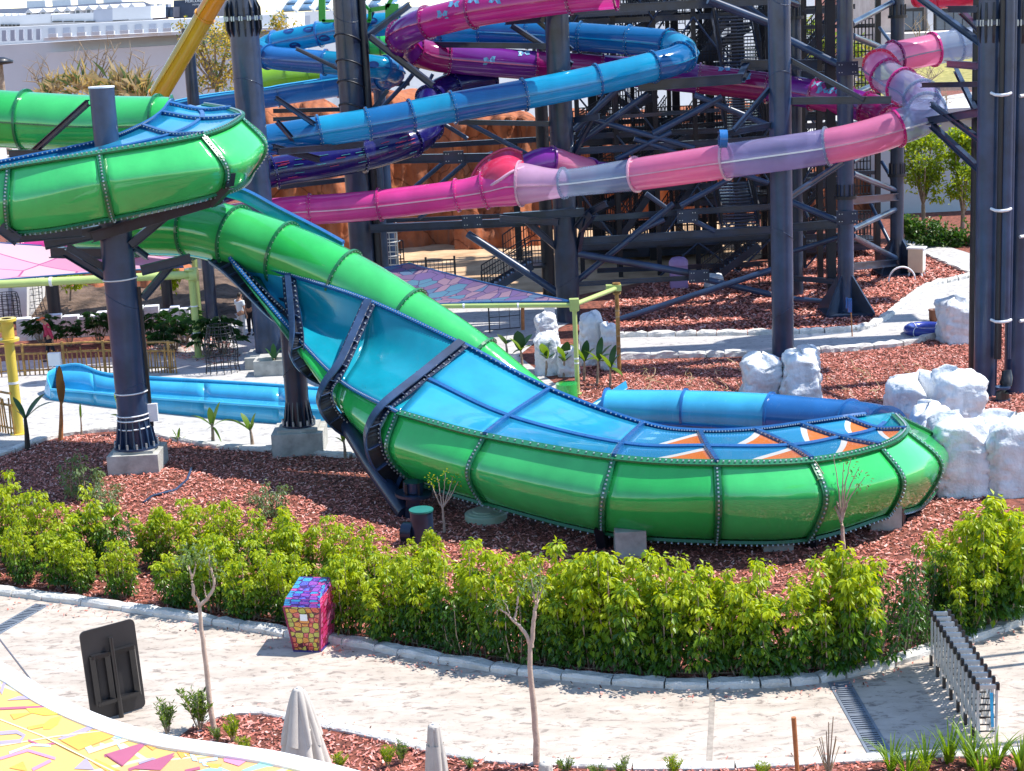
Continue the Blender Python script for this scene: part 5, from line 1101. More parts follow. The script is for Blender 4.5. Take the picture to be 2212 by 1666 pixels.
def deck(u0, u1, v, Y, d, rail=True):
    a, b = P(u0, v, Y), P(u1, v, Y); b.z = a.z; m_ = MB(); m_.box(((a.x + b.x) / 2, Y + d / 2, a.z), (b.x - a.x, d, .12)); m_.build('deck', STEELK, TW)
    for k in (0, 1): MB().ibeam(V((a.x, Y + d * k, a.z - .2)), V((b.x, Y + d * k, a.z - .2)), .16, .28).build('deck_beam', STEEL, TW)
    if rail: railing(TW, V((a.x, Y, a.z)), V((b.x, Y, a.z))); railing(TW, V((a.x, Y + d, a.z)), V((b.x, Y + d, a.z)))
deck(1250, 1400, 20, 74, 3); deck(1380, 1560, 8, 80, 3.5); deck(1250, 1560, 130, 79, 3.5); deck(1500, 1700, 165, 76, 3); deck(1245, 1400, 300, 79, 3); deck(1400, 1660, 292, 80, 3); deck(1250, 1480, 395, 79, 3); deck(1480, 1680, 430, 77, 3); deck(1260, 1560, 545, 80, 3); deck(1640, 1800, 250, 79, 2.5); deck(1660, 1810, 395, 79, 2.5); deck(1740, 1900, 530, 78, 2)
for z, x0, x1, y0, y1 in ((14.8, 9, 24, 60, 79), (17.8, 11, 18, 72, 84)):      # unseen platforms added above the frame to shade the tower bed
    for k in range(5):
        y = y0 + (y1 - y0) * k / 5; m_ = MB(); m_.box(((x0 + x1) / 2, y + .7, z), (x1 - x0, 1.4, .1)); m_.build('deck', STEELK, TW)
        MB().ibeam(V((x0, y, z - .25)), V((x1, y, z - .25)), .2, .35).build('deck_beam', STEEL, TW)
    railing(TW, V((x0, y0, z)), V((x1, y0, z)), sp=.3)
Pf = lambda u, v, Y: P(u, v, Y)
for a, b_, n in (((1265, 128, 77), (1460, 18, 77), 14), ((1250, 300, 77), (1420, 205, 77), 14), ((1300, 395, 77), (1490, 295, 77), 14), ((1450, 165, 78), (1620, 60, 78), 14), ((1400, 545, 77), (1270, 470, 77), 10), ((1265, 470, 78), (1400, 398, 78), 12), ((1520, 620, 73), (1640, 530, 73), 12), ((1660, 250, 77), (1790, 165, 77), 11), ((1380, 245, 82), (1250, 160, 82), 12), ((1690, 395, 77), (1800, 300, 77), 12), ((1680, 560, 77), (1790, 470, 77), 12)):
    p, q = Pf(*a), Pf(*b_); flight(p, q, 1.3, n)
# the broad flights seen end-on between the right posts: treads climb away from the camera
for u0, u1, v0, v1, Y in ((1560, 1645, 150, 30, 71), (1570, 1650, 285, 190, 71), (1560, 1640, 500, 392, 70)):
    a, b_ = P(u0, v0, Y), P(u1, v0, Y); top = P(u0, v1, Y + 3.0); n = 16; tm = None
    for i in range(n):
        f = i / n; c = V(((a.x + b_.x) / 2, Y + 3.0 * f, a.z + (top.z - a.z) * f))
        if tm is None: m_ = MB(); m_.box(c, (b_.x - a.x, .26, .05)); tm = m_.build('tread', STEELG, TW); c0 = c
        else: o = tm.copy(); COL.objects.link(o); o.location = tm.location + (c - c0)
    for x in (a.x, b_.x):
        MB().bar((x, Y, a.z), (x, Y + 3, top.z), .07, .3).build('stringer', STEEL, TW); railing(TW, V((x, Y, a.z)), V((x, Y + 3, top.z)))
for u0, u1, v, Y in ((1640, 1720, 620, 70), (1250, 1340, 70, 84), (1340, 1480, 60, 85), (1480, 1580, 330, 85), (1700, 1800, 500, 79), (1560, 1660, 560, 73)): railing(TW, P(u0, v, Y), P(u1, v - 4, Y))
rngt = random.Random(21)                       # the inner frames of the tower, bay by bay
for Y, us in ((75.5, (1252, 1335, 1420, 1505, 1590, 1662, 1735, 1800)), (83, (1215, 1300, 1372, 1450, 1520, 1590, 1660, 1740, 1830))):
    xs = [P(u, 400, Y).x for u in us]
    for x in xs: MB().box((x, Y, 9), (.2, .2, 18)).build('column', STEELK, TW)
    lv = (1.4, 3.9, 6.3, 8.8, 11.2, 13.6)
    for z in lv: MB().ibeam((xs[0] - .4, Y - .02, z), (xs[-1] + .4, Y - .02, z), .14, .24).build('beam', STEEL, TW)
    for i in range(len(xs) - 1):
        for j in range(len(lv)):
            z0, z1 = (0 if j == 0 else lv[j - 1]), lv[j]; q = rngt.random()
            if q < .34: MB().cyl((xs[i], Y - .12, z0), (xs[i + 1], Y - .12, z1), .045, n=8).build('brace', STEELG, TW)
            if .28 < q < .60: MB().cyl((xs[i], Y - .22, z1), (xs[i + 1], Y - .22, z0), .045, n=8).build('brace', STEELG, TW)
            if rngt.random() < .7: railing(TW, V((xs[i] + .1, Y + .3, z1 + .12)), V((xs[i + 1] - .1, Y + .3, z1 + .12)), 1.1, .15)
            if rngt.random() < .34 and j: flight(V((xs[i], Y + .9, z0 + .1)), V((xs[i + 1], Y + .9, z1)), 1.1, 11)
# wire grid panels at the right
for u0, u1, v0, v1, Y in ((1846, 1885, 40, 130, 79), (1846, 1885, 145, 215, 79), (1844, 1880, 330, 420, 80), (1844, 1880, 455, 545, 80), (1290, 1330, 490, 545, 84), (840, 870, 520, 600, 76)):
    m_ = MB(); a, b_ = P(u0, v1, Y), P(u1, v0, Y)
    for i in range(6): x = a.x + (b_.x - a.x) * i / 5; m_.bar((x, Y, a.z), (x, Y, b_.z), .05)
    k = max(4, int((b_.z - a.z) / .35))
    for i in range(k + 1): z = a.z + (b_.z - a.z) * i / k; m_.bar((a.x, Y, z), (b_.x, Y, z), .05)
    m_.build('wire_grid', RAIL, TW)
# entrance stair and railing in front of the red rock
ES = thing('entrance_stair', 'dark steel stair with picket railings climbing right below the hot pink slide', 'stairs', G(1080, 640))
flight(P(1042, 640, 70), P(1150, 575, 70), 1.6, 12, ES); p = P(1150, 575, 70); q = P(1178, 572, 70); q.z = p.z
railing(ES, p, q); MB().box((p + q) / 2 + V((0, .8, -.05)), ((q - p).length, 1.6, .1)).build('landing', STEELK, ES)
railing(ES, P(1088, 560, 73), P(1160, 510, 73))
FN = thing('picket_fence', 'dark picket fence before the sunlit red rock under the pink slide', 'fence', G(905, 630))
p, q = G(862, 632), G(985, 626); railing(FN, p, p.lerp(q, .5), 1.35, .16); railing(FN, p.lerp(q, .5), q, 1.35, .16)
for k in (0, .5, 1): MB().bar(p.lerp(q, k), p.lerp(q, k) + V((0, 0, 1.5)), .09).build('fence_post', STEELK, FN)
LD = thing('cage_ladder', 'caged ladder at the foot of the dark post beneath the pink slide', 'ladder', G(850, 625)); m_ = MB(); p = G(850, 640)
for x in (-.3, .3): m_.bar(p + V((x, 0, 0)), p + V((x, 0, 3.2)), .06)
for i in range(11): m_.bar(p + V((-.3, 0, .25 + i * .28)), p + V((.3, 0, .25 + i * .28)), .04)
m_.build('rungs', ALU, LD); m_ = MB()
for i in range(4):
    z = 1.2 + i * .6; m_.sweep([p + V((.42 * cos(a), -.42 * sin(a), z)) for a in [pi * j / 10 for j in range(11)]], .025, 5)
for a in (.3, .5, .7): m_.bar(p + V((.42 * cos(pi * a), -.42 * sin(pi * a), 1.2)), p + V((.42 * cos(pi * a), -.42 * sin(pi * a), 3.0)), .03)
m_.build('cage', ALU, LD)
# ================================================================== shade sails on poles
def sailmat(name, cols, scale, line=None, trans=0.35, rough=0.7):
    """printed cloth: cells of flat colour with dark outlines"""
    m, t, b = newmat(name); uv = nd(t, 'ShaderNodeTexCoord'); vo = nd(t, 'ShaderNodeTexVoronoi', Scale=scale); t.links.new(uv.outputs['Object'], vo.inputs['Vector'])
    r = nd(t, 'ShaderNodeValToRGB'); r.color_ramp.interpolation = 'CONSTANT'
    while len(r.color_ramp.elements) < len(cols): r.color_ramp.elements.new(0.5)
    for i, c in enumerate(cols): r.color_ramp.elements[i].position = i / len(cols); r.color_ramp.elements[i].color = c4(c)
    sp = nd(t, 'ShaderNodeSeparateColor'); t.links.new(vo.outputs['Color'], sp.inputs[0]); t.links.new(sp.outputs[0], r.inputs['Fac']); last = r.outputs['Color']
    if line:
        v2 = nd(t, 'ShaderNodeTexVoronoi', Scale=scale, feature='DISTANCE_TO_EDGE'); t.links.new(uv.outputs['Object'], v2.inputs['Vector'])
        g = nd(t, 'ShaderNodeMath', operation='LESS_THAN'); g.inputs[1].default_value = line[1]; t.links.new(v2.outputs['Distance'], g.inputs[0])
        mx = nd(t, 'ShaderNodeMix', data_type='RGBA'); t.links.new(g.outputs[0], mx.inputs[0]); t.links.new(last, mx.inputs[6]); mx.inputs[7].default_value = c4(line[0]); last = mx.outputs[2]
    t.links.new(last, b.inputs['Base Color']); b.inputs['Roughness'].default_value = rough
    tl = nd(t, 'ShaderNodeBsdfTranslucent'); t.links.new(last, tl.inputs['Color']); ms = nd(t, 'ShaderNodeMixShader', Fac=trans)
    t.links.new(b.outputs['BSDF'], ms.inputs[1]); t.links.new(tl.outputs['BSDF'], ms.inputs[2]); t.links.new(ms.outputs[0], t.nodes['Material Output'].inputs['Surface'])
    return m
SAILC = sailmat('violet_printed_cloth', [(.17, .11, .22), (.09, .16, .28), (.24, .14, .22), (.15, .10, .25), (.08, .20, .30), (.28, .18, .25)], 1.9, ((.05, .04, .12), .03))
SAILL = sailmat('pink_printed_cloth', [(.66, .40, .52), (.68, .60, .66), (.70, .48, .52), (.44, .36, .58), (.70, .60, .60), (.62, .28, .42)], .5, ((.48, .10, .28), .02))
SAILY = sailmat('yellow_printed_cloth', [(.74, .56, .10), (.74, .50, .17), (.76, .62, .08), (.76, .46, .20), (.74, .60, .22)], .42, ((.80, .72, .45), .012), .25)
def pole(root, ub, vb, zt, r, mat, Y=None, collars=()):
    b = G(ub, vb); m_ = MB(); m_.cyl(b, b + V((0, 0, zt)), r, n=16); c = m_.build('pole', mat, root); m_ = MB(); m_.cyl(b + V((0, 0, zt - .32)), b + V((0, 0, zt - .26)), r * 1.9, n=16); m_.cyl(b + V((0, 0, zt)), b + V((0, 0, zt + .06)), r * 1.9, n=16); m_.cyl(b, b + V((0, 0, .05)), r * 1.8, n=16); m_.build('pole_flange', mat, c)
    for z in collars: m_ = MB(); m_.cyl(b + V((0, 0, z)), b + V((0, 0, z + .05)), r * 1.08, n=16); m_.build('pole_band', STRAPW if mat is not BAMBOO else TWIG, c)
    return b + V((0, 0, zt))
def sail(root, corners, mat, sag, nm='sail_cloth', n=14):
    a, b, c, d = corners; m_ = MB(); vs = []
    for i in range(n + 1):
        for j in range(n + 1):
            f, g = i / n, j / n; p = a.lerp(b, f).lerp(d.lerp(c, f), g); k = 16 * f * (1 - f) * g * (1 - g); ed = .07 * (4 * f * (1 - f) * (1 - 2 * g) ** 2 + 4 * g * (1 - g) * (1 - 2 * f) ** 2)
            p = p.lerp((a + b + c + d) / 4, ed); vs.append(p - V((0, 0, sag * k)))
    m_.add(vs, [(i * (n + 1) + j, (i + 1) * (n + 1) + j, (i + 1) * (n + 1) + j + 1, i * (n + 1) + j + 1) for i in range(n) for j in range(n)], 0, True)
    o = m_.build(nm, mat, root); m_ = MB(); q = [vs[i * (n + 1)] for i in range(n + 1)] + [vs[n * (n + 1) + j] for j in range(1, n + 1)] + [vs[i * (n + 1) + n] for i in range(n - 1, -1, -1)] + [vs[j] for j in range(n - 1, -1, -1)]
    m_.sweep(q, .035, 6, caps=False); m_.build('sail_hem', BLUEF, o); return o
CS = thing('shade_sail', 'violet printed shade sail on pale green poles in the centre behind the green tube', 'shade sail', G(1100, 760))
t1 = pole(CS, 1248, 852, 3.02, .075, POLEG, collars=(1.0, 1.15)); t2 = pole(CS, 1338, 806, 3.0, .07, BAMBOO, collars=(.9, 1.25, 1.9, 2.1))
pL = P(905, 668, 54.6); pL.z = 2.95
MB().cyl(t1 - V((0, 0, .13)), pL - V((0, 0, .13)), .075, n=14).build('beam_pole', POLEG, CS); MB().cyl(t1 - V((0, 0, .12)), t2 - V((0, 0, .12)), .08, n=14).build('beam_pole', POLEG, CS)
m_ = MB(); m_.box(t1 + V((0, 0, -.1)), (.3, .3, .34)); m_.build('corner_joint', POLEG, CS); m_ = MB(); m_.box(t2 + V((-.1, 0, -.1)), (.5, .3, .2)); m_.build('corner_joint', POLEG, CS)
for f in (.35, .7): 
    a = t1.lerp(pL, f); MB().cyl(a - V((0, 0, .13)), a - V((.06, 0, .13)), .085, n=12).build('rope_tie', STRAPW, CS)
cb = P(836, 588, 61.5); cb.z = 3.1
sail(CS, [t1 + V((-.1, .05, -.02)), cb + V((.8, .6, 0)), cb + V((-3, -1, -.1)), pL + V((-1.2, .1, -.1))], SAILC, .35)
MB().cyl(G(820, 760), cb + V((-3, -1, 0)), .075, n=12).build('pole', POLEG, CS); MB().cyl(G(846, 648), cb + V((.8, .6, 0)), .075, n=12).build('pole', POLEG, CS); MB().cyl(V((pL.x - 1.2, pL.y + .1, 0)), pL + V((-1.2, .1, 0)), .075, n=12).build('pole', POLEG, CS)
LS = thing('shade_sail', 'pink printed shade sail on pale poles behind the thick post at the left', 'shade sail', G(180, 800))
q1 = pole(LS, 429, 772, 3.25, .13, POLEG, collars=(.9, 1.9)); q0 = P(-90, 575, 60.5); q0.z = 3.4; q2 = P(-60, 530, 66); q2.z = 3.9; q3 = P(420, 566, 66); q3.z = 3.3
m_ = MB(); m_.cyl(q1 + V((.1, 0, -.16)), V((q0.x, q0.y, q0.z - .1)), .15, n=16); m_.build('beam_pole', POLEG, LS)
m_ = MB(); m_.cyl(q1 + V((-.05, 0, -.16)), q1 + V((.24, 0, -.16)), .26, n=16); m_.build('corner_joint', POLEG, LS)
for f in (.3, .62): a = (q1 - V((0, 0, .16))).lerp(q0 - V((0, 0, .1)), f); MB().cyl(a, a + V((.1, 0, 0)), .17, n=14).build('pole_band', STRAPW, LS)
sail(LS, [q0, q1 + V((-.3, .2, .1)), q3, q2 + V((0, 0, .3))], SAILL, .3); MB().cyl(V((q3.x, q3.y, 0)), q3, .12, n=12).build('pole', POLEG, LS); MB().cyl(V((q2.x, q2.y, 0)), q2 + V((0, 0, .3)), .12, n=12).build('pole', POLEG, LS); MB().cyl(V((q0.x, q0.y, 0)), q0, .12, n=12).build('pole', POLEG, LS)
YP = thing('canopy_pole', 'yellow flanged pole at the left frame edge in front of the bamboo fence', 'pole', G(42, 938)); yb = G(42, 938); zt = P(18, 688, yb.y).z
MB().cyl(yb, (yb.x, yb.y, zt), .155, n=18).build('shaft', POLEY, YP)
for z, r in ((zt, .30), (zt - .62, .32), (.05, .28)): MB().cyl((yb.x, yb.y, z - .08), (yb.x, yb.y, z), r, n=20).build('flange', POLEY, YP)
MB().cyl((yb.x, yb.y, zt - .6), (yb.x, yb.y, zt - .08), .19, n=16).build('collar', POLEY, YP); MB().cyl((yb.x - .1, yb.y, zt - .3), (yb.x - 3, yb.y + .3, zt - .2), .14, n=14).build('side_arm', POLEY, YP)
MB().cyl((yb.x, yb.y, 1.6), (yb.x, yb.y, 1.67), .165, n=16).build('pole_band', STRAPW, YP)
# ---- big foreground canopy at the lower left
FC = thing('printed_canopy', 'large yellow printed canopy with a white hem in the near left corner', 'canopy', G(150, 1900, 5.0))
Zc = 5.4
edge = [G(u, v, Zc) for u, v in ((-260, 1305), (0, 1443), (120, 1512), (240, 1553), (360, 1585), (480, 1614), (600, 1640), (720, 1661), (850, 1680), (1050, 1706))]
for i, p in enumerate(edge): p.z += 0.05 * sin(i * 1.3)
inner = [p + V((-.4, -3.2 - .02 * i, .45)) for i, p in enumerate(edge)]; back = [p + V((-.4, -6.4, .7)) for p in edge]
S = surf([edge, inner, back]); patch(S, 0, 9, 0, 2, 36, 14, .01, 'canopy_cloth', SAILY, FC)
hem = surf([edge, [p + V((-.1, -.30, .04)) for p in edge]]); o = patch(hem, 0, 9, 0, 1, 40, 1, .03, 'hem_band', WHITEP, FC); o.location.z += .03
m_ = MB(); m_.sweep([cr(edge, 9 * i / 40) for i in range(41)], .03, 6); m_.build('edge_rope', WHITEP, FC)
def tri(u, v): return u, v
PRC = {n: plain('print_' + n, c, .7, .06) for n, c in (('plum', (.36, .09, .16)), ('lavender', (.32, .27, .38)), ('sky', (.40, .60, .66)), ('pale', (.72, .62, .34)), ('mint', (.26, .56, .42)), ('rose', (.60, .22, .34)), ('amber', (.70, .34, .06)), ('lemon', (.78, .62, .06)))}
def proj(p):
    q = CROT.transposed() @ (p - V((0, 0, CAMZ))); return FW / 2 + FPX * q.x / -q.z, FH / 2 - FPX * q.y / -q.z
CGRID = [(a * .075, b * .05) for a in range(121) for b in range(41)]; CPROJ = [proj(S(a, b)) for a, b in CGRID]; CANS = S
def canopy_at(u, v):
    """point of the cloth seen at photo position (u, v)"""
    k = min(range(len(CGRID)), key=lambda i: (CPROJ[i][0] - u) ** 2 + (CPROJ[i][1] - v) ** 2); a, b = CGRID[k]
    for _ in range(5):
        p0 = proj(CANS(a, b)); pa = proj(CANS(a + .01, b)); pb = proj(CANS(a, b + .01)); j11, j21 = (pa[0] - p0[0]) / .01, (pa[1] - p0[1]) / .01; j12, j22 = (pb[0] - p0[0]) / .01, (pb[1] - p0[1]) / .01; det = j11 * j22 - j12 * j21
        if abs(det) < 1e-6: break
        du, dv = u - p0[0], v - p0[1]; a += max(-.5, min(.5, (du * j22 - dv * j12) / det)); b += max(-.3, min(.3, (dv * j11 - du * j21) / det))
    return CANS(a, max(.02, b)) + V((0, 0, .006))
def printed(col, shapes):
    for sh in shapes:
        m_ = MB(); pts = [canopy_at(u, v) for u, v in sh]
        m_.add(pts, [tuple(range(len(pts)))])
        m_.build('canopy_print', PRC[col], FC)
def stroke(pts, w_):
    out = []; k = len(pts)
    L = []; Rr = []
    for i, (u, v) in enumerate(pts):
        du = pts[min(i + 1, k - 1)][0] - pts[max(i - 1, 0)][0]; dv = pts[min(i + 1, k - 1)][1] - pts[max(i - 1, 0)][1]; l = math.hypot(du, dv) or 1
        L.append((u - dv / l * w_ / 2, v + du / l * w_ / 2)); Rr.append((u + dv / l * w_ / 2, v - du / l * w_ / 2))
    return [L + Rr[::-1]]
printed('plum', stroke([(0, 1532), (105, 1527)], 5) + stroke([(226, 1634), (318, 1605), (262, 1655)], 6) + stroke([(278, 1664), (378, 1630), (345, 1663)], 6) + stroke([(400, 1667), (432, 1660)], 6))
printed('lavender', [[(15, 1514), (40, 1505), (100, 1502), (96, 1510)], [(0, 1494), (12, 1458), (18, 1464), (4, 1502)], [(124, 1597), (222, 1556), (226, 1562), (148, 1602)], [(160, 1662), (186, 1638), (204, 1664)]] + stroke([(0, 1585), (36, 1582), (52, 1590), (44, 1602), (0, 1606)], 8))
printed('amber', [[(22, 1544), (74, 1540), (30, 1556)], [(130, 1600), (250, 1560), (290, 1572), (170, 1622)], [(206, 1640), (260, 1666), (232, 1668), (200, 1648)]])
pet = []
for ang, l in ((200, 92), (250, 62), (310, 66), (352, 62), (128, 72)):
    a = radians(ang); c_, s_ = cos(a), sin(a) * .55
    pet.append([(138 + l * f * c_ - w_ * s_ * 26, 1545 + l * f * s_ + w_ * c_ * 16) for f, w_ in ((.08, 0), (.45, .62), (.8, .6), (1, 0), (.8, -.6), (.45, -.62))])
printed('lemon', pet)
printed('sky', stroke([(180, 1590), (184, 1606), (196, 1622)], 14) + stroke([(192, 1584), (234, 1588), (262, 1594)], 9) + [[(216, 1606), (240, 1612), (216, 1616)], [(40, 1496), (60, 1486), (82, 1500), (52, 1504)]] + [[(318 + i * 23, 1586 + i * 11), (328 + i * 23, 1589 + i * 11), (336 + i * 23, 1602 + i * 11), (324 + i * 23, 1600 + i * 11)] for i in range(8)])
printed('pale', stroke([(0, 1555), (90, 1590), (200, 1645), (260, 1675)], 3) + stroke([(0, 1612), (120, 1592), (270, 1572)], 3) + stroke([(190, 1625), (310, 1585)], 10))
printed('rose', [[(482, 1632), (540, 1640), (516, 1656), (484, 1646)], [(420, 1612), (462, 1626), (440, 1628)]])
printed('mint', [[(560, 1650), (600, 1646), (740, 1668), (700, 1680), (520, 1666)]])
printed('rose', stroke([(0, 1640), (60, 1622), (120, 1640)], 6) + stroke([(70, 1664), (110, 1644)], 7))
printed('sky', stroke([(20, 1628), (70, 1610), (110, 1612)], 5) + stroke([(250, 1600), (262, 1618), (282, 1626)], 6) + stroke([(430, 1646), (470, 1640)], 6))
printed('amber', stroke([(60, 1575), (110, 1565)], 7) + [[(300, 1600), (350, 1606), (330, 1622)], [(380, 1622), (410, 1628), (392, 1640)], [(20, 1660), (50, 1646), (60, 1668)], [(440, 1650), (480, 1652), (466, 1666)]])
printed('lavender', stroke([(300, 1650), (330, 1640), (350, 1648)], 5) + [[(100, 1530), (130, 1520), (126, 1534)]])
printed('plum', stroke([(60, 1600), (90, 1612), (120, 1606)], 4))
printed('mint', [[(420, 1668), (470, 1656), (500, 1668)], [(150, 1512), (176, 1526), (146, 1530)]])
for k in (0, 9): p = edge[k]; MB().cyl((p.x - .3, p.y - .5, 0), (p.x - .3, p.y - .5, p.z + .05), .08, n=12).build('pole', WHITEP, FC)
for k in (2, 7): p = back[k]; MB().cyl((p.x, p.y, 0), (p.x, p.y, p.z), .08, n=12).build('pole', WHITEP, FC)
MB().cyl(P(-5, 1376, 22), P(92, 1502, 18), .012, n=6).build('guy_wire', STEELG, FC)
# ---- unseen sail added out of frame at the right, shaped to throw the shade on the path beside the barrier
OS = thing('shade_sail', 'unseen square sail added outside the right edge to shade the path by the barrier', 'shade sail', G(2400, 1500)); hs = 9.5
sh = [(1822, 1482), (1962, 1440), (2088, 1618), (1908, 1652)]
cs = [G(u, v) + SUNV * (hs / SUNV.z) for u, v in sh]
sail(OS, cs, WHITEP, .15)
for c in cs: MB().cyl((c.x + .15, c.y, 0), (c.x + .15, c.y, c.z + .1), .06, n=12).build('pole', POLEG, OS)

# ================================================================== street furniture
def binmat(name, cols, line, scale=(1, 1), brick=False):
    m, t, b = newmat(name); uv = nd(t, 'ShaderNodeUVMap'); mp = nd(t, 'ShaderNodeMapping'); mp.inputs['Scale'].default_value = (scale[0], scale[1], 1); t.links.new(uv.outputs['UV'], mp.inputs['Vector'])
    vo = nd(t, 'ShaderNodeTexVoronoi', Scale=1.0, Randomness=0.55); v2 = nd(t, 'ShaderNodeTexVoronoi', Scale=1.0, Randomness=0.55, feature='DISTANCE_TO_EDGE'); v3 = nd(t, 'ShaderNodeTexVoronoi', Scale=3.1)
    for n in (vo, v2, v3): t.links.new(mp.outputs['Vector'], n.inputs['Vector'])
    r = nd(t, 'ShaderNodeValToRGB'); r.color_ramp.interpolation = 'CONSTANT'
    while len(r.color_ramp.elements) < len(cols): r.color_ramp.elements.new(.5)
    for i, c in enumerate(cols): r.color_ramp.elements[i].position = i / len(cols); r.color_ramp.elements[i].color = c4(c)
    sp = nd(t, 'ShaderNodeSeparateColor'); t.links.new(vo.outputs['Color'], sp.inputs[0]); t.links.new(sp.outputs[0], r.inputs['Fac'])
    # rings inside every tile
    rg = nd(t, 'ShaderNodeMath', operation='SINE'); ml = nd(t, 'ShaderNodeMath', operation='MULTIPLY'); ml.inputs[1].default_value = 26.0; t.links.new(vo.outputs['Distance'], ml.inputs[0]); t.links.new(ml.outputs[0], rg.inputs[0])
    gt = nd(t, 'ShaderNodeMath', operation='GREATER_THAN'); gt.inputs[1].default_value = .45; t.links.new(rg.outputs[0], gt.inputs[0]); sc_ = nd(t, 'ShaderNodeMath', operation='MULTIPLY'); sc_.inputs[1].default_value = .28; t.links.new(gt.outputs[0], sc_.inputs[0])
    m0 = nd(t, 'ShaderNodeMix', data_type='RGBA'); t.links.new(sc_.outputs[0], m0.inputs[0]); t.links.new(r.outputs['Color'], m0.inputs[6]); m0.inputs[7].default_value = c4([min(1, x + .28) for x in cols[0]])
    g = nd(t, 'ShaderNodeMath', operation='LESS_THAN'); g.inputs[1].default_value = .07; t.links.new(v2.outputs['Distance'], g.inputs[0])
    mx = nd(t, 'ShaderNodeMix', data_type='RGBA'); t.links.new(g.outputs[0], mx.inputs[0]); t.links.new(m0.outputs[2], mx.inputs[6]); mx.inputs[7].default_value = c4(line); t.links.new(mx.outputs[2], b.inputs['Base Color']); b.inputs['Roughness'].default_value = .35; b.inputs['Coat Weight'].default_value = .3
    return m
BF = binmat('bin_front_print', [(.60, .38, .02), (.48, .42, .04), (.58, .05, .04), (.60, .20, .02), (.36, .38, .05), (.56, .07, .09)], (.09, .01, .02), (5, 9))
BS = binmat('bin_side_print', [(.62, .02, .16), (.60, .06, .28), (.55, .02, .12), (.62, .14, .30)], (.28, .005, .03), (4, 8))
BT = binmat('bin_top_print', [(.05, .06, .42), (.02, .26, .46), (.24, .03, .30), (.50, .02, .18), (.08, .02, .28)], (.05, .01, .12), (4, 4))
def litter_bin():
    Yb = G(655, 1411).y; c = G(662, 1411); rt = thing('litter_bin', 'litter bin covered in bright red and yellow tile print on the kerb of the path', 'bin', c)
    rot = Matrix.Rotation(radians(-13), 3, 'Z'); at = lambda x, y, z: c + rot @ V((x, y + .42, z))
    bot = [at(-.27, -.38, .03), at(.27, -.38, .03), at(.30, .36, .03), at(-.30, .36, .03)]; sh_ = [at(-.38, -.48, .98), at(.38, -.48, .98), at(.40, .44, 1.12), at(-.40, .44, 1.12)]
    to = [at(-.31, -.20, 1.22), at(.31, -.20, 1.22), at(.33, .40, 1.30), at(-.33, .40, 1.30)]; sm = [at(-.36, -.40, 1.12), at(.36, -.40, 1.12), at(.38, .43, 1.22), at(-.38, .43, 1.22)]
    def face(q, nm, mt):
        m_ = MB(); m_.add(q, [(0, 1, 2, 3)]); m_.uv = {0: (0, 0), 1: (1, 0), 2: (1, 1), 3: (0, 1)}; return m_.build(nm, mt, rt)
    for i, (nm, mt) in enumerate((('front_panel', BF), ('side_panel', BS), ('back_panel', BS), ('side_panel', BS))):
        j = (i + 1) % 4; face([bot[i], bot[j], sh_[j], sh_[i]], nm, mt); face([sh_[i], sh_[j], sm[j], sm[i]], 'shoulder_panel', BT if i != 1 else BS); face([sm[i], sm[j], to[j], to[i]], 'top_panel', BT)
    face(to, 'top_panel', BT); face([at(-.05, -.487, .70), at(.10, -.487, .70), at(.10, -.493, .84), at(-.05, -.493, .84)], 'notice_sticker', STRAPW)
    m_ = MB(); m_.bar(at(-.27, -.40, .02), at(.27, -.40, .02), .05); m_.bar(at(.28, -.38, .02), at(.31, .36, .02), .05); m_.build('plinth_strip', plain('indigo_paint', (.03, .03, .16), .4, .1), rt)
    for i in range(4): MB().bar(bot[i], sh_[i], .035).build('corner_trim', plain('maroon_paint', (.22, .01, .06), .4, .1) if i == 0 else M['maroon_paint'], rt)
    m_ = MB(); m_.lathe([(.02, 0), (.17, .0), (.21, .04), (.02, .06)], n=18); o = m_.build('shoulder_boss', BS, rt); o.location = rot @ V((.40, .42, .72)); o.rotation_euler = (0, radians(84), radians(-13)); o2 = o.copy(); COL.objects.link(o2); o2.location = rot @ V((.37, .45, .42))
litter_bin()
def sign_back():
    rt = thing('sign_board', 'black sign board seen from behind with a ribbed frame beside the canopy', 'sign', G(255, 1550)); A, B = G(200, 1566), G(316, 1531); ax = (B - A); L = ax.length; ax.normalize(); n_ = V((ax.y, -ax.x, 0)); lean = V((0, .0, 1))
    at = lambda x, y, z: A + ax * (x * L) + n_ * y + V((0, 0, z)) - ax * (.035 * z)
    r_ = .09; out = []
    for cx, cz, a0 in ((1 - r_, 1.78 - .1, 0), (r_, 1.78 - .1, 90), (r_, .14, 180), (1 - r_, .14, 270)):
        for k in range(5): a = radians(a0 + k * 22.5); out.append((cx + r_ * cos(a), cz + .1 * sin(a)))
    m_ = MB(); f = [at(x, 0, z) for x, z in out]; bk = [at(x, -.03, z) for x, z in out]; k = len(f); m_.add(f + bk, [tuple(range(k)), tuple(range(2 * k - 1, k - 1, -1))] + [(i, k + i, k + (i + 1) % k, (i + 1) % k) for i in range(k)]); m_.build('board', BLACKS, rt)
    m_ = MB(); m_.cyl(at(.5, .09, 0), at(.5, .09, 1.58), .045, n=14); m_.build('mast', BLACKP, rt)
    for x0, z0, x1, z1 in ((.12, 1.28, .47, 1.28), (.53, 1.28, .90, 1.28), (.12, .38, .47, .38), (.53, .38, .90, .38), (.15, .34, .15, 1.3), (.87, .34, .87, 1.3), (.42, .4, .42, 1.26)):
        MB().bar(at(x0, .06, z0), at(x1, .06, z1), .10, .07).build('frame_rib', BLACKP, rt)
BLACKS = plain('satin_black_board', (.022, .020, .022), .5, .2, 1.5)
sign_back()
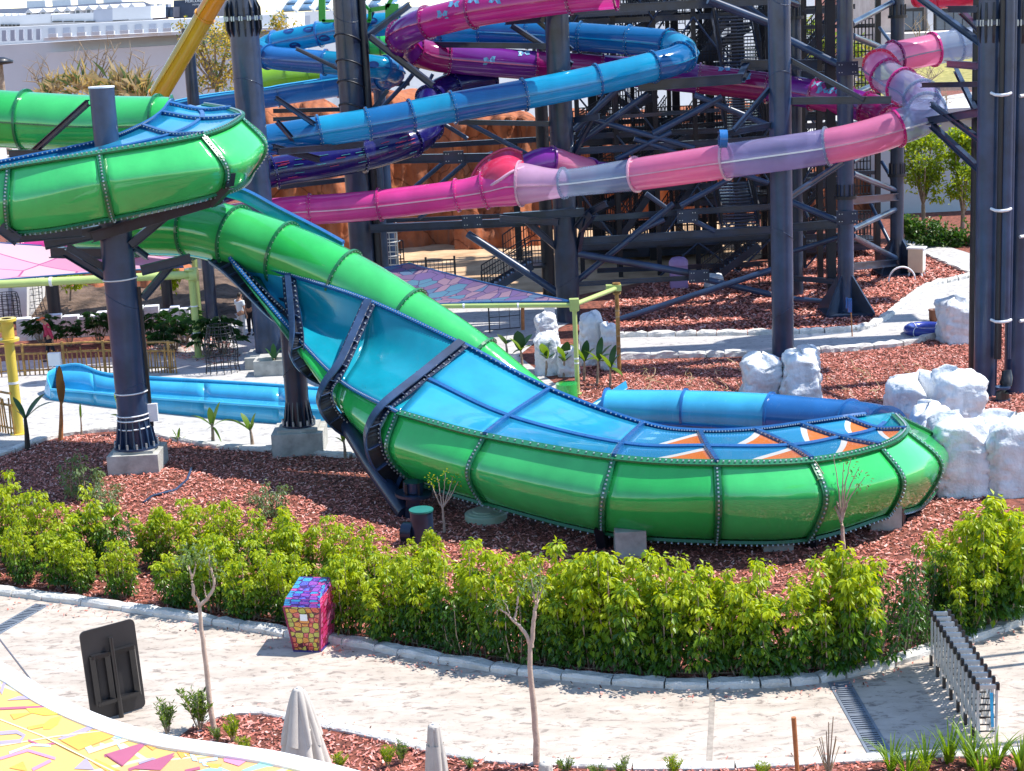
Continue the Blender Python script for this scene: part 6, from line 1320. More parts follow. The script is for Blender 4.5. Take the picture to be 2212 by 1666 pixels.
def parasol(label, u, v, w_, n_layers, seed, ztop=2.3):
    Y = (ztop - CAMZ) / ray(u, v).z * ray(u, v).y; p = P(u, v, Y); c = V((p.x, Y, 0)); rt = thing('closed_parasol', label, 'parasol', c, 'closed parasols'); rng = random.Random(seed); n = 64
    def skirt(z1, z0, r1, r0, nm, ph, k=8):
        m_ = MB(); vs = []; nv = 12; nf = [rng.uniform(.7, 1.3) for _ in range(k)]
        for j in range(nv + 1):
            f = j / nv; z = z1 + (z0 - z1) * f; r = r1 + (r0 - r1) * (f ** .8)
            for i in range(n):
                a = 2 * pi * i / n; fold = abs(sin(k * a / 2 + ph + .5 * sin(2 * a))) ** .6; q = r * (1 - (.12 + .50 * f) * (1 - fold) * nf[int(a / (2 * pi) * k) % k]) ; vs.append(c + V((q * cos(a + .12 * f * sin(3 * a)), q * sin(a + .12 * f * sin(3 * a)), z + .04 * f * sin(5 * a + ph))))
        m_.add(vs, [(j * n + i, j * n + (i + 1) % n, (j + 1) * n + (i + 1) % n, (j + 1) * n + i) for j in range(nv) for i in range(n)], 0, True); m_.build(nm, PARASOL, rt)
    skirt(ztop - .02, ztop - .85, .09, w_ * .36, 'upper_canopy', 0); skirt(ztop - .30, ztop - 1.55, .13, w_ * .5, 'lower_canopy', .5)
    MB().lathe([(w_ * .20, ztop - .60), (w_ * .23, ztop - .62), (w_ * .23, ztop - .68), (w_ * .2, ztop - .70)], c, 24, caps=False).build('tie_strap', PARASOL, rt)
    MB().lathe([(.02, ztop + .0), (.06, ztop), (.09, ztop - .03), (.09, ztop - .1), (.02, ztop - .12)], c, 16).build('top_cap', PARASOL, rt); MB().cyl(c, c + V((0, 0, ztop + .02)), .024, n=10).build('pole', WHITEP, rt); MB().lathe([(.02, .1), (.28, .08), (.3, .0), (.02, 0)], c + V((0, 0, .05)), 20).build('foot', CONC, rt)
parasol('widest closed beige parasol standing in the mulch beside the yellow canopy', 644, 1487, .95, 2, 1)
parasol('slim closed grey parasol at the bottom edge left of the young tree', 937, 1565, .46, 2, 2)
parasol('closed parasol of which only the cap shows at the bottom edge', 1178, 1646, .44, 2, 3)
MB().cyl(G(1724, 1690) , G(1724, 1690) + V((-.06, 0, 1.12)), .035, .04, n=8).build('stake', WOOD, None, label='bare reddish wooden stake at the bottom edge of the path', cat='stake')
rf = thing('rail_frame', 'small dark rail frame with a wooden post on the plaza under the violet sail', 'railing', G(1095, 716)); p, q = G(1058, 720), G(1124, 714); railing(rf, p, q, 1.0, .3); MB().cyl(q + V((.1, 0, 0)), q + V((.14, 0, 1.25)), .07, n=9).build('post', WOOD, rf)
# ---- folding barrier
def barrier():
    rt = thing('folding_barrier', 'row of aluminium barrier frames with black joints folded out across the path at the right', 'barrier', G(2080, 1530)); A, B = G(2030, 1440), G(2131, 1610); n = 14; proto = None
    ax = (B - A).normalized(); rz = -.10; sd = V((cos(rz), sin(rz), 0)); H_ = 1.07; wd = .30
    for i in range(n):
        c = A.lerp(B, i / (n - 1))
        if proto is None:
            m_ = MB()
            for s_ in (-1, 1): m_.bar(c + sd * s_ * wd / 2 + V((0, 0, .02)), c + sd * s_ * wd / 2 + V((0, 0, H_)), .035, .05)
            m_.bar(c - sd * wd / 2 + V((0, 0, H_ - .03)), c + sd * wd / 2 + V((0, 0, H_ - .03)), .045, .07); fr = m_.build('barrier_frame', ALU, rt)
            for s_ in (-1, 1): m_ = MB(); m_.box(c + sd * s_ * (wd / 2 + .012) + V((0, 0, H_ - .02)), (.055, .075, .12)); m_.build('joint_cap', BLACKP, fr)
            m_ = MB(); m_.box(c - sd * (wd / 2 + .01) + V((0, 0, .11)), (.05, .07, .22)); ft_ = m_.build('rubber_foot', BLACKP, fr); m_ = MB()
            for z in (.25, .5, .72): m_ = MB(); m_.bar(c - sd * wd / 2 + V((0, 0, z)), c + sd * wd / 2 + V((0, 0, z)), .018); m_.build('rung', BLACKP, fr)
            proto = (fr, c)
        else:
            fr = proto[0].copy(); COL.objects.link(fr); fr.location = proto[0].location + (c - proto[1])
            for ch in proto[0].children:
                if ch.name.startswith('rubber_foot') and i % 2: continue
                d = ch.copy(); COL.objects.link(d); d.parent = fr
        if i < n - 1:
            q = A.lerp(B, (i + 1) / (n - 1)); mt = ALU
            for s_ in (-1, 1):
                m_ = MB()
                for z0, z1 in ((.2, .9), (.9, .2), (.2, .55), (.55, .9)): m_.bar(c + sd * (s_ * (wd / 2 - .04)) + V((0, 0, z0)), q + sd * (s_ * (wd / 2 - .04)) + V((0, 0, z1)), .016, .035)
                m_.build('scissor_bars', ALU, rt)
    m_ = MB(); m_.bar(B + sd * .05 + ax * .05 + V((0, 0, .95)), B + sd * .08 + ax * .05 + V((0, 0, .35)), .05, .02); m_.build('hanging_tag', FLUME, rt)
barrier()
def cabinet():
    c = G(1980, 596); rt = thing('outdoor_cabinet', 'cream outdoor cabinet on short legs by the far path at the right', 'cabinet', c); rot = Matrix.Rotation(radians(-28), 3, 'Z')
    m_ = MB(); m_.box(c + V((0, 0, .68)), (.62, .5, 1.0), rot); m_.build('cabinet_body', CREAM, rt); m_ = MB(); m_.box(c + V((0, 0, 1.21)), (.74, .6, .06), rot); m_.build('lid', WHITEP, rt); m_ = MB(); m_.box(c + rot @ V((.318, 0, .7)), (.02, .4, .9), rot); m_.build('side_panel', WHITEP, rt)
    for x in (-.25, .25):
        for y in (-.2, .2): MB().bar(c + rot @ V((x, y, .18)), c + rot @ V((x * 1.2, y * 1.2, 0)), .06).build('leg', WHITEP, rt)
cabinet()
def hoop_thing(label, u, v, r, tilt, mat, rr, name, cat, z, flat=1.0):
    c = G(u, v); m_ = MB(); m_.sweep([c + V((r * cos(a), r * sin(a) * cos(tilt), z + r * sin(a) * sin(tilt) * flat)) for a in [2 * pi * i / 36 for i in range(37)]], rr, 10, caps=False); return m_.build(name, mat, None, label=label, cat=cat)
hoop_thing('white hoop standing upright against the foot of a tower column', 1948, 608, .55, pi / 2, STRAPW, .04, 'white_hoop', 'hoop', .06)
rg = hoop_thing('deep blue inflatable ring lying on the middle path by a grey rock', 2000, 722, .62, 0, plain('navy_vinyl', (.02, .04, .28), .35, .1, coat=.4), .17, 'swim_ring', 'ring', .17)
m_ = MB()
for a in (.5, 2.2, 3.9, 5.4): p = G(2000, 722) + V((.62 * cos(a), .62 * sin(a), .17)); d = V((cos(a), sin(a), 0)); m_.sweep([p + (d * cos(b) + V((0, 0, 1)) * sin(b)) * .18 for b in [2 * pi * i / 12 for i in range(13)]], .015, 5, caps=False)
o = m_.build('cord_loops', STRAPW, rg)
m_ = MB(); m_.lathe([(.02, 0), (.16, 0), (.19, .1), (.2, .4), (.22, .42), (.22, .46), (.17, .46), (.16, .40), (.02, .40)], G(2018, 695), 18); m_.build('bucket', plain('brown_plastic', (.16, .05, .02), .5, .1), None, label='small brown bucket on the middle path behind the blue ring', cat='bucket')
SPD = thing('garden_tool', 'blue handled tool planted upright in front of the gusseted column foot', 'tool', G(1841, 728)); p = G(1841, 728); MB().cyl(p, p + V((-.05, 0, 1.0)), .022, n=8).build('shaft', WOOD, SPD); MB().box(p + V((-.08, 0, 1.15)), (.14, .06, .5)).build('blade', FLUMED, SPD); MB().box(p + V((-.2, 0, 1.25)), (.06, .05, .4)).build('blade', FLUMED, SPD)
m_ = MB(); c = G(1050, 1122); m_.lathe([(.02, .26), (.30, .26), (.33, .25), (.33, .23), (.40, .22), (.42, .21), (.42, .19), (.50, .18), (.52, .16), (.52, .0), (.02, 0)], c, 28, smooth=False); m_.build('manhole_riser', plain('pale_green_plastic', (.36, .50, .36), .5, .08), None, label='round stepped pale green cover sitting in the mulch left of the bowl', cat='cover')
VB = thing('standpipe', 'dark capped cylinder standing in the mulch below the inclined strut', 'standpipe', G(914, 1172)); c = G(914, 1172); MB().cyl(c, c + V((0, 0, .78)), .27, n=22).build('barrel', STEEL, VB); MB().cyl(c + V((0, 0, .78)), c + V((0, 0, .82)), .29, n=22).build('cap', plain('teal_paint', (.02, .16, .14), .4, .1), VB); MB().cyl(c + V((-.45, .1, .25)), c + V((-.2, 0, .25)), .24, n=16).build('side_flange', STEEL, VB)
m_ = MB(); m_.sweep([G(u, v) + V((0, 0, .05)) for u, v in ((310, 1090), (330, 1075), (380, 1062), (405, 1040), (414, 1015))], .035, 8); m_.build('hose', STEELG, None, label='length of dark hose lying in the shaded mulch beside the concrete block', cat='hose')
m_ = MB(); rg_ = random.Random(5); m_.sweep([G(u, v - 22) + V((0, 0, .07 + rg_.uniform(-.02, .03))) for u, v in KERBL[4:21]], .012, 5); m_.build('drip_hose', TWIG, None, label='thin brown irrigation hose running just behind the kerb under the hedge', cat='hose')
MB().cyl(G(1738, 1425), G(1738, 1425) + V((0, 0, .9)), .03, n=8).build('riser_pipe', BARK, None, label='thin riser pipe standing in the gap of the hedge right of centre', cat='pipe')
rb = thing('control_box', 'lilac domed box half hidden behind the tower stairs', 'box', G(1470, 640)); c = P(1466, 590, 72); c.z = 0; m_ = MB(); m_.box(c + V((0, 0, .5)), (.72, .6, 1.0)); m_.build('box_body', plain('lilac_paint', (.40, .26, .52), .5, .08), rb); m_ = MB(); m_.lathe([(.42, 1.0), (.40, 1.16), (.28, 1.3), (.02, 1.36)], c, 18); m_.build('dome_lid', M['lilac_paint'], rb)
# ---- bamboo fences
def bamboo(label, px, hgt, seed, step=.16):
    rng = random.Random(seed); pts = [G(u, v) for u, v in px]; rt = thing('bamboo_fence', label, 'fence', pts[len(pts) // 2]); n = 60 * (len(pts) - 1); fine = [cr(pts, i / 60) for i in range(n + 1)]; L = sum((fine[i + 1] - fine[i]).length for i in range(n)); k = int(L / step); proto = None
    for z in (hgt, hgt * .72, hgt * .18):
        m_ = MB(); m_.sweep([p + V((0, 0, z + .02 * sin(i * .3))) for i, p in enumerate(fine[::6])], .04 if z > .5 else .03, 8); m_.build('bamboo_rail', BAMBOO, rt)
    for i in range(k + 1):
        p = fine[int(n * i / k)]
        if i % 9 == 0: m_ = MB(); m_.cyl(p, p + V((0, 0, hgt * 1.06)), .055, n=10); m_.build('bamboo_post', BAMBOO, rt); continue
        if proto is None: m_ = MB(); m_.cyl(p, p + V((0, 0, hgt * .8)), .026, n=7); o = m_.build('bamboo_stick', BAMBOO, rt); proto = (o, p)
        else: o = proto[0].copy(); COL.objects.link(o); o.location = proto[0].location + (p - proto[1])
        o.rotation_euler = (rng.gauss(0, .03), rng.gauss(0, .04), rng.uniform(0, 6)); o.scale = (1, 1, rng.uniform(.82, 1.1))
        if proto[0] is o: pass
    return rt
# sticks turn about their own foot, so give the prototype its origin there
def bamboo_fix(rt):
    st = [c for c in rt.children if c.name.startswith('bamboo_stick')]
    me = st[0].data; base = min(me.vertices, key=lambda v_: v_.co.z).co.copy(); xs = [v_.co.x for v_ in me.vertices]; ys = [v_.co.y for v_ in me.vertices]; cx, cy = (min(xs) + max(xs)) / 2, (min(ys) + max(ys)) / 2
    for v_ in me.vertices: v_.co.x -= cx; v_.co.y -= cy
    for o in st: o.location += V((cx, cy, 0))
bamboo_fix(bamboo('long golden bamboo fence curving behind the blue flume at the left', [(-60, 822), (60, 812), (150, 808), (240, 806), (320, 806), (382, 808)], 1.12, 1))
bamboo_fix(bamboo('short sunlit bamboo fence at the left frame edge behind the yellow pole', [(-80, 925), (-20, 930), (32, 942)], 1.35, 2, .14))
m_ = MB(); p = P(118, 776, 58.8); m_.box(p, (.42, .2, .45)); m_.build('white_box', STRAPW, None, label='white box hung on the bamboo fence above the end of the flume', cat='box')
MB().cyl((p.x - .12, p.y + .05, 0), (p.x - .12, p.y + .05, p.z), .025, n=6).build('box_stem', WHITEP, bpy.data.objects['white_box']).location = (0, 0, 0)
o = bpy.data.objects['box_stem']; o.location = (0, 0, 0)
# ---- rebar cages for rocks not yet plastered
def cage(label, u, v, w_, h_, d, seed):
    c = G(u, v); rng = random.Random(seed); m_ = MB(); prof = lambda z: 1 - .25 * (z / h_) ** 2 + .06 * sin(z * 5 + seed)
    for i in range(14):
        a = 2 * pi * i / 14; m_.sweep([c + V((cos(a) * w_ / 2 * prof(h_ * k / 6), sin(a) * d / 2 * prof(h_ * k / 6), h_ * k / 6)) for k in range(7)], .014, 4, caps=False)
    for k in range(1, 8):
        z = h_ * k / 7; m_.sweep([c + V((cos(a) * w_ / 2 * prof(z), sin(a) * d / 2 * prof(z), z)) for a in [2 * pi * i / 18 for i in range(19)]], .014, 4, caps=False)
    m_.build('rebar_cage', STEELK, None, label=label, cat='wire cage', group='bent rebar cages')
cage('tall bent rebar cage under the left shade sail behind the person in crimson', 62, 690, 1.5, 1.9, 1.2, 1); cage('lower rebar cage at the left frame edge under the shade sail', 22, 705, 1.1, 1.4, 1.0, 2); cage('wide rebar cage left of the two standing men', 482, 805, 1.2, 1.7, 1.1, 3)
wb = thing('white_hut', 'small white hut wall showing at the left edge under the pink sail', 'hut', G(30, 660)); Y = 71; bslab(MB(), -90, 700, 58, 690, Y, 3, 575, 572).build('wall', WHITEP, wb); bslab(MB(), 18, 690, 24, 690, Y - .1, .09, 580, 580).build('corner_post', HG, wb)
cb_ = thing('concrete_block', 'long concrete block on the plaza behind the square plinth, with a small plant in front', 'block', G(610, 808)); c = G(612, 812); MB().box(c + V((0, .4, .28)), (2.0, .9, .55)).build('block_body', CONC, cb_); MB().box(c + V((0, .45, .6)), (1.7, .7, .09)).build('block_cap', CONC, cb_)

# ================================================================== people
def person(label, base, hgt, facing, pose, shirt, trou, hair=HAIR, cap=None, bend=0.0, long_sleeve=False, skip_legs=False):
    """one continuous skinned body with clothes grown over it, hands with fingers, and a head with a face"""
    rt = thing('person', label, 'person', base); s = hgt / 1.75; cz = Matrix.Rotation(facing, 3, 'Z')
    def T(x, y, z):                       # y- is the way the person faces
        q = V((x, y, z)); 
        if bend and z > .95: d = q - V((0, 0, .95)); q = V((0, 0, .95)) + Matrix.Rotation(bend, 3, 'X') @ d
        return base + cz @ (q * s)
    def skin_obj(nm, nodes, edges, mat, lv=2, root=0):
        me = bpy.data.meshes.new(nm); off = wloc(rt); me.from_pydata([tuple(T(*n[:3]) - off) for n in nodes], edges, []); o = bpy.data.objects.new(nm, me); COL.objects.link(o); o.parent = rt; me.materials.append(mat)
        md = o.modifiers.new('skin', 'SKIN'); 
        for i, n in enumerate(nodes): 
            me.skin_vertices[0].data[i].radius = (n[3] * s, (n[4] if len(n) > 4 else n[3]) * s)
        me.skin_vertices[0].data[root].use_root = True; md.use_smooth_shade = True
        sb = o.modifiers.new('sub', 'SUBSURF'); sb.levels = lv; sb.render_levels = lv; return o
    sw = pose.get('stride', .0); al, ar = pose.get('arm_l', (.05, -.02)), pose.get('arm_r', (.05, -.02))
    # body: pelvis 0, spine, neck, head, legs, arms
    hd = pose.get('head', (0, -.02))
    N = [(0, 0, .96, .13, .11), (0, .0, 1.12, .125, .10), (0, .01, 1.30, .15, .11), (0, .015, 1.44, .12, .09), (0, .0, 1.52, .05, .055), (hd[0], hd[1], 1.60, .07, .085), (hd[0], hd[1], 1.68, .078, .095), (hd[0], hd[1] + .01, 1.73, .05, .06)]
    E_ = [(0, 1), (1, 2), (2, 3), (3, 4), (4, 5), (5, 6), (6, 7)]
    for sx, st, arm_ in ((-1, sw, al), (1, -sw, ar)):
        b = len(N); N += [(sx * .09, 0, .88, .085), (sx * .10, -st * .5 - .01, .48, .058), (sx * .105, -st + .01, .10, .040), (sx * .11, -st - .10, .045, .036), (sx * .115, -st - .17, .03, .028)]
        E_ += [(0, b), (b, b + 1), (b + 1, b + 2), (b + 2, b + 3), (b + 3, b + 4)]
        a = len(N); N += [(sx * .19, .015, 1.42, .058), (sx * (.24 + arm_[0] * .3), .02 + arm_[1] * .3, 1.14, .043), (sx * (.24 + arm_[0]), -.02 + arm_[1], .90, .030), (sx * (.24 + arm_[0]), -.035 + arm_[1], .85, .033, .022)]
        E_ += [(3, a), (a, a + 1), (a + 1, a + 2), (a + 2, a + 3)]
        h = N[-1]
        for k, (dx, l) in enumerate(((-.024, .065), (-.008, .075), (.008, .07), (.024, .055))):
            f = len(N); N += [(h[0], h[1] + dx, h[2] - .03, .0085), (h[0] - sx * .006, h[1] + dx, h[2] - .03 - l * .5, .008), (h[0] - sx * .02, h[1] + dx * .9, h[2] - .03 - l, .007)]; E_ += [(a + 3, f), (f, f + 1), (f + 1, f + 2)]
        f = len(N); N += [(h[0] - sx * .012, h[1] - .035, h[2] - .01, .009), (h[0] - sx * .02, h[1] - .045, h[2] - .05, .008)]; E_ += [(a + 3, f), (f, f + 1)]
    body = skin_obj('body', N, E_, SKIN)
    # clothes
    g = .018
    for sx, st in ((-1, sw), (1, -sw)): pass
    NT = [(0, 0, .98, .15, .125)]; ET = []
    for sx, st in ((-1, sw), (1, -sw)):
        b = len(NT); NT += [(sx * .09, 0, .86, .105), (sx * .10, -st * .5 - .01, .48, .078), (sx * .105, -st + .01, .09, .066)]; ET += [(0, b), (b, b + 1), (b + 1, b + 2)]
    skin_obj('trousers', NT, ET, trou)
    NS = [(0, 0, .93, .155, .13), (0, .0, 1.12, .145, .12), (0, .01, 1.30, .172, .132), (0, .015, 1.44, .13, .105), (0, .005, 1.495, .07, .07)]; ES_ = [(0, 1), (1, 2), (2, 3), (3, 4)]
    for sx, arm_ in ((-1, al), (1, ar)):
        a = len(NS); NS += [(sx * .19, .015, 1.42, .078), (sx * (.222 + arm_[0] * .16), .018 + arm_[1] * .16, 1.25, .066)]; ES_ += [(3, a), (a, a + 1)]
        if long_sleeve: NS += [(sx * (.24 + arm_[0] * .3), .02 + arm_[1] * .3, 1.14, .06), (sx * (.24 + arm_[0]), -.02 + arm_[1], .91, .048)]; ES_ += [(a + 1, a + 2), (a + 2, a + 3)]
    skin_obj('jacket' if long_sleeve else 'tee_shirt', NS, ES_, shirt)
    for sx, st in ((-1, sw), (1, -sw)): skin_obj('shoe', [(sx * .105, -st + .035, .06, .05), (sx * .11, -st - .10, .045, .046), (sx * .115, -st - .19, .035, .036)], [(0, 1), (1, 2)], SHOE)
    hx, hy = hd; off = wloc(rt)
    def blob(nm, c, r, mat, sc3=(1, 1, 1), zmin=None, ymin=None):
        m_ = MB(); vs = []; n, k = 14, 9
        for j in range(k + 1):
            t = pi * j / k
            for i in range(n):
                a = 2 * pi * i / n; q = V((r * sc3[0] * sin(t) * cos(a), r * sc3[1] * sin(t) * sin(a), r * sc3[2] * cos(t)))
                if zmin is not None and q.y < ymin: q.z = max(q.z, zmin)
                vs.append(T(c[0] + q.x, c[1] + q.y, c[2] + q.z))
        m_.add(vs, [(j * n + i, j * n + (i + 1) % n, (j + 1) * n + (i + 1) % n, (j + 1) * n + i) for j in range(k) for i in range(n)], 0, True); return m_.build(nm, mat, rt)
    blob('hair', (hx, hy + .012, 1.672), .098, hair, (.9, 1.04, 1.0), .035, .0)
    blob('nose', (hx, hy - .100, 1.645), .016, SKIN, (.9, 1.2, 1.4))
    for sx in (-1, 1): blob('eye', (hx + sx * .03, hy - .085, 1.665), .010, BLACKP); blob('ear', (hx + sx * .082, hy + .01, 1.65), .024, SKIN, (.5, .8, 1.3))
    blob('mouth', (hx, hy - .088, 1.607), .017, plain('lips', (.32, .12, .10), .5, .05) if 'lips' not in M else M['lips'], (1.3, .5, .35))
    if cap: blob('cap', (hx, hy + .004, 1.70), .105, cap, (.92, 1.05, .72), .0, 9); m_ = MB(); m_.box(T(hx, hy - .14, 1.70), (.15 * s, .14 * s, .018), cz); m_.build('cap_peak', cap, rt)
    return rt
person('man in a white tee shirt and pale trousers with his back turned beside the posts', G(524, 730), 1.78, radians(140), {'arm_r': (.02, -.16), 'arm_l': (.05, -.02)}, TEEW, TROUP)
person('bearded man in dark clothes facing the man in the white tee shirt', G(545, 724), 1.86, radians(-20), {'arm_l': (.02, -.08)}, DARKC, DARKC, long_sleeve=True)
person('person in a crimson jacket and rust cap walking behind the bamboo fence', G(112, 782), 1.72, radians(-62), {'stride': .16, 'head': (0, -.07), 'arm_l': (.0, -.12), 'arm_r': (.0, .1)}, REDJ, DARKC, cap=CAPC, bend=.16, long_sleeve=True)
# ================================================================== hedge shrubs
def shrub_proto(name, seed, h=1.9, w_=1.25, shoots=13, leaves=1500, ll=.108, mats=(LEAFD, LEAFM, LEAFN), young=.62, sparse=0.0):
    rng = random.Random(seed); rt = thing(name, 'x', 'shrub'); ms = MB(); ml = MB(); tips = []
    for k in range(shoots):
        a = 2 * pi * k / shoots + rng.uniform(-.3, .3); rr = w_ / 2 * sqrt(rng.uniform(.05, 1)); hh = h * rng.uniform(.62, 1.06) * (1 - .22 * (rr / (w_ / 2)) ** 2)
        b = V((cos(a) * .12, sin(a) * .12, 0)); t = V((cos(a) * rr, sin(a) * rr, hh)); m_ = b.lerp(t, .5) + V((cos(a) * .1, sin(a) * .1, -.05)); tips.append((b, m_, t))
        ms.sweep([b, m_, t], [.018, .012, .005], 5, caps=False)
    nodes = []
    for b, m_, t in tips:                       # whorls of drooping leaves strung along each shoot
        f = rng.uniform(.14, .30) + sparse
        while f < 1.0: nodes.append((b, m_, t, f)); f += rng.uniform(.10, .17)
        nodes.append((b, m_, t, 1.0))
    per = max(8, int(leaves / len(nodes)))
    for b, m_, t, f in nodes:
        p = cr([b, m_, t], 2 * f) + V((rng.gauss(0, .05), rng.gauss(0, .05), 0)); R_ = rng.uniform(.10, .17) * (1.15 - .35 * f); zz = p.z / h + rng.gauss(0, .07)
        for _ in range(int(per * rng.uniform(.7, 1.3))):
            a = rng.uniform(0, 2 * pi); el = rng.gauss(.1, .5); d = V((cos(a) * cos(el), sin(a) * cos(el), sin(el))); q = p + d * R_ * rng.uniform(.15, 1)
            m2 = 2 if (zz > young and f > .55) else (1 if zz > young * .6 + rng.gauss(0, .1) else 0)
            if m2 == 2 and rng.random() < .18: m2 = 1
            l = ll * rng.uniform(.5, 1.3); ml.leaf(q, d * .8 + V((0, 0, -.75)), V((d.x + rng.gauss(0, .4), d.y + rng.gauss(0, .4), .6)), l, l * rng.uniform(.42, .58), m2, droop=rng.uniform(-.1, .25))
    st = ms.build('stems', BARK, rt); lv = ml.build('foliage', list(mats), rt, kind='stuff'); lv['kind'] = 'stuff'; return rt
def kerb_v(u):
    for i in range(len(KERBL) - 1):
        if KERBL[i][0] <= u <= KERBL[i + 1][0]: return KERBL[i][1] + (KERBL[i + 1][1] - KERBL[i][1]) * (u - KERBL[i][0]) / (KERBL[i + 1][0] - KERBL[i][0])
    return KERBL[-1][1]
SH = [shrub_proto('hedge_shrub', 20 + i, 1.9, (1.0, 1.25, 1.1, .95)[i], 11 + i % 3, 3300 + 90 * i, young=.48 + .07 * (i % 3)) for i in range(4)] + [shrub_proto('hedge_shrub', 31, 1.9, 1.15, 8, 800, mats=(LEAFD, LEAFD, LEAFM), young=.75)]
USED = set()
# (u, v of foot, v of top, prototype)
HEDGE = [(12, 1210, 1028, 0), (88, 1222, 1062, 1), (205, 1232, 1056, 2), (268, 1240, 1100, 4), (345, 1228, 1086, 3), (425, 1238, 1072, 0), (492, 1240, 1082, 1), (585, 1262, 1092, 2), (640, 1282, 1112, 3), (735, 1290, 1120, 0), (800, 1300, 1148, 1), (872, 1312, 1168, 2),
         (-40, 1258, 1120, 3), (52, 1262, 1130, 1), (140, 1272, 1118, 3), (182, 1280, 1168, 0), (262, 1292, 1168, 1), (392, 1312, 1158, 2), (468, 1322, 1150, 3), (545, 1340, 1160, 0), (505, 1330, 1235, 4), (622, 1345, 1180, 1), (700, 1352, 1195, 2), (752, 1372, 1175, 3), (838, 1390, 1196, 0), (905, 1392, 1190, 1), (928, 1262, 1132, 3), (962, 1400, 1172, 2),
         (1005, 1418, 1212, 4), (1068, 1420, 1162, 0), (1118, 1440, 1230, 4), (1180, 1432, 1182, 1), (1242, 1440, 1225, 2), (1278, 1442, 1186, 3), (1345, 1448, 1188, 0), (1398, 1452, 1182, 2), (1448, 1455, 1192, 1), (1532, 1462, 1212, 3), (1602, 1462, 1206, 0), (1678, 1462, 1196, 2), (1790, 1452, 1208, 1), (1838, 1448, 1166, 3), (1895, 1436, 1196, 4), (1948, 1408, 1152, 4), (1998, 1345, 1156, 4), (2010, 1398, 1260, 4), (2062, 1338, 1140, 2), (2092, 1372, 1182, 1), (2112, 1300, 1088, 0), (2150, 1352, 1076, 3), (2186, 1335, 1150, 4), (2206, 1318, 1090, 1), (2252, 1300, 1100, 2)]
ORDER = sorted(HEDGE, key=lambda q: q[0]); rngh = random.Random(77)
def side_phrase(u, v):
    for a, b, s_ in ((-100, 130, 'at the left frame edge'), (130, 330, 'behind the black sign board'), (330, 500, 'behind the twin-forked young tree'), (500, 600, 'left of the red tile print bin'), (600, 720, 'directly behind the red tile print bin'), (720, 860, 'just right of the red tile print bin'), (860, 1000, 'below the dark capped standpipe'), (1000, 1210, 'behind the middle young tree'), (1210, 1480, 'below the middle of the green bowl'), (1480, 1740, 'left of the thin riser pipe'), (1740, 1900, 'under the bare bush'), (1900, 2060, 'beside the far end of the folding barrier'), (2060, 2400, 'right of the folding barrier')):
        if a <= u < b: return s_, (a, b)
seen = {}
for u, vb, vt, k in HEDGE:
    ph, key = side_phrase(u, vb); seen.setdefault(key, []).append((u, vb, vt))
for u, vb, vt, k in HEDGE:
    ph, key = side_phrase(u, vb); grp_ = sorted(seen[key]); n = len(grp_); i = grp_.index((u, vb, vt)); words = ['leftmost', 'second', 'third', 'fourth', 'fifth', 'sixth', 'rightmost']
    w1 = 'only' if n == 1 else ('leftmost' if i == 0 else ('rightmost' if i == n - 1 else words[i] + ' from left')); tone = 'sparse dark green' if k == 4 else 'yellow tipped'
    b = G(u, vb); h = (vb - vt) * mpp(b.y) / cos(PITCH); pr = SH[k]
    lab = '%s hedge shrub, %s %s' % (tone, w1, ph)
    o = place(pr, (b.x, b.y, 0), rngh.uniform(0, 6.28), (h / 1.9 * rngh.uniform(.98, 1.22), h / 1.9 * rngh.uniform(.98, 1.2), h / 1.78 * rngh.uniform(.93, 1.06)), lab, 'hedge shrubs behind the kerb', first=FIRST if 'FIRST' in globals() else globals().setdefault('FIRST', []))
# pale round-leaved shrubs behind the hedge
PS = shrub_proto('mulch_shrub', 41, 1.0, 1.0, 12, 700, ll=.10, mats=(LEAFG, LEAFG, LEAFG), young=2)
for u, vb, vt, lab in ((180, 1078, 976, 'pale grey green shrub in the shaded mulch left of the concrete block'), (590, 1118, 1035, 'pale grey green shrub in the mulch below the square plinth'), (232, 1110, 1034, 'small grey green shrub directly below the concrete block of the thick post'), (545, 1090, 1060, 'smallest grey green shrub at the shadow edge left of the pale shrub')):
    b = G(u, vb); h = (vb - vt) * mpp(b.y); place(PS, (b.x, b.y, 0), u, h, lab, 'grey green shrubs in the mulch', first=FIRST)

# ================================================================== young trees pruned to stubs
def branchy(name, label, base, paths, rad, mat, leaves=(), cat='tree', lm=LEAFG, ls=.09, seed=1):
    rt = thing(name, label, cat, base); rng = random.Random(seed); m_ = MB(); tr = True
    for i, (pts, r0, r1) in enumerate(paths):
        k = 12; fine = [cr(pts, (len(pts) - 1) * j / k) for j in range(k + 1)]; m2 = MB(); m2.sweep([p + V((rng.gauss(0, .006), rng.gauss(0, .006), 0)) for p in fine], [r0 + (r1 - r0) * j / k for j in range(k + 1)], 9); m2.build('trunk' if i == 0 else 'limb', mat, rt)
    if leaves:
        m3 = MB()
        for c, r, n in leaves:
            for _ in range(n):
                d = V((rng.gauss(0, 1), rng.gauss(0, 1), rng.gauss(0, 1))).normalized(); q = c + d * r * rng.uniform(.2, 1); m3.leaf(q, d + V((0, 0, -.2)), V((rng.gauss(0, .5), rng.gauss(0, .5), 1)), ls * rng.uniform(.6, 1.2), ls * .5)
        m3.build('foliage', lm, rt, kind='stuff')
    return rt
def px(Y, *uv): return [P(u, v, Y + (dy[0] if dy else 0)) for u, v, *dy in uv]
b = G(463, 1582); Y = b.y
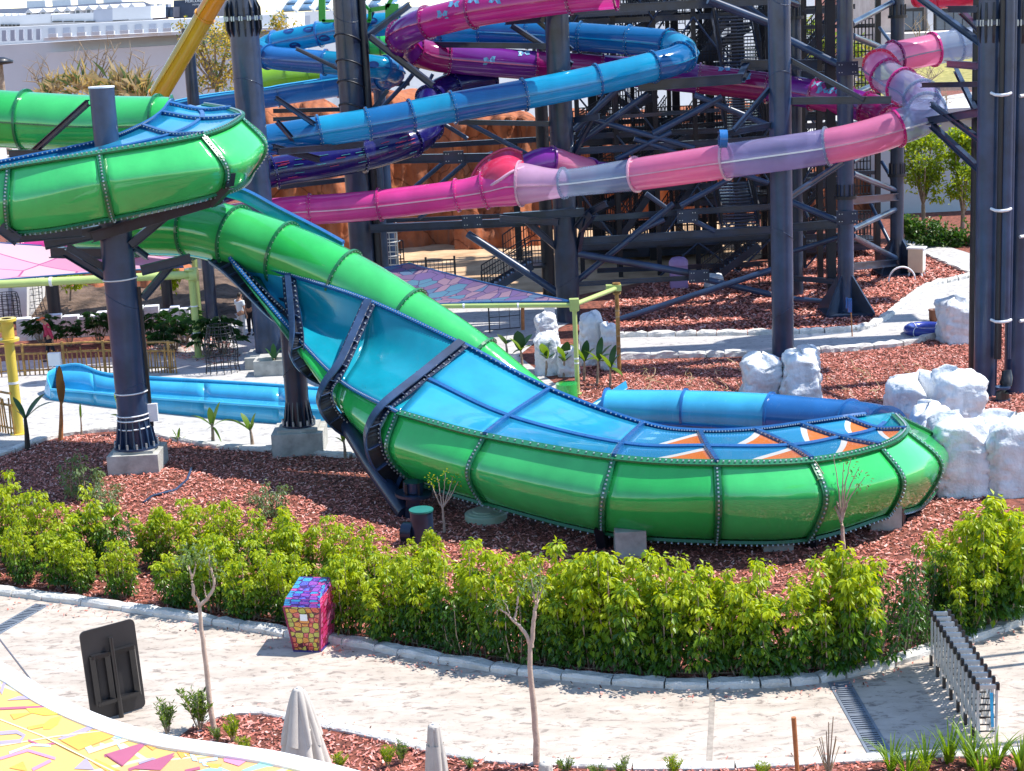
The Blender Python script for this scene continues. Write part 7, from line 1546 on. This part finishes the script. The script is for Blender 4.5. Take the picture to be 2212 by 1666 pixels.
branchy('young_tree', 'pruned young tree with two pale upright forks in the bed left of the widest parasol', b, [([b] + px(Y, (455, 1530), (445, 1430), (435, 1360), (432, 1308)), .055, .032), (px(Y, (432, 1308), (420, 1285), (416, 1262), (414, 1245), (408, 1222)), .034, .016), (px(Y, (433, 1308), (452, 1288), (463, 1262), (455, 1228), (452, 1200)), .036, .012), (px(Y, (415, 1250, .05), (422, 1225, .1), (420, 1205, .1)), .016, .008), (px(Y, (445, 1292, -.05), (440, 1265, -.1)), .012, .006), (px(Y, (462, 1262), (468, 1240, .1)), .014, .006)], .05, BARKP, [(P(412, 1195, Y), .20, 70), (P(440, 1205, Y), .2, 60), (P(470, 1230, Y), .14, 26), (P(395, 1210, Y), .12, 40)], seed=2, ls=.085)
b = G(1160, 1662); Y = b.y
branchy('young_tree', 'pruned young tree with a wide bare fork at the bottom edge in the middle', b, [([b] + px(Y, (1158, 1600), (1152, 1520), (1146, 1440), (1145, 1395)), .062, .036), (px(Y, (1145, 1395), (1138, 1372), (1122, 1352), (1112, 1345), (1098, 1328), (1080, 1315)), .036, .012), (px(Y, (1147, 1398), (1151, 1360), (1154, 1325), (1159, 1308)), .040, .028), (px(Y, (1112, 1345), (1116, 1315, .05), (1120, 1288, .05)), .022, .015), (px(Y, (1104, 1338, -.05), (1095, 1310), (1086, 1296)), .012, .006), (px(Y, (1159, 1308), (1152, 1280), (1148, 1250)), .018, .008), (px(Y, (1160, 1308), (1166, 1285, .1), (1175, 1268, .1)), .015, .007), (px(Y, (1159, 1310), (1162, 1278, -.1)), .014, .01)], .05, BARKP, [(P(1128, 1262, Y), .16, 30), (P(1150, 1250, Y), .2, 54), (P(1165, 1270, Y), .18, 36), (P(1085, 1305, Y), .08, 16)], seed=3, ls=.085)
b = G(1822, 1205); Y = b.y
rr = random.Random(6); pth = [([b] + px(Y, (1820, 1150), (1816, 1118)), .05, .036)]
for u, v, u2, v2 in ((1816, 1118, 1760, 995), (1816, 1118, 1778, 1020), (1818, 1130, 1800, 985), (1818, 1128, 1822, 1000), (1818, 1120, 1838, 990), (1819, 1120, 1856, 1008), (1818, 1126, 1868, 1030), (1816, 1120, 1790, 1040), (1818, 1122, 1845, 1062), (1817, 1128, 1772, 1060)): 
    dy = rr.uniform(-.35, .35); pth.append((px(Y, (u, v), ((u * .45 + u2 * .55) - (u2 - u) * .22, (v + v2) / 2, dy * .5), (u2, v2, dy)), .024, .007))
branchy('bare_bush', 'bare pruned bush with pale twigs standing in front of the green bowl', b, pth, .05, BARKP, [(P(1858, 1040, Y - .2), .25, 26), (P(1830, 1010, Y), .25, 16), (P(1780, 1050, Y), .2, 10)], 'bush', LEAFG, .09, 4)
b = G(960, 1150); Y = b.y
pth = [([b] + px(Y, (958, 1120), (956, 1095)), .035, .026)]
for u2, v2 in ((930, 1040), (945, 1030), (962, 1022), (978, 1030), (990, 1040), (940, 1062), (975, 1060)): pth.append((px(Y, (956, 1098), ((956 + u2) / 2, (1095 + v2) / 2 + 6), (u2, v2)), .018, .006))
branchy('bare_bush', 'small pinkish branching bush with yellow tufts between the standpipe and the bowl', b, pth, .04, BARKP, [(P(932, 1036, Y), .2, 22), (P(985, 1038, Y), .22, 22), (P(960, 1028, Y), .18, 12)], 'bush', LEAFN, .08, 5)

# ================================================================== banana plants and broad leaves
def big_leaf(mb, base, tip, wid, sag, m=0, n=9, fold=.25):
    ax = tip - base; L = ax.length; sd = ax.normalized().cross(V((0, 0, 1)))
    if sd.length < .2: sd = V((1, .2, 0))
    sd.normalize(); c = [];
    for i in range(n + 1):
        f = i / n; p = base.lerp(tip, f) + V((0, 0, sag * 4 * f * (1 - f))); w_ = wid * (sin(pi * min(1, f * 1.02 + .02)) ** .6) * (1 - .25 * f) + .01; dz = V((0, 0, w_ * fold)); c += [p - sd * w_ + dz * (1 - f), p, p + sd * w_ + dz * (1 - f)]
    mb.add(c, [(i * 3 + j, i * 3 + j + 1, i * 3 + 4 + j, i * 3 + 3 + j) for i in range(n) for j in (0, 1)], m, True)
def banana(label, u, v, stem, leaves, mat=LEAFB, smat=None, sr=.06, cat='banana plant'):
    """stem and every leaf tip are photo positions at the plant's own distance"""
    b = G(u, v); Y = b.y; rt = thing('banana_plant', label, cat, b); top = P(stem[0], stem[1], Y); m_ = MB(); m_.sweep([b, b.lerp(top, .5) + V((.01, 0, 0)), top], [sr, sr * .8, sr * .5], 10); m_.build('stem', smat or BARK, rt)
    for k, (lu, lv, wd, dy, mt) in enumerate(leaves):
        m_ = MB(); t = P(lu, lv, Y + dy); big_leaf(m_, top - V((0, 0, .1)), t, wd, .12 * (t - top).length); m_.build('leaf', mt or mat, rt)
banana('dark banana plant with one long drooping leaf left of the flume end', 60, 972, (54, 900), [(118, 868, .17, .1, LEAFBD), (98, 850, .14, .5, LEAFBD), (30, 885, .12, -.2, LEAFBD), (28, 858, .10, .3, LEAFBD)], sr=.09, smat=HAIR)
banana('banana plant wrapped in a wilted brown sheath in front of the flume end', 131, 952, (132, 868), [(128, 790, .12, 0, LEAFBR), (136, 820, .10, .1, LEAFBR), (142, 868, .05, 0, LEAFB)], sr=.08, smat=WOOD)
banana('thin leafless banana stalk between the flume and the kerb', 176, 940, (174, 900), [(173, 872, .03, 0, None), (182, 890, .03, 0, LEAFBR)], sr=.035)
banana('banana plant half hidden by the thick post, its bright tips to either side', 268, 938, (268, 900), [(246, 850, .10, .2, None), (238, 896, .12, 0, None), (344, 872, .10, .3, None), (262, 868, .09, 0, None)], sr=.06)
banana('low spiky banana shoot at the front of the mulch right of the thick post', 384, 955, (384, 945), [(372, 928, .05, 0, None), (398, 932, .06, 0, None), (366, 944, .05, 0, None), (388, 924, .05, .1, None), (402, 944, .04, 0, None)], sr=.04)
banana('banana plant with four spread leaves in front of the flume, left of the pair', 460, 962, (458, 915), [(412, 898, .13, -.1, None), (452, 880, .10, .1, None), (475, 868, .09, .2, None), (498, 908, .07, 0, None), (440, 938, .06, 0, None), (478, 955, .06, -.1, None)], sr=.06)
banana('banana plant with ragged leaves in front of the flume, right of the pair', 546, 968, (540, 924), [(482, 906, .11, 0, None), (520, 892, .11, .2, None), (552, 892, .10, .1, None), (548, 912, .08, -.1, None)], sr=.06)
banana('small banana plant between the square plinth and the inclined strut', 746, 990, (742, 950), [(735, 912, .07, 0, None), (748, 918, .06, .1, None), (724, 945, .07, 0, None), (752, 935, .05, 0, None)], sr=.05)
banana('small broad leaved plant in front of the long concrete block', 596, 812, (592, 775), [(572, 752, .16, 0, LEAFBD), (612, 748, .14, .1, LEAFBD), (590, 742, .10, .2, LEAFBD)], sr=.05)
for k, (u, v, su, sv, lv) in enumerate(((1128, 790, 1124, 752, ((1100, 730, .2), (1118, 715, .22), (1150, 722, .2), (1146, 748, .2), (1106, 765, .16))), (1180, 812, 1180, 770, ((1170, 742, .2), (1190, 735, .16), (1200, 760, .2), (1164, 765, .16))), (1218, 815, 1218, 775, ((1205, 748, .16), (1225, 738, .2), (1236, 762, .18), (1208, 770, .14))), (1262, 822, 1262, 775, ((1232, 742, .2), (1285, 752, .2), (1268, 735, .16), (1300, 778, .2), (1246, 770, .18))), (1290, 830, 1292, 775, ((1262, 758, .18), (1322, 745, .2), (1300, 728, .14), (1332, 790, .14), (1318, 765, .2))), (1318, 836, 1318, 790, ((1296, 765, .18), (1340, 765, .16), (1330, 745, .14), (1346, 812, .14))), (1096, 770, 1092, 738, ((1075, 722, .2), (1098, 715, .2), (1110, 735, .18))))):
    banana(['broad leaved dark plant beside the bare red mulch left of the front pale rock', 'broad leaved plant with one upright leaf before the front pale rock', 'narrow broad leaved plant just left of the thin green pole', 'large leaved plant directly behind the thin green pole', 'arching large leaved plant between the green and the bamboo coloured poles', 'large leaved plant at the foot of the bamboo coloured pole', 'leftmost broad leaved plant, peeping from behind the green tube'][k], u, v, (su, sv), [(a, b_, c_, .2 * ((i % 3) - 1), LEAFBD if i % 3 else LEAFB) for i, (a, b_, c_) in enumerate(lv)], sr=.05, cat='broad leaved plant')
# fan palms in shade
def palm_proto():
    rng = random.Random(8); rt = thing('fan_palm', 'x', 'palm'); m_ = MB(); s_ = MB()
    for k in range(26):
        a = rng.uniform(0, 2 * pi); r = rng.uniform(.1, .5); h = rng.uniform(.45, 1.1); c = V((cos(a) * r, sin(a) * r, h)); s_.sweep([V((cos(a) * .08, sin(a) * .08, 0)), c], [.012, .006], 5, caps=False)
        for j in range(9):
            b = a + (j - 4) * .30; d = V((cos(b), sin(b), rng.uniform(-.25, .35))); m_.leaf(c, d, V((0, 0, 1)), rng.uniform(.28, .42), .055, 0, .3)
    s_.build('stems', BARK, rt); m_.build('fronds', LEAFBD, rt, kind='stuff'); return rt
FP = palm_proto()
for i, (u, v, sc_, lab) in enumerate(((92, 745, .95, 'left of the person in crimson'), (150, 748, .8, 'right of the person in crimson'), (215, 742, 1.0, 'left of the thick post, before the plaster wall'), (268, 740, 1.0, 'touching the left side of the thick post'), (338, 745, 1.1, 'touching the right side of the thick post'), (378, 756, 1.0, 'between the thick post and the pale canopy pole'), (400, 742, 1.1, 'just left of the pale canopy pole'), (448, 770, 1.15, 'just right of the pale canopy pole'), (482, 765, 1.2, 'beside the paving where the two men stand'), (355, 765, .8, 'behind the right end of the bamboo fence'))):
    b = G(u, v); place(FP, (b.x, b.y, 0), i * 1.3, sc_ * 1.05, 'dark fan palm in the shade ' + lab, 'fan palms behind the bamboo fence', first=FIRST)

# ================================================================== foreground bed plants
def oleander(seed, h=1.0, w_=.8, n=460, mats=(LEAFG, LEAFM)):
    rng = random.Random(seed); rt = thing('bed_shrub', 'x', 'shrub'); s_ = MB(); m_ = MB()
    for k in range(16):
        a = rng.uniform(0, 2 * pi); r = w_ / 2 * sqrt(rng.random()); t = V((cos(a) * r, sin(a) * r, h * rng.uniform(.6, 1))); s_.sweep([V((cos(a) * .05, sin(a) * .05, 0)), t * .5 + V((0, 0, .05)), t], [.012, .009, .004], 5, caps=False)
        for j in range(n // 16):
            f = rng.uniform(.3, 1); p = t * f; b = rng.uniform(0, 2 * pi); d = V((cos(b), sin(b), rng.uniform(.5, 1.6))); m_.leaf(p, d, V((cos(b + 1), sin(b + 1), .4)), .15 * rng.uniform(.7, 1.2), .035, 0 if rng.random() > .45 else 1, .05)
    s_.build('stems', BARK, rt); m_.build('foliage', list(mats), rt, kind='stuff'); return rt
OL = [oleander(51), oleander(52, mats=(LEAFM, LEAFN))]
for i, (u, v, vt, k, lab) in enumerate(((362, 1590, 1508, 0, 'bushy shrub beside the foot of the black sign board'), (432, 1582, 1475, 0, 'tall thin shrub touching the trunk of the twin-forked young tree'), (505, 1610, 1545, 1, 'green shrub just right of the twin-forked young tree'), (530, 1640, 1590, 1, 'low shrub at the canopy hem left of the widest parasol'), (735, 1668, 1625, 1, 'low green shrub just right of the widest parasol'), (838, 1665, 1608, 1, 'upright green shrub left of the slim parasol'), (868, 1655, 1600, 0, 'thin tufted shrub touching the slim parasol on its left'), (470, 1610, 1570, 0, 'tiny tuft at the foot of the twin-forked young tree'), (1222, 1680, 1635, 0, 'small shrub just right of the parasol cap'), (1345, 1690, 1635, 0, 'airy shrub at the bottom edge right of the pruned tree'), (1455, 1685, 1628, 1, 'bright rounded shrub at the bottom edge below the bowl'), (1645, 1690, 1645, 1, 'small rounded shrub left of the wooden stake'), (1990, 1700, 1640, 1, 'yellowish shrub at the bottom edge under the folding barrier'), (1015, 1668, 1640, 0, 'sparse tuft between the slim parasol and the pruned tree'), (1290, 1690, 1650, 0, 'sparse tuft at the bottom edge left of the airy shrub'))):
    b = G(u, v); h = (v - vt) * mpp(b.y); place(OL[k], (b.x, b.y, .05), i, (max(h, .42) * 1.0, max(h, .42), h), lab, 'small shrubs in the near bed', first=FIRST)
def grass_clump(seed, h=.75, n=40, mats=(LEAFM,)):
    rng = random.Random(seed); rt = thing('grass_clump', 'x', 'grass'); m_ = MB()
    for k in range(n):
        a = rng.uniform(0, 2 * pi); l = h * rng.uniform(.6, 1.1); out = rng.uniform(.2, .75); d = V((cos(a), sin(a), 0)); sd = V((-sin(a), cos(a), 0)); vs = []; nn = 6
        for j in range(nn + 1):
            f = j / nn; p = d * (.05 + out * l * f ** 1.5) + V((0, 0, l * (f - .35 * out * f * f * f * 1.6))); w_ = .022 * (1 - f) + .002; vs += [p - sd * w_, p + sd * w_]
        m_.add(vs, [(2 * j, 2 * j + 1, 2 * j + 3, 2 * j + 2) for j in range(nn)], 0, True)
    m_.build('blades', list(mats), rt, kind='stuff'); return rt
GC = grass_clump(61)
for i, (u, v, s_, lab) in enumerate(((1925, 1672, 1.0, 'leftmost grass clump at the bottom edge by the end of the drain'), (2000, 1668, 1.0, 'second grass clump right of the drain end'), (2050, 1655, 1.1, 'tall grass clump in front of the last barrier frame on its left'), (2098, 1660, 1.15, 'grass clump overlapping the foot of the last barrier frame'), (2150, 1668, 1.1, 'grass clump right of the last barrier frame'), (2205, 1672, 1.0, 'rightmost grass clump at the bottom corner'), (2120, 1690, 1.0, 'low grass clump at the bottom edge under the barrier'), (1960, 1690, 1.0, 'low grass clump cut by the bottom edge near the drain'))):
    b = G(u, v); place(GC, (b.x, b.y, .05), i * .9, s_, lab, 'grass clumps along the near kerb', first=FIRST)
rd = thing('reed_tuft', 'dry reed tuft with stiff brown stalks right of the wooden stake', 'reeds', G(1790, 1680)); b = G(1790, 1680); rng = random.Random(4); m_ = MB()
for u, v in ((1800, 1548), (1785, 1580), (1806, 1590), (1770, 1595), (1790, 1560), (1778, 1610)): m_.sweep([b + V((rng.gauss(0, .04), rng.gauss(0, .04), 0)), P((u + 1790) / 2, (v + 1680) / 2, b.y), P(u, v, b.y)], [.014, .011, .008], 6)
m_.build('stalks', TWIG, rd); m_ = MB()
for u, v in ((1740, 1620), (1760, 1600), (1822, 1605), (1836, 1640), (1750, 1648)): m_.sweep([b, P((u + 1790) / 2, min(v, 1620) - 8, b.y), P(u, v, b.y)], [.01, .008, .003], 4)
m_.build('blades', STRAW, rd)
# creeping stems and roots on the mid mulch
rng = random.Random(12); m_ = MB()
for i in range(46):
    u = rng.uniform(1380, 2040); v = rng.uniform(785, 860); p = G(u, v); pts = [p + V((rng.gauss(0, .12), rng.gauss(0, .2) - .55 * k, .04 + .25 * sin(k * 1.3) ** 2)) for k in range(5)]; m_.sweep([cr(pts, 4 * j / 10) for j in range(11)], .012, 4)
m_.build('irrigation_tubing', STRAW, kind='stuff')

# ================================================================== trees and scrub farther off
def tree(name, label, u, vb, trunk, crown, n, lm, ls, seed, cat='tree', bark=BARK, Y=None, tr=.14, limbs=9):
    """crown: list of (u, v, radius in photo units) lobes"""
    Y = Y or G(u, vb).y; b = P(u, vb, Y); b.z = max(0, b.z) if Y is None else b.z; rt = thing(name, label, cat, b); rng = random.Random(seed); fork = P(trunk[0], trunk[1], Y); m_ = MB(); m_.sweep([b - V((0, 0, .2)), b.lerp(fork, .5) + V((.05, 0, 0)), fork], [tr, tr * .8, tr * .65], 10); m_.build('trunk', bark, rt)
    lob = [(P(cu, cv, Y + rng.uniform(-1, 1) * cr_ * mpp(Y) * .6), cr_ * mpp(Y)) for cu, cv, cr_ in crown]
    for k in range(limbs):
        c, r = lob[k % len(lob)]; t = c + V((rng.gauss(0, .4), rng.gauss(0, .4), rng.gauss(0, .3))) * r; m_ = MB(); m_.sweep([fork, fork.lerp(t, .5) + V((rng.gauss(0, .12), rng.gauss(0, .12), .1)), t], [tr * .45, tr * .28, tr * .1], 6); m_.build('limb', bark, rt)
    m_ = MB(); tot = sum(r * r for c, r in lob)
    for c, r in lob:
        kc = max(5, int(26 * r)); cl = []
        for _ in range(kc):
            d = V((rng.gauss(0, 1), rng.gauss(0, 1), rng.gauss(0, 1))).normalized(); cl.append(c + d * r * rng.uniform(.35, 1.0))
        for _ in range(int(n * r * r / tot)):
            q = rng.choice(cl) + V((rng.gauss(0, 1), rng.gauss(0, 1), rng.gauss(0, .8))) * r * .24; d = V((rng.gauss(0, 1), rng.gauss(0, 1), rng.gauss(-.2, .8))); m_.leaf(q, d, V((rng.gauss(0, .5), rng.gauss(0, .5), 1)), ls * rng.uniform(.6, 1.3), ls * .55, rng.choices(range(len(lm)), [3, 1][:len(lm)])[0])
    m_.build('crown', list(lm), rt, kind='stuff'); return rt
tree('garden_tree', 'leafy light green tree with a forked trunk left of its twin at the right', 1992, 520, (1994, 442), [(1985, 330, 45), (2010, 300, 34), (1960, 310, 26), (2022, 360, 30), (1968, 372, 30), (2000, 385, 32), (1938, 320, 14), (2040, 330, 24), (1990, 285, 22), (2025, 420, 20)], 2500, (TREEL, LEAFN), .22, 1, Y=83)
tree('garden_tree', 'leafy light green tree partly hidden by the post cluster at the right', 2074, 525, (2080, 462), [(2082, 330, 34), (2062, 292, 28), (2090, 380, 36), (2060, 410, 22), (2098, 300, 30), (2105, 420, 28), (2058, 345, 18)], 2300, (TREEL, LEAFN), .22, 2, Y=82)
for i, (u, v, r, lab) in enumerate(((1978, 500, 26, 'dark leafy bush at the foot of the left garden tree'), (2012, 505, 28, 'dark leafy bush between the two garden trees'), (2050, 512, 28, 'dark leafy bush at the foot of the right garden tree'), (2088, 518, 30, 'dark leafy bush against the post cluster beyond the far path'), (1952, 488, 18, 'dark leafy bush beside the right tower column'))):
    tree('garden_bush', lab, u, v + r, (u, v + r * .4), [(u, v - 8, r), (u - r * .5, v + 8, r * .7), (u + r * .5, v + 6, r * .7), (u, v + r * .5, r * .8)], 900, (LEAFD, LEAFG), .2, 10 + i, 'bush', Y=80, tr=.05, limbs=4)
tree('thin_tree', 'thin yellow leaved tree behind the yellow slide', 470, 260, (468, 190), [(480, 80, 50), (450, 120, 40), (500, 140, 40), (430, 80, 34), (480, 175, 44), (400, 60, 22), (505, 70, 34), (440, 185, 26)], 1500, (LEAFY, LEAFG), .26, 21, Y=98, tr=.16, limbs=26)
tree('thin_tree', 'thin yellow leaved tree showing right of the finned post', 615, 230, (610, 170), [(600, 70, 30), (620, 95, 26), (590, 130, 26), (600, 40, 22), (635, 60, 18)], 480, (LEAFY, LEAFG), .26, 22, Y=99, tr=.12, limbs=14)
tree('thin_tree', 'pale leaved tree inside the tower grid at the right', 1760, 260, (1762, 180), [(1755, 120, 40), (1780, 80, 36), (1740, 60, 30), (1860, 110, 30), (1865, 190, 28)], 1500, (TREEL, LEAFY), .3, 23, Y=104, tr=.2, limbs=10)
def bare(label, u, vb, uv, Y, seed, name='bare_shrub'):
    rng = random.Random(seed); b = P(u, vb, Y); rt = thing(name, label, 'shrub', b); m_ = MB()
    for tu, tv in uv:
        t = P(tu, tv, Y + rng.uniform(-.8, .8)); md = b.lerp(t, .5) + V((rng.gauss(0, .25), rng.gauss(0, .2), .1)); m_.sweep([b, md, t], [.05, .035, .012], 5, caps=False)
        for _ in range(4):
            f = rng.uniform(.45, .95); s_ = cr([b, md, t], 2 * f); e = s_ + V((rng.gauss(0, .5), rng.gauss(0, .3), rng.uniform(.2, .8))); m_.sweep([s_, s_.lerp(e, .5) + V((0, 0, .06)), e], [.02, .014, .006], 4, caps=False)
    m_.build('branches', TWIG, rt); return rt
bare('leafless shrub with long fanned branches before the white hall', 200, 195, [(150, 118), (172, 92), (165, 130), (215, 96), (235, 95), (262, 90), (190, 110), (252, 120), (140, 140), (228, 110)], 93, 1)
bare('leafless shrub left of the fanned one before the white hall', 90, 190, [(60, 150), (70, 168), (100, 135), (120, 160), (85, 145), (48, 175)], 93, 2)
bare('leafless shrub right of the fanned one beside the yellow slide', 290, 200, [(285, 110), (320, 135), (300, 150), (330, 160), (265, 150), (312, 110)], 93, 3)
bare('leafless tree on the dry lawn behind the pink bend', 1990, 190, [(1960, 170), (1975, 150), (2010, 145), (2030, 160), (2000, 160), (2040, 152)], 99, 4, 'bare_tree')
bare('leafless tree in front of the stone house windows', 1985, 100, [(1985, 30), (1975, 50), (1998, 45), (2004, 62), (1968, 60)], 112, 5, 'bare_tree')
bare('leafless shrub below the dry lawn behind the clear bend', 2030, 245, [(2015, 212), (2045, 208), (2060, 220), (2030, 220), (2005, 225)], 94, 6)
def dry_clump(seed):
    rng = random.Random(seed); rt = thing('dry_clump', 'x', 'yucca'); m_ = MB()
    for k in range(70):
        a = rng.uniform(0, 2 * pi); el = rng.uniform(.2, 1.45); d = V((cos(a) * cos(el), sin(a) * cos(el), sin(el))); m_.leaf(V((rng.gauss(0, .2), rng.gauss(0, .2), rng.uniform(.1, .9))), d, V((0, 0, 1)), rng.uniform(.6, 1.2), .06, 0 if rng.random() > .35 else 1, .08)
    m_.build('blades', [STRAW, LEAFG], rt, kind='stuff'); return rt
DC = dry_clump(3); nm = ['behind the left of the green feeder tube', 'left of the fanned bare shrub', 'under the left branches of the fanned shrub', 'under the middle of the fanned shrub', 'right of the slate post top', 'between the slate post top and the yellow slide', 'touching the yellow slide on its left', 'lowest, just over the green feeder tube']
for i, (u, v, s_) in enumerate(((100, 205, 1.1), (118, 195, 1.3), (165, 195, 1.7), (205, 205, 1.4), (258, 200, 1.8), (285, 205, 1.7), (310, 210, 1.6), (235, 212, 1.2))):
    b = P(u, v, 91); place(DC, (b.x, b.y, b.z - .5), i, s_ * .72, 'spiky dry yucca clump ' + nm[i], 'dry yucca clumps before the white hall', first=FIRST)
lp = thing('street_lamp', 'short street lamp with a disc head at the left frame edge before the white hall', 'lamp', P(8, 215, 95)); m_ = MB(); p = P(8, 215, 95); t = P(4, 140, 95); m_.cyl((p.x, 95, p.z - 3), (p.x, 95, t.z), .16, n=10); m_.build('lamp_post', BARK, lp); MB().lathe([(.1, .0), (.7, .05), (.75, .2), (.3, .4), (.05, .42)], (p.x, 95, t.z), 16).build('lamp_head', STEELK, lp)
for u, v, s_, lab in ((150, 600, 1.5, 'yellow green bush under the left sail beside the dark column'), (365, 600, 1.3, 'yellow green bush right of the thick post under the sail beam')):
    b = G(u, 652); tree('garden_bush', lab, u, 640, (u, 615), [(u, 598, 22), (u - 12, 610, 16), (u + 16, 606, 18)], 420, (LEAFN, TREEL), .2, int(u), 'bush', Y=72, tr=.05, limbs=4)
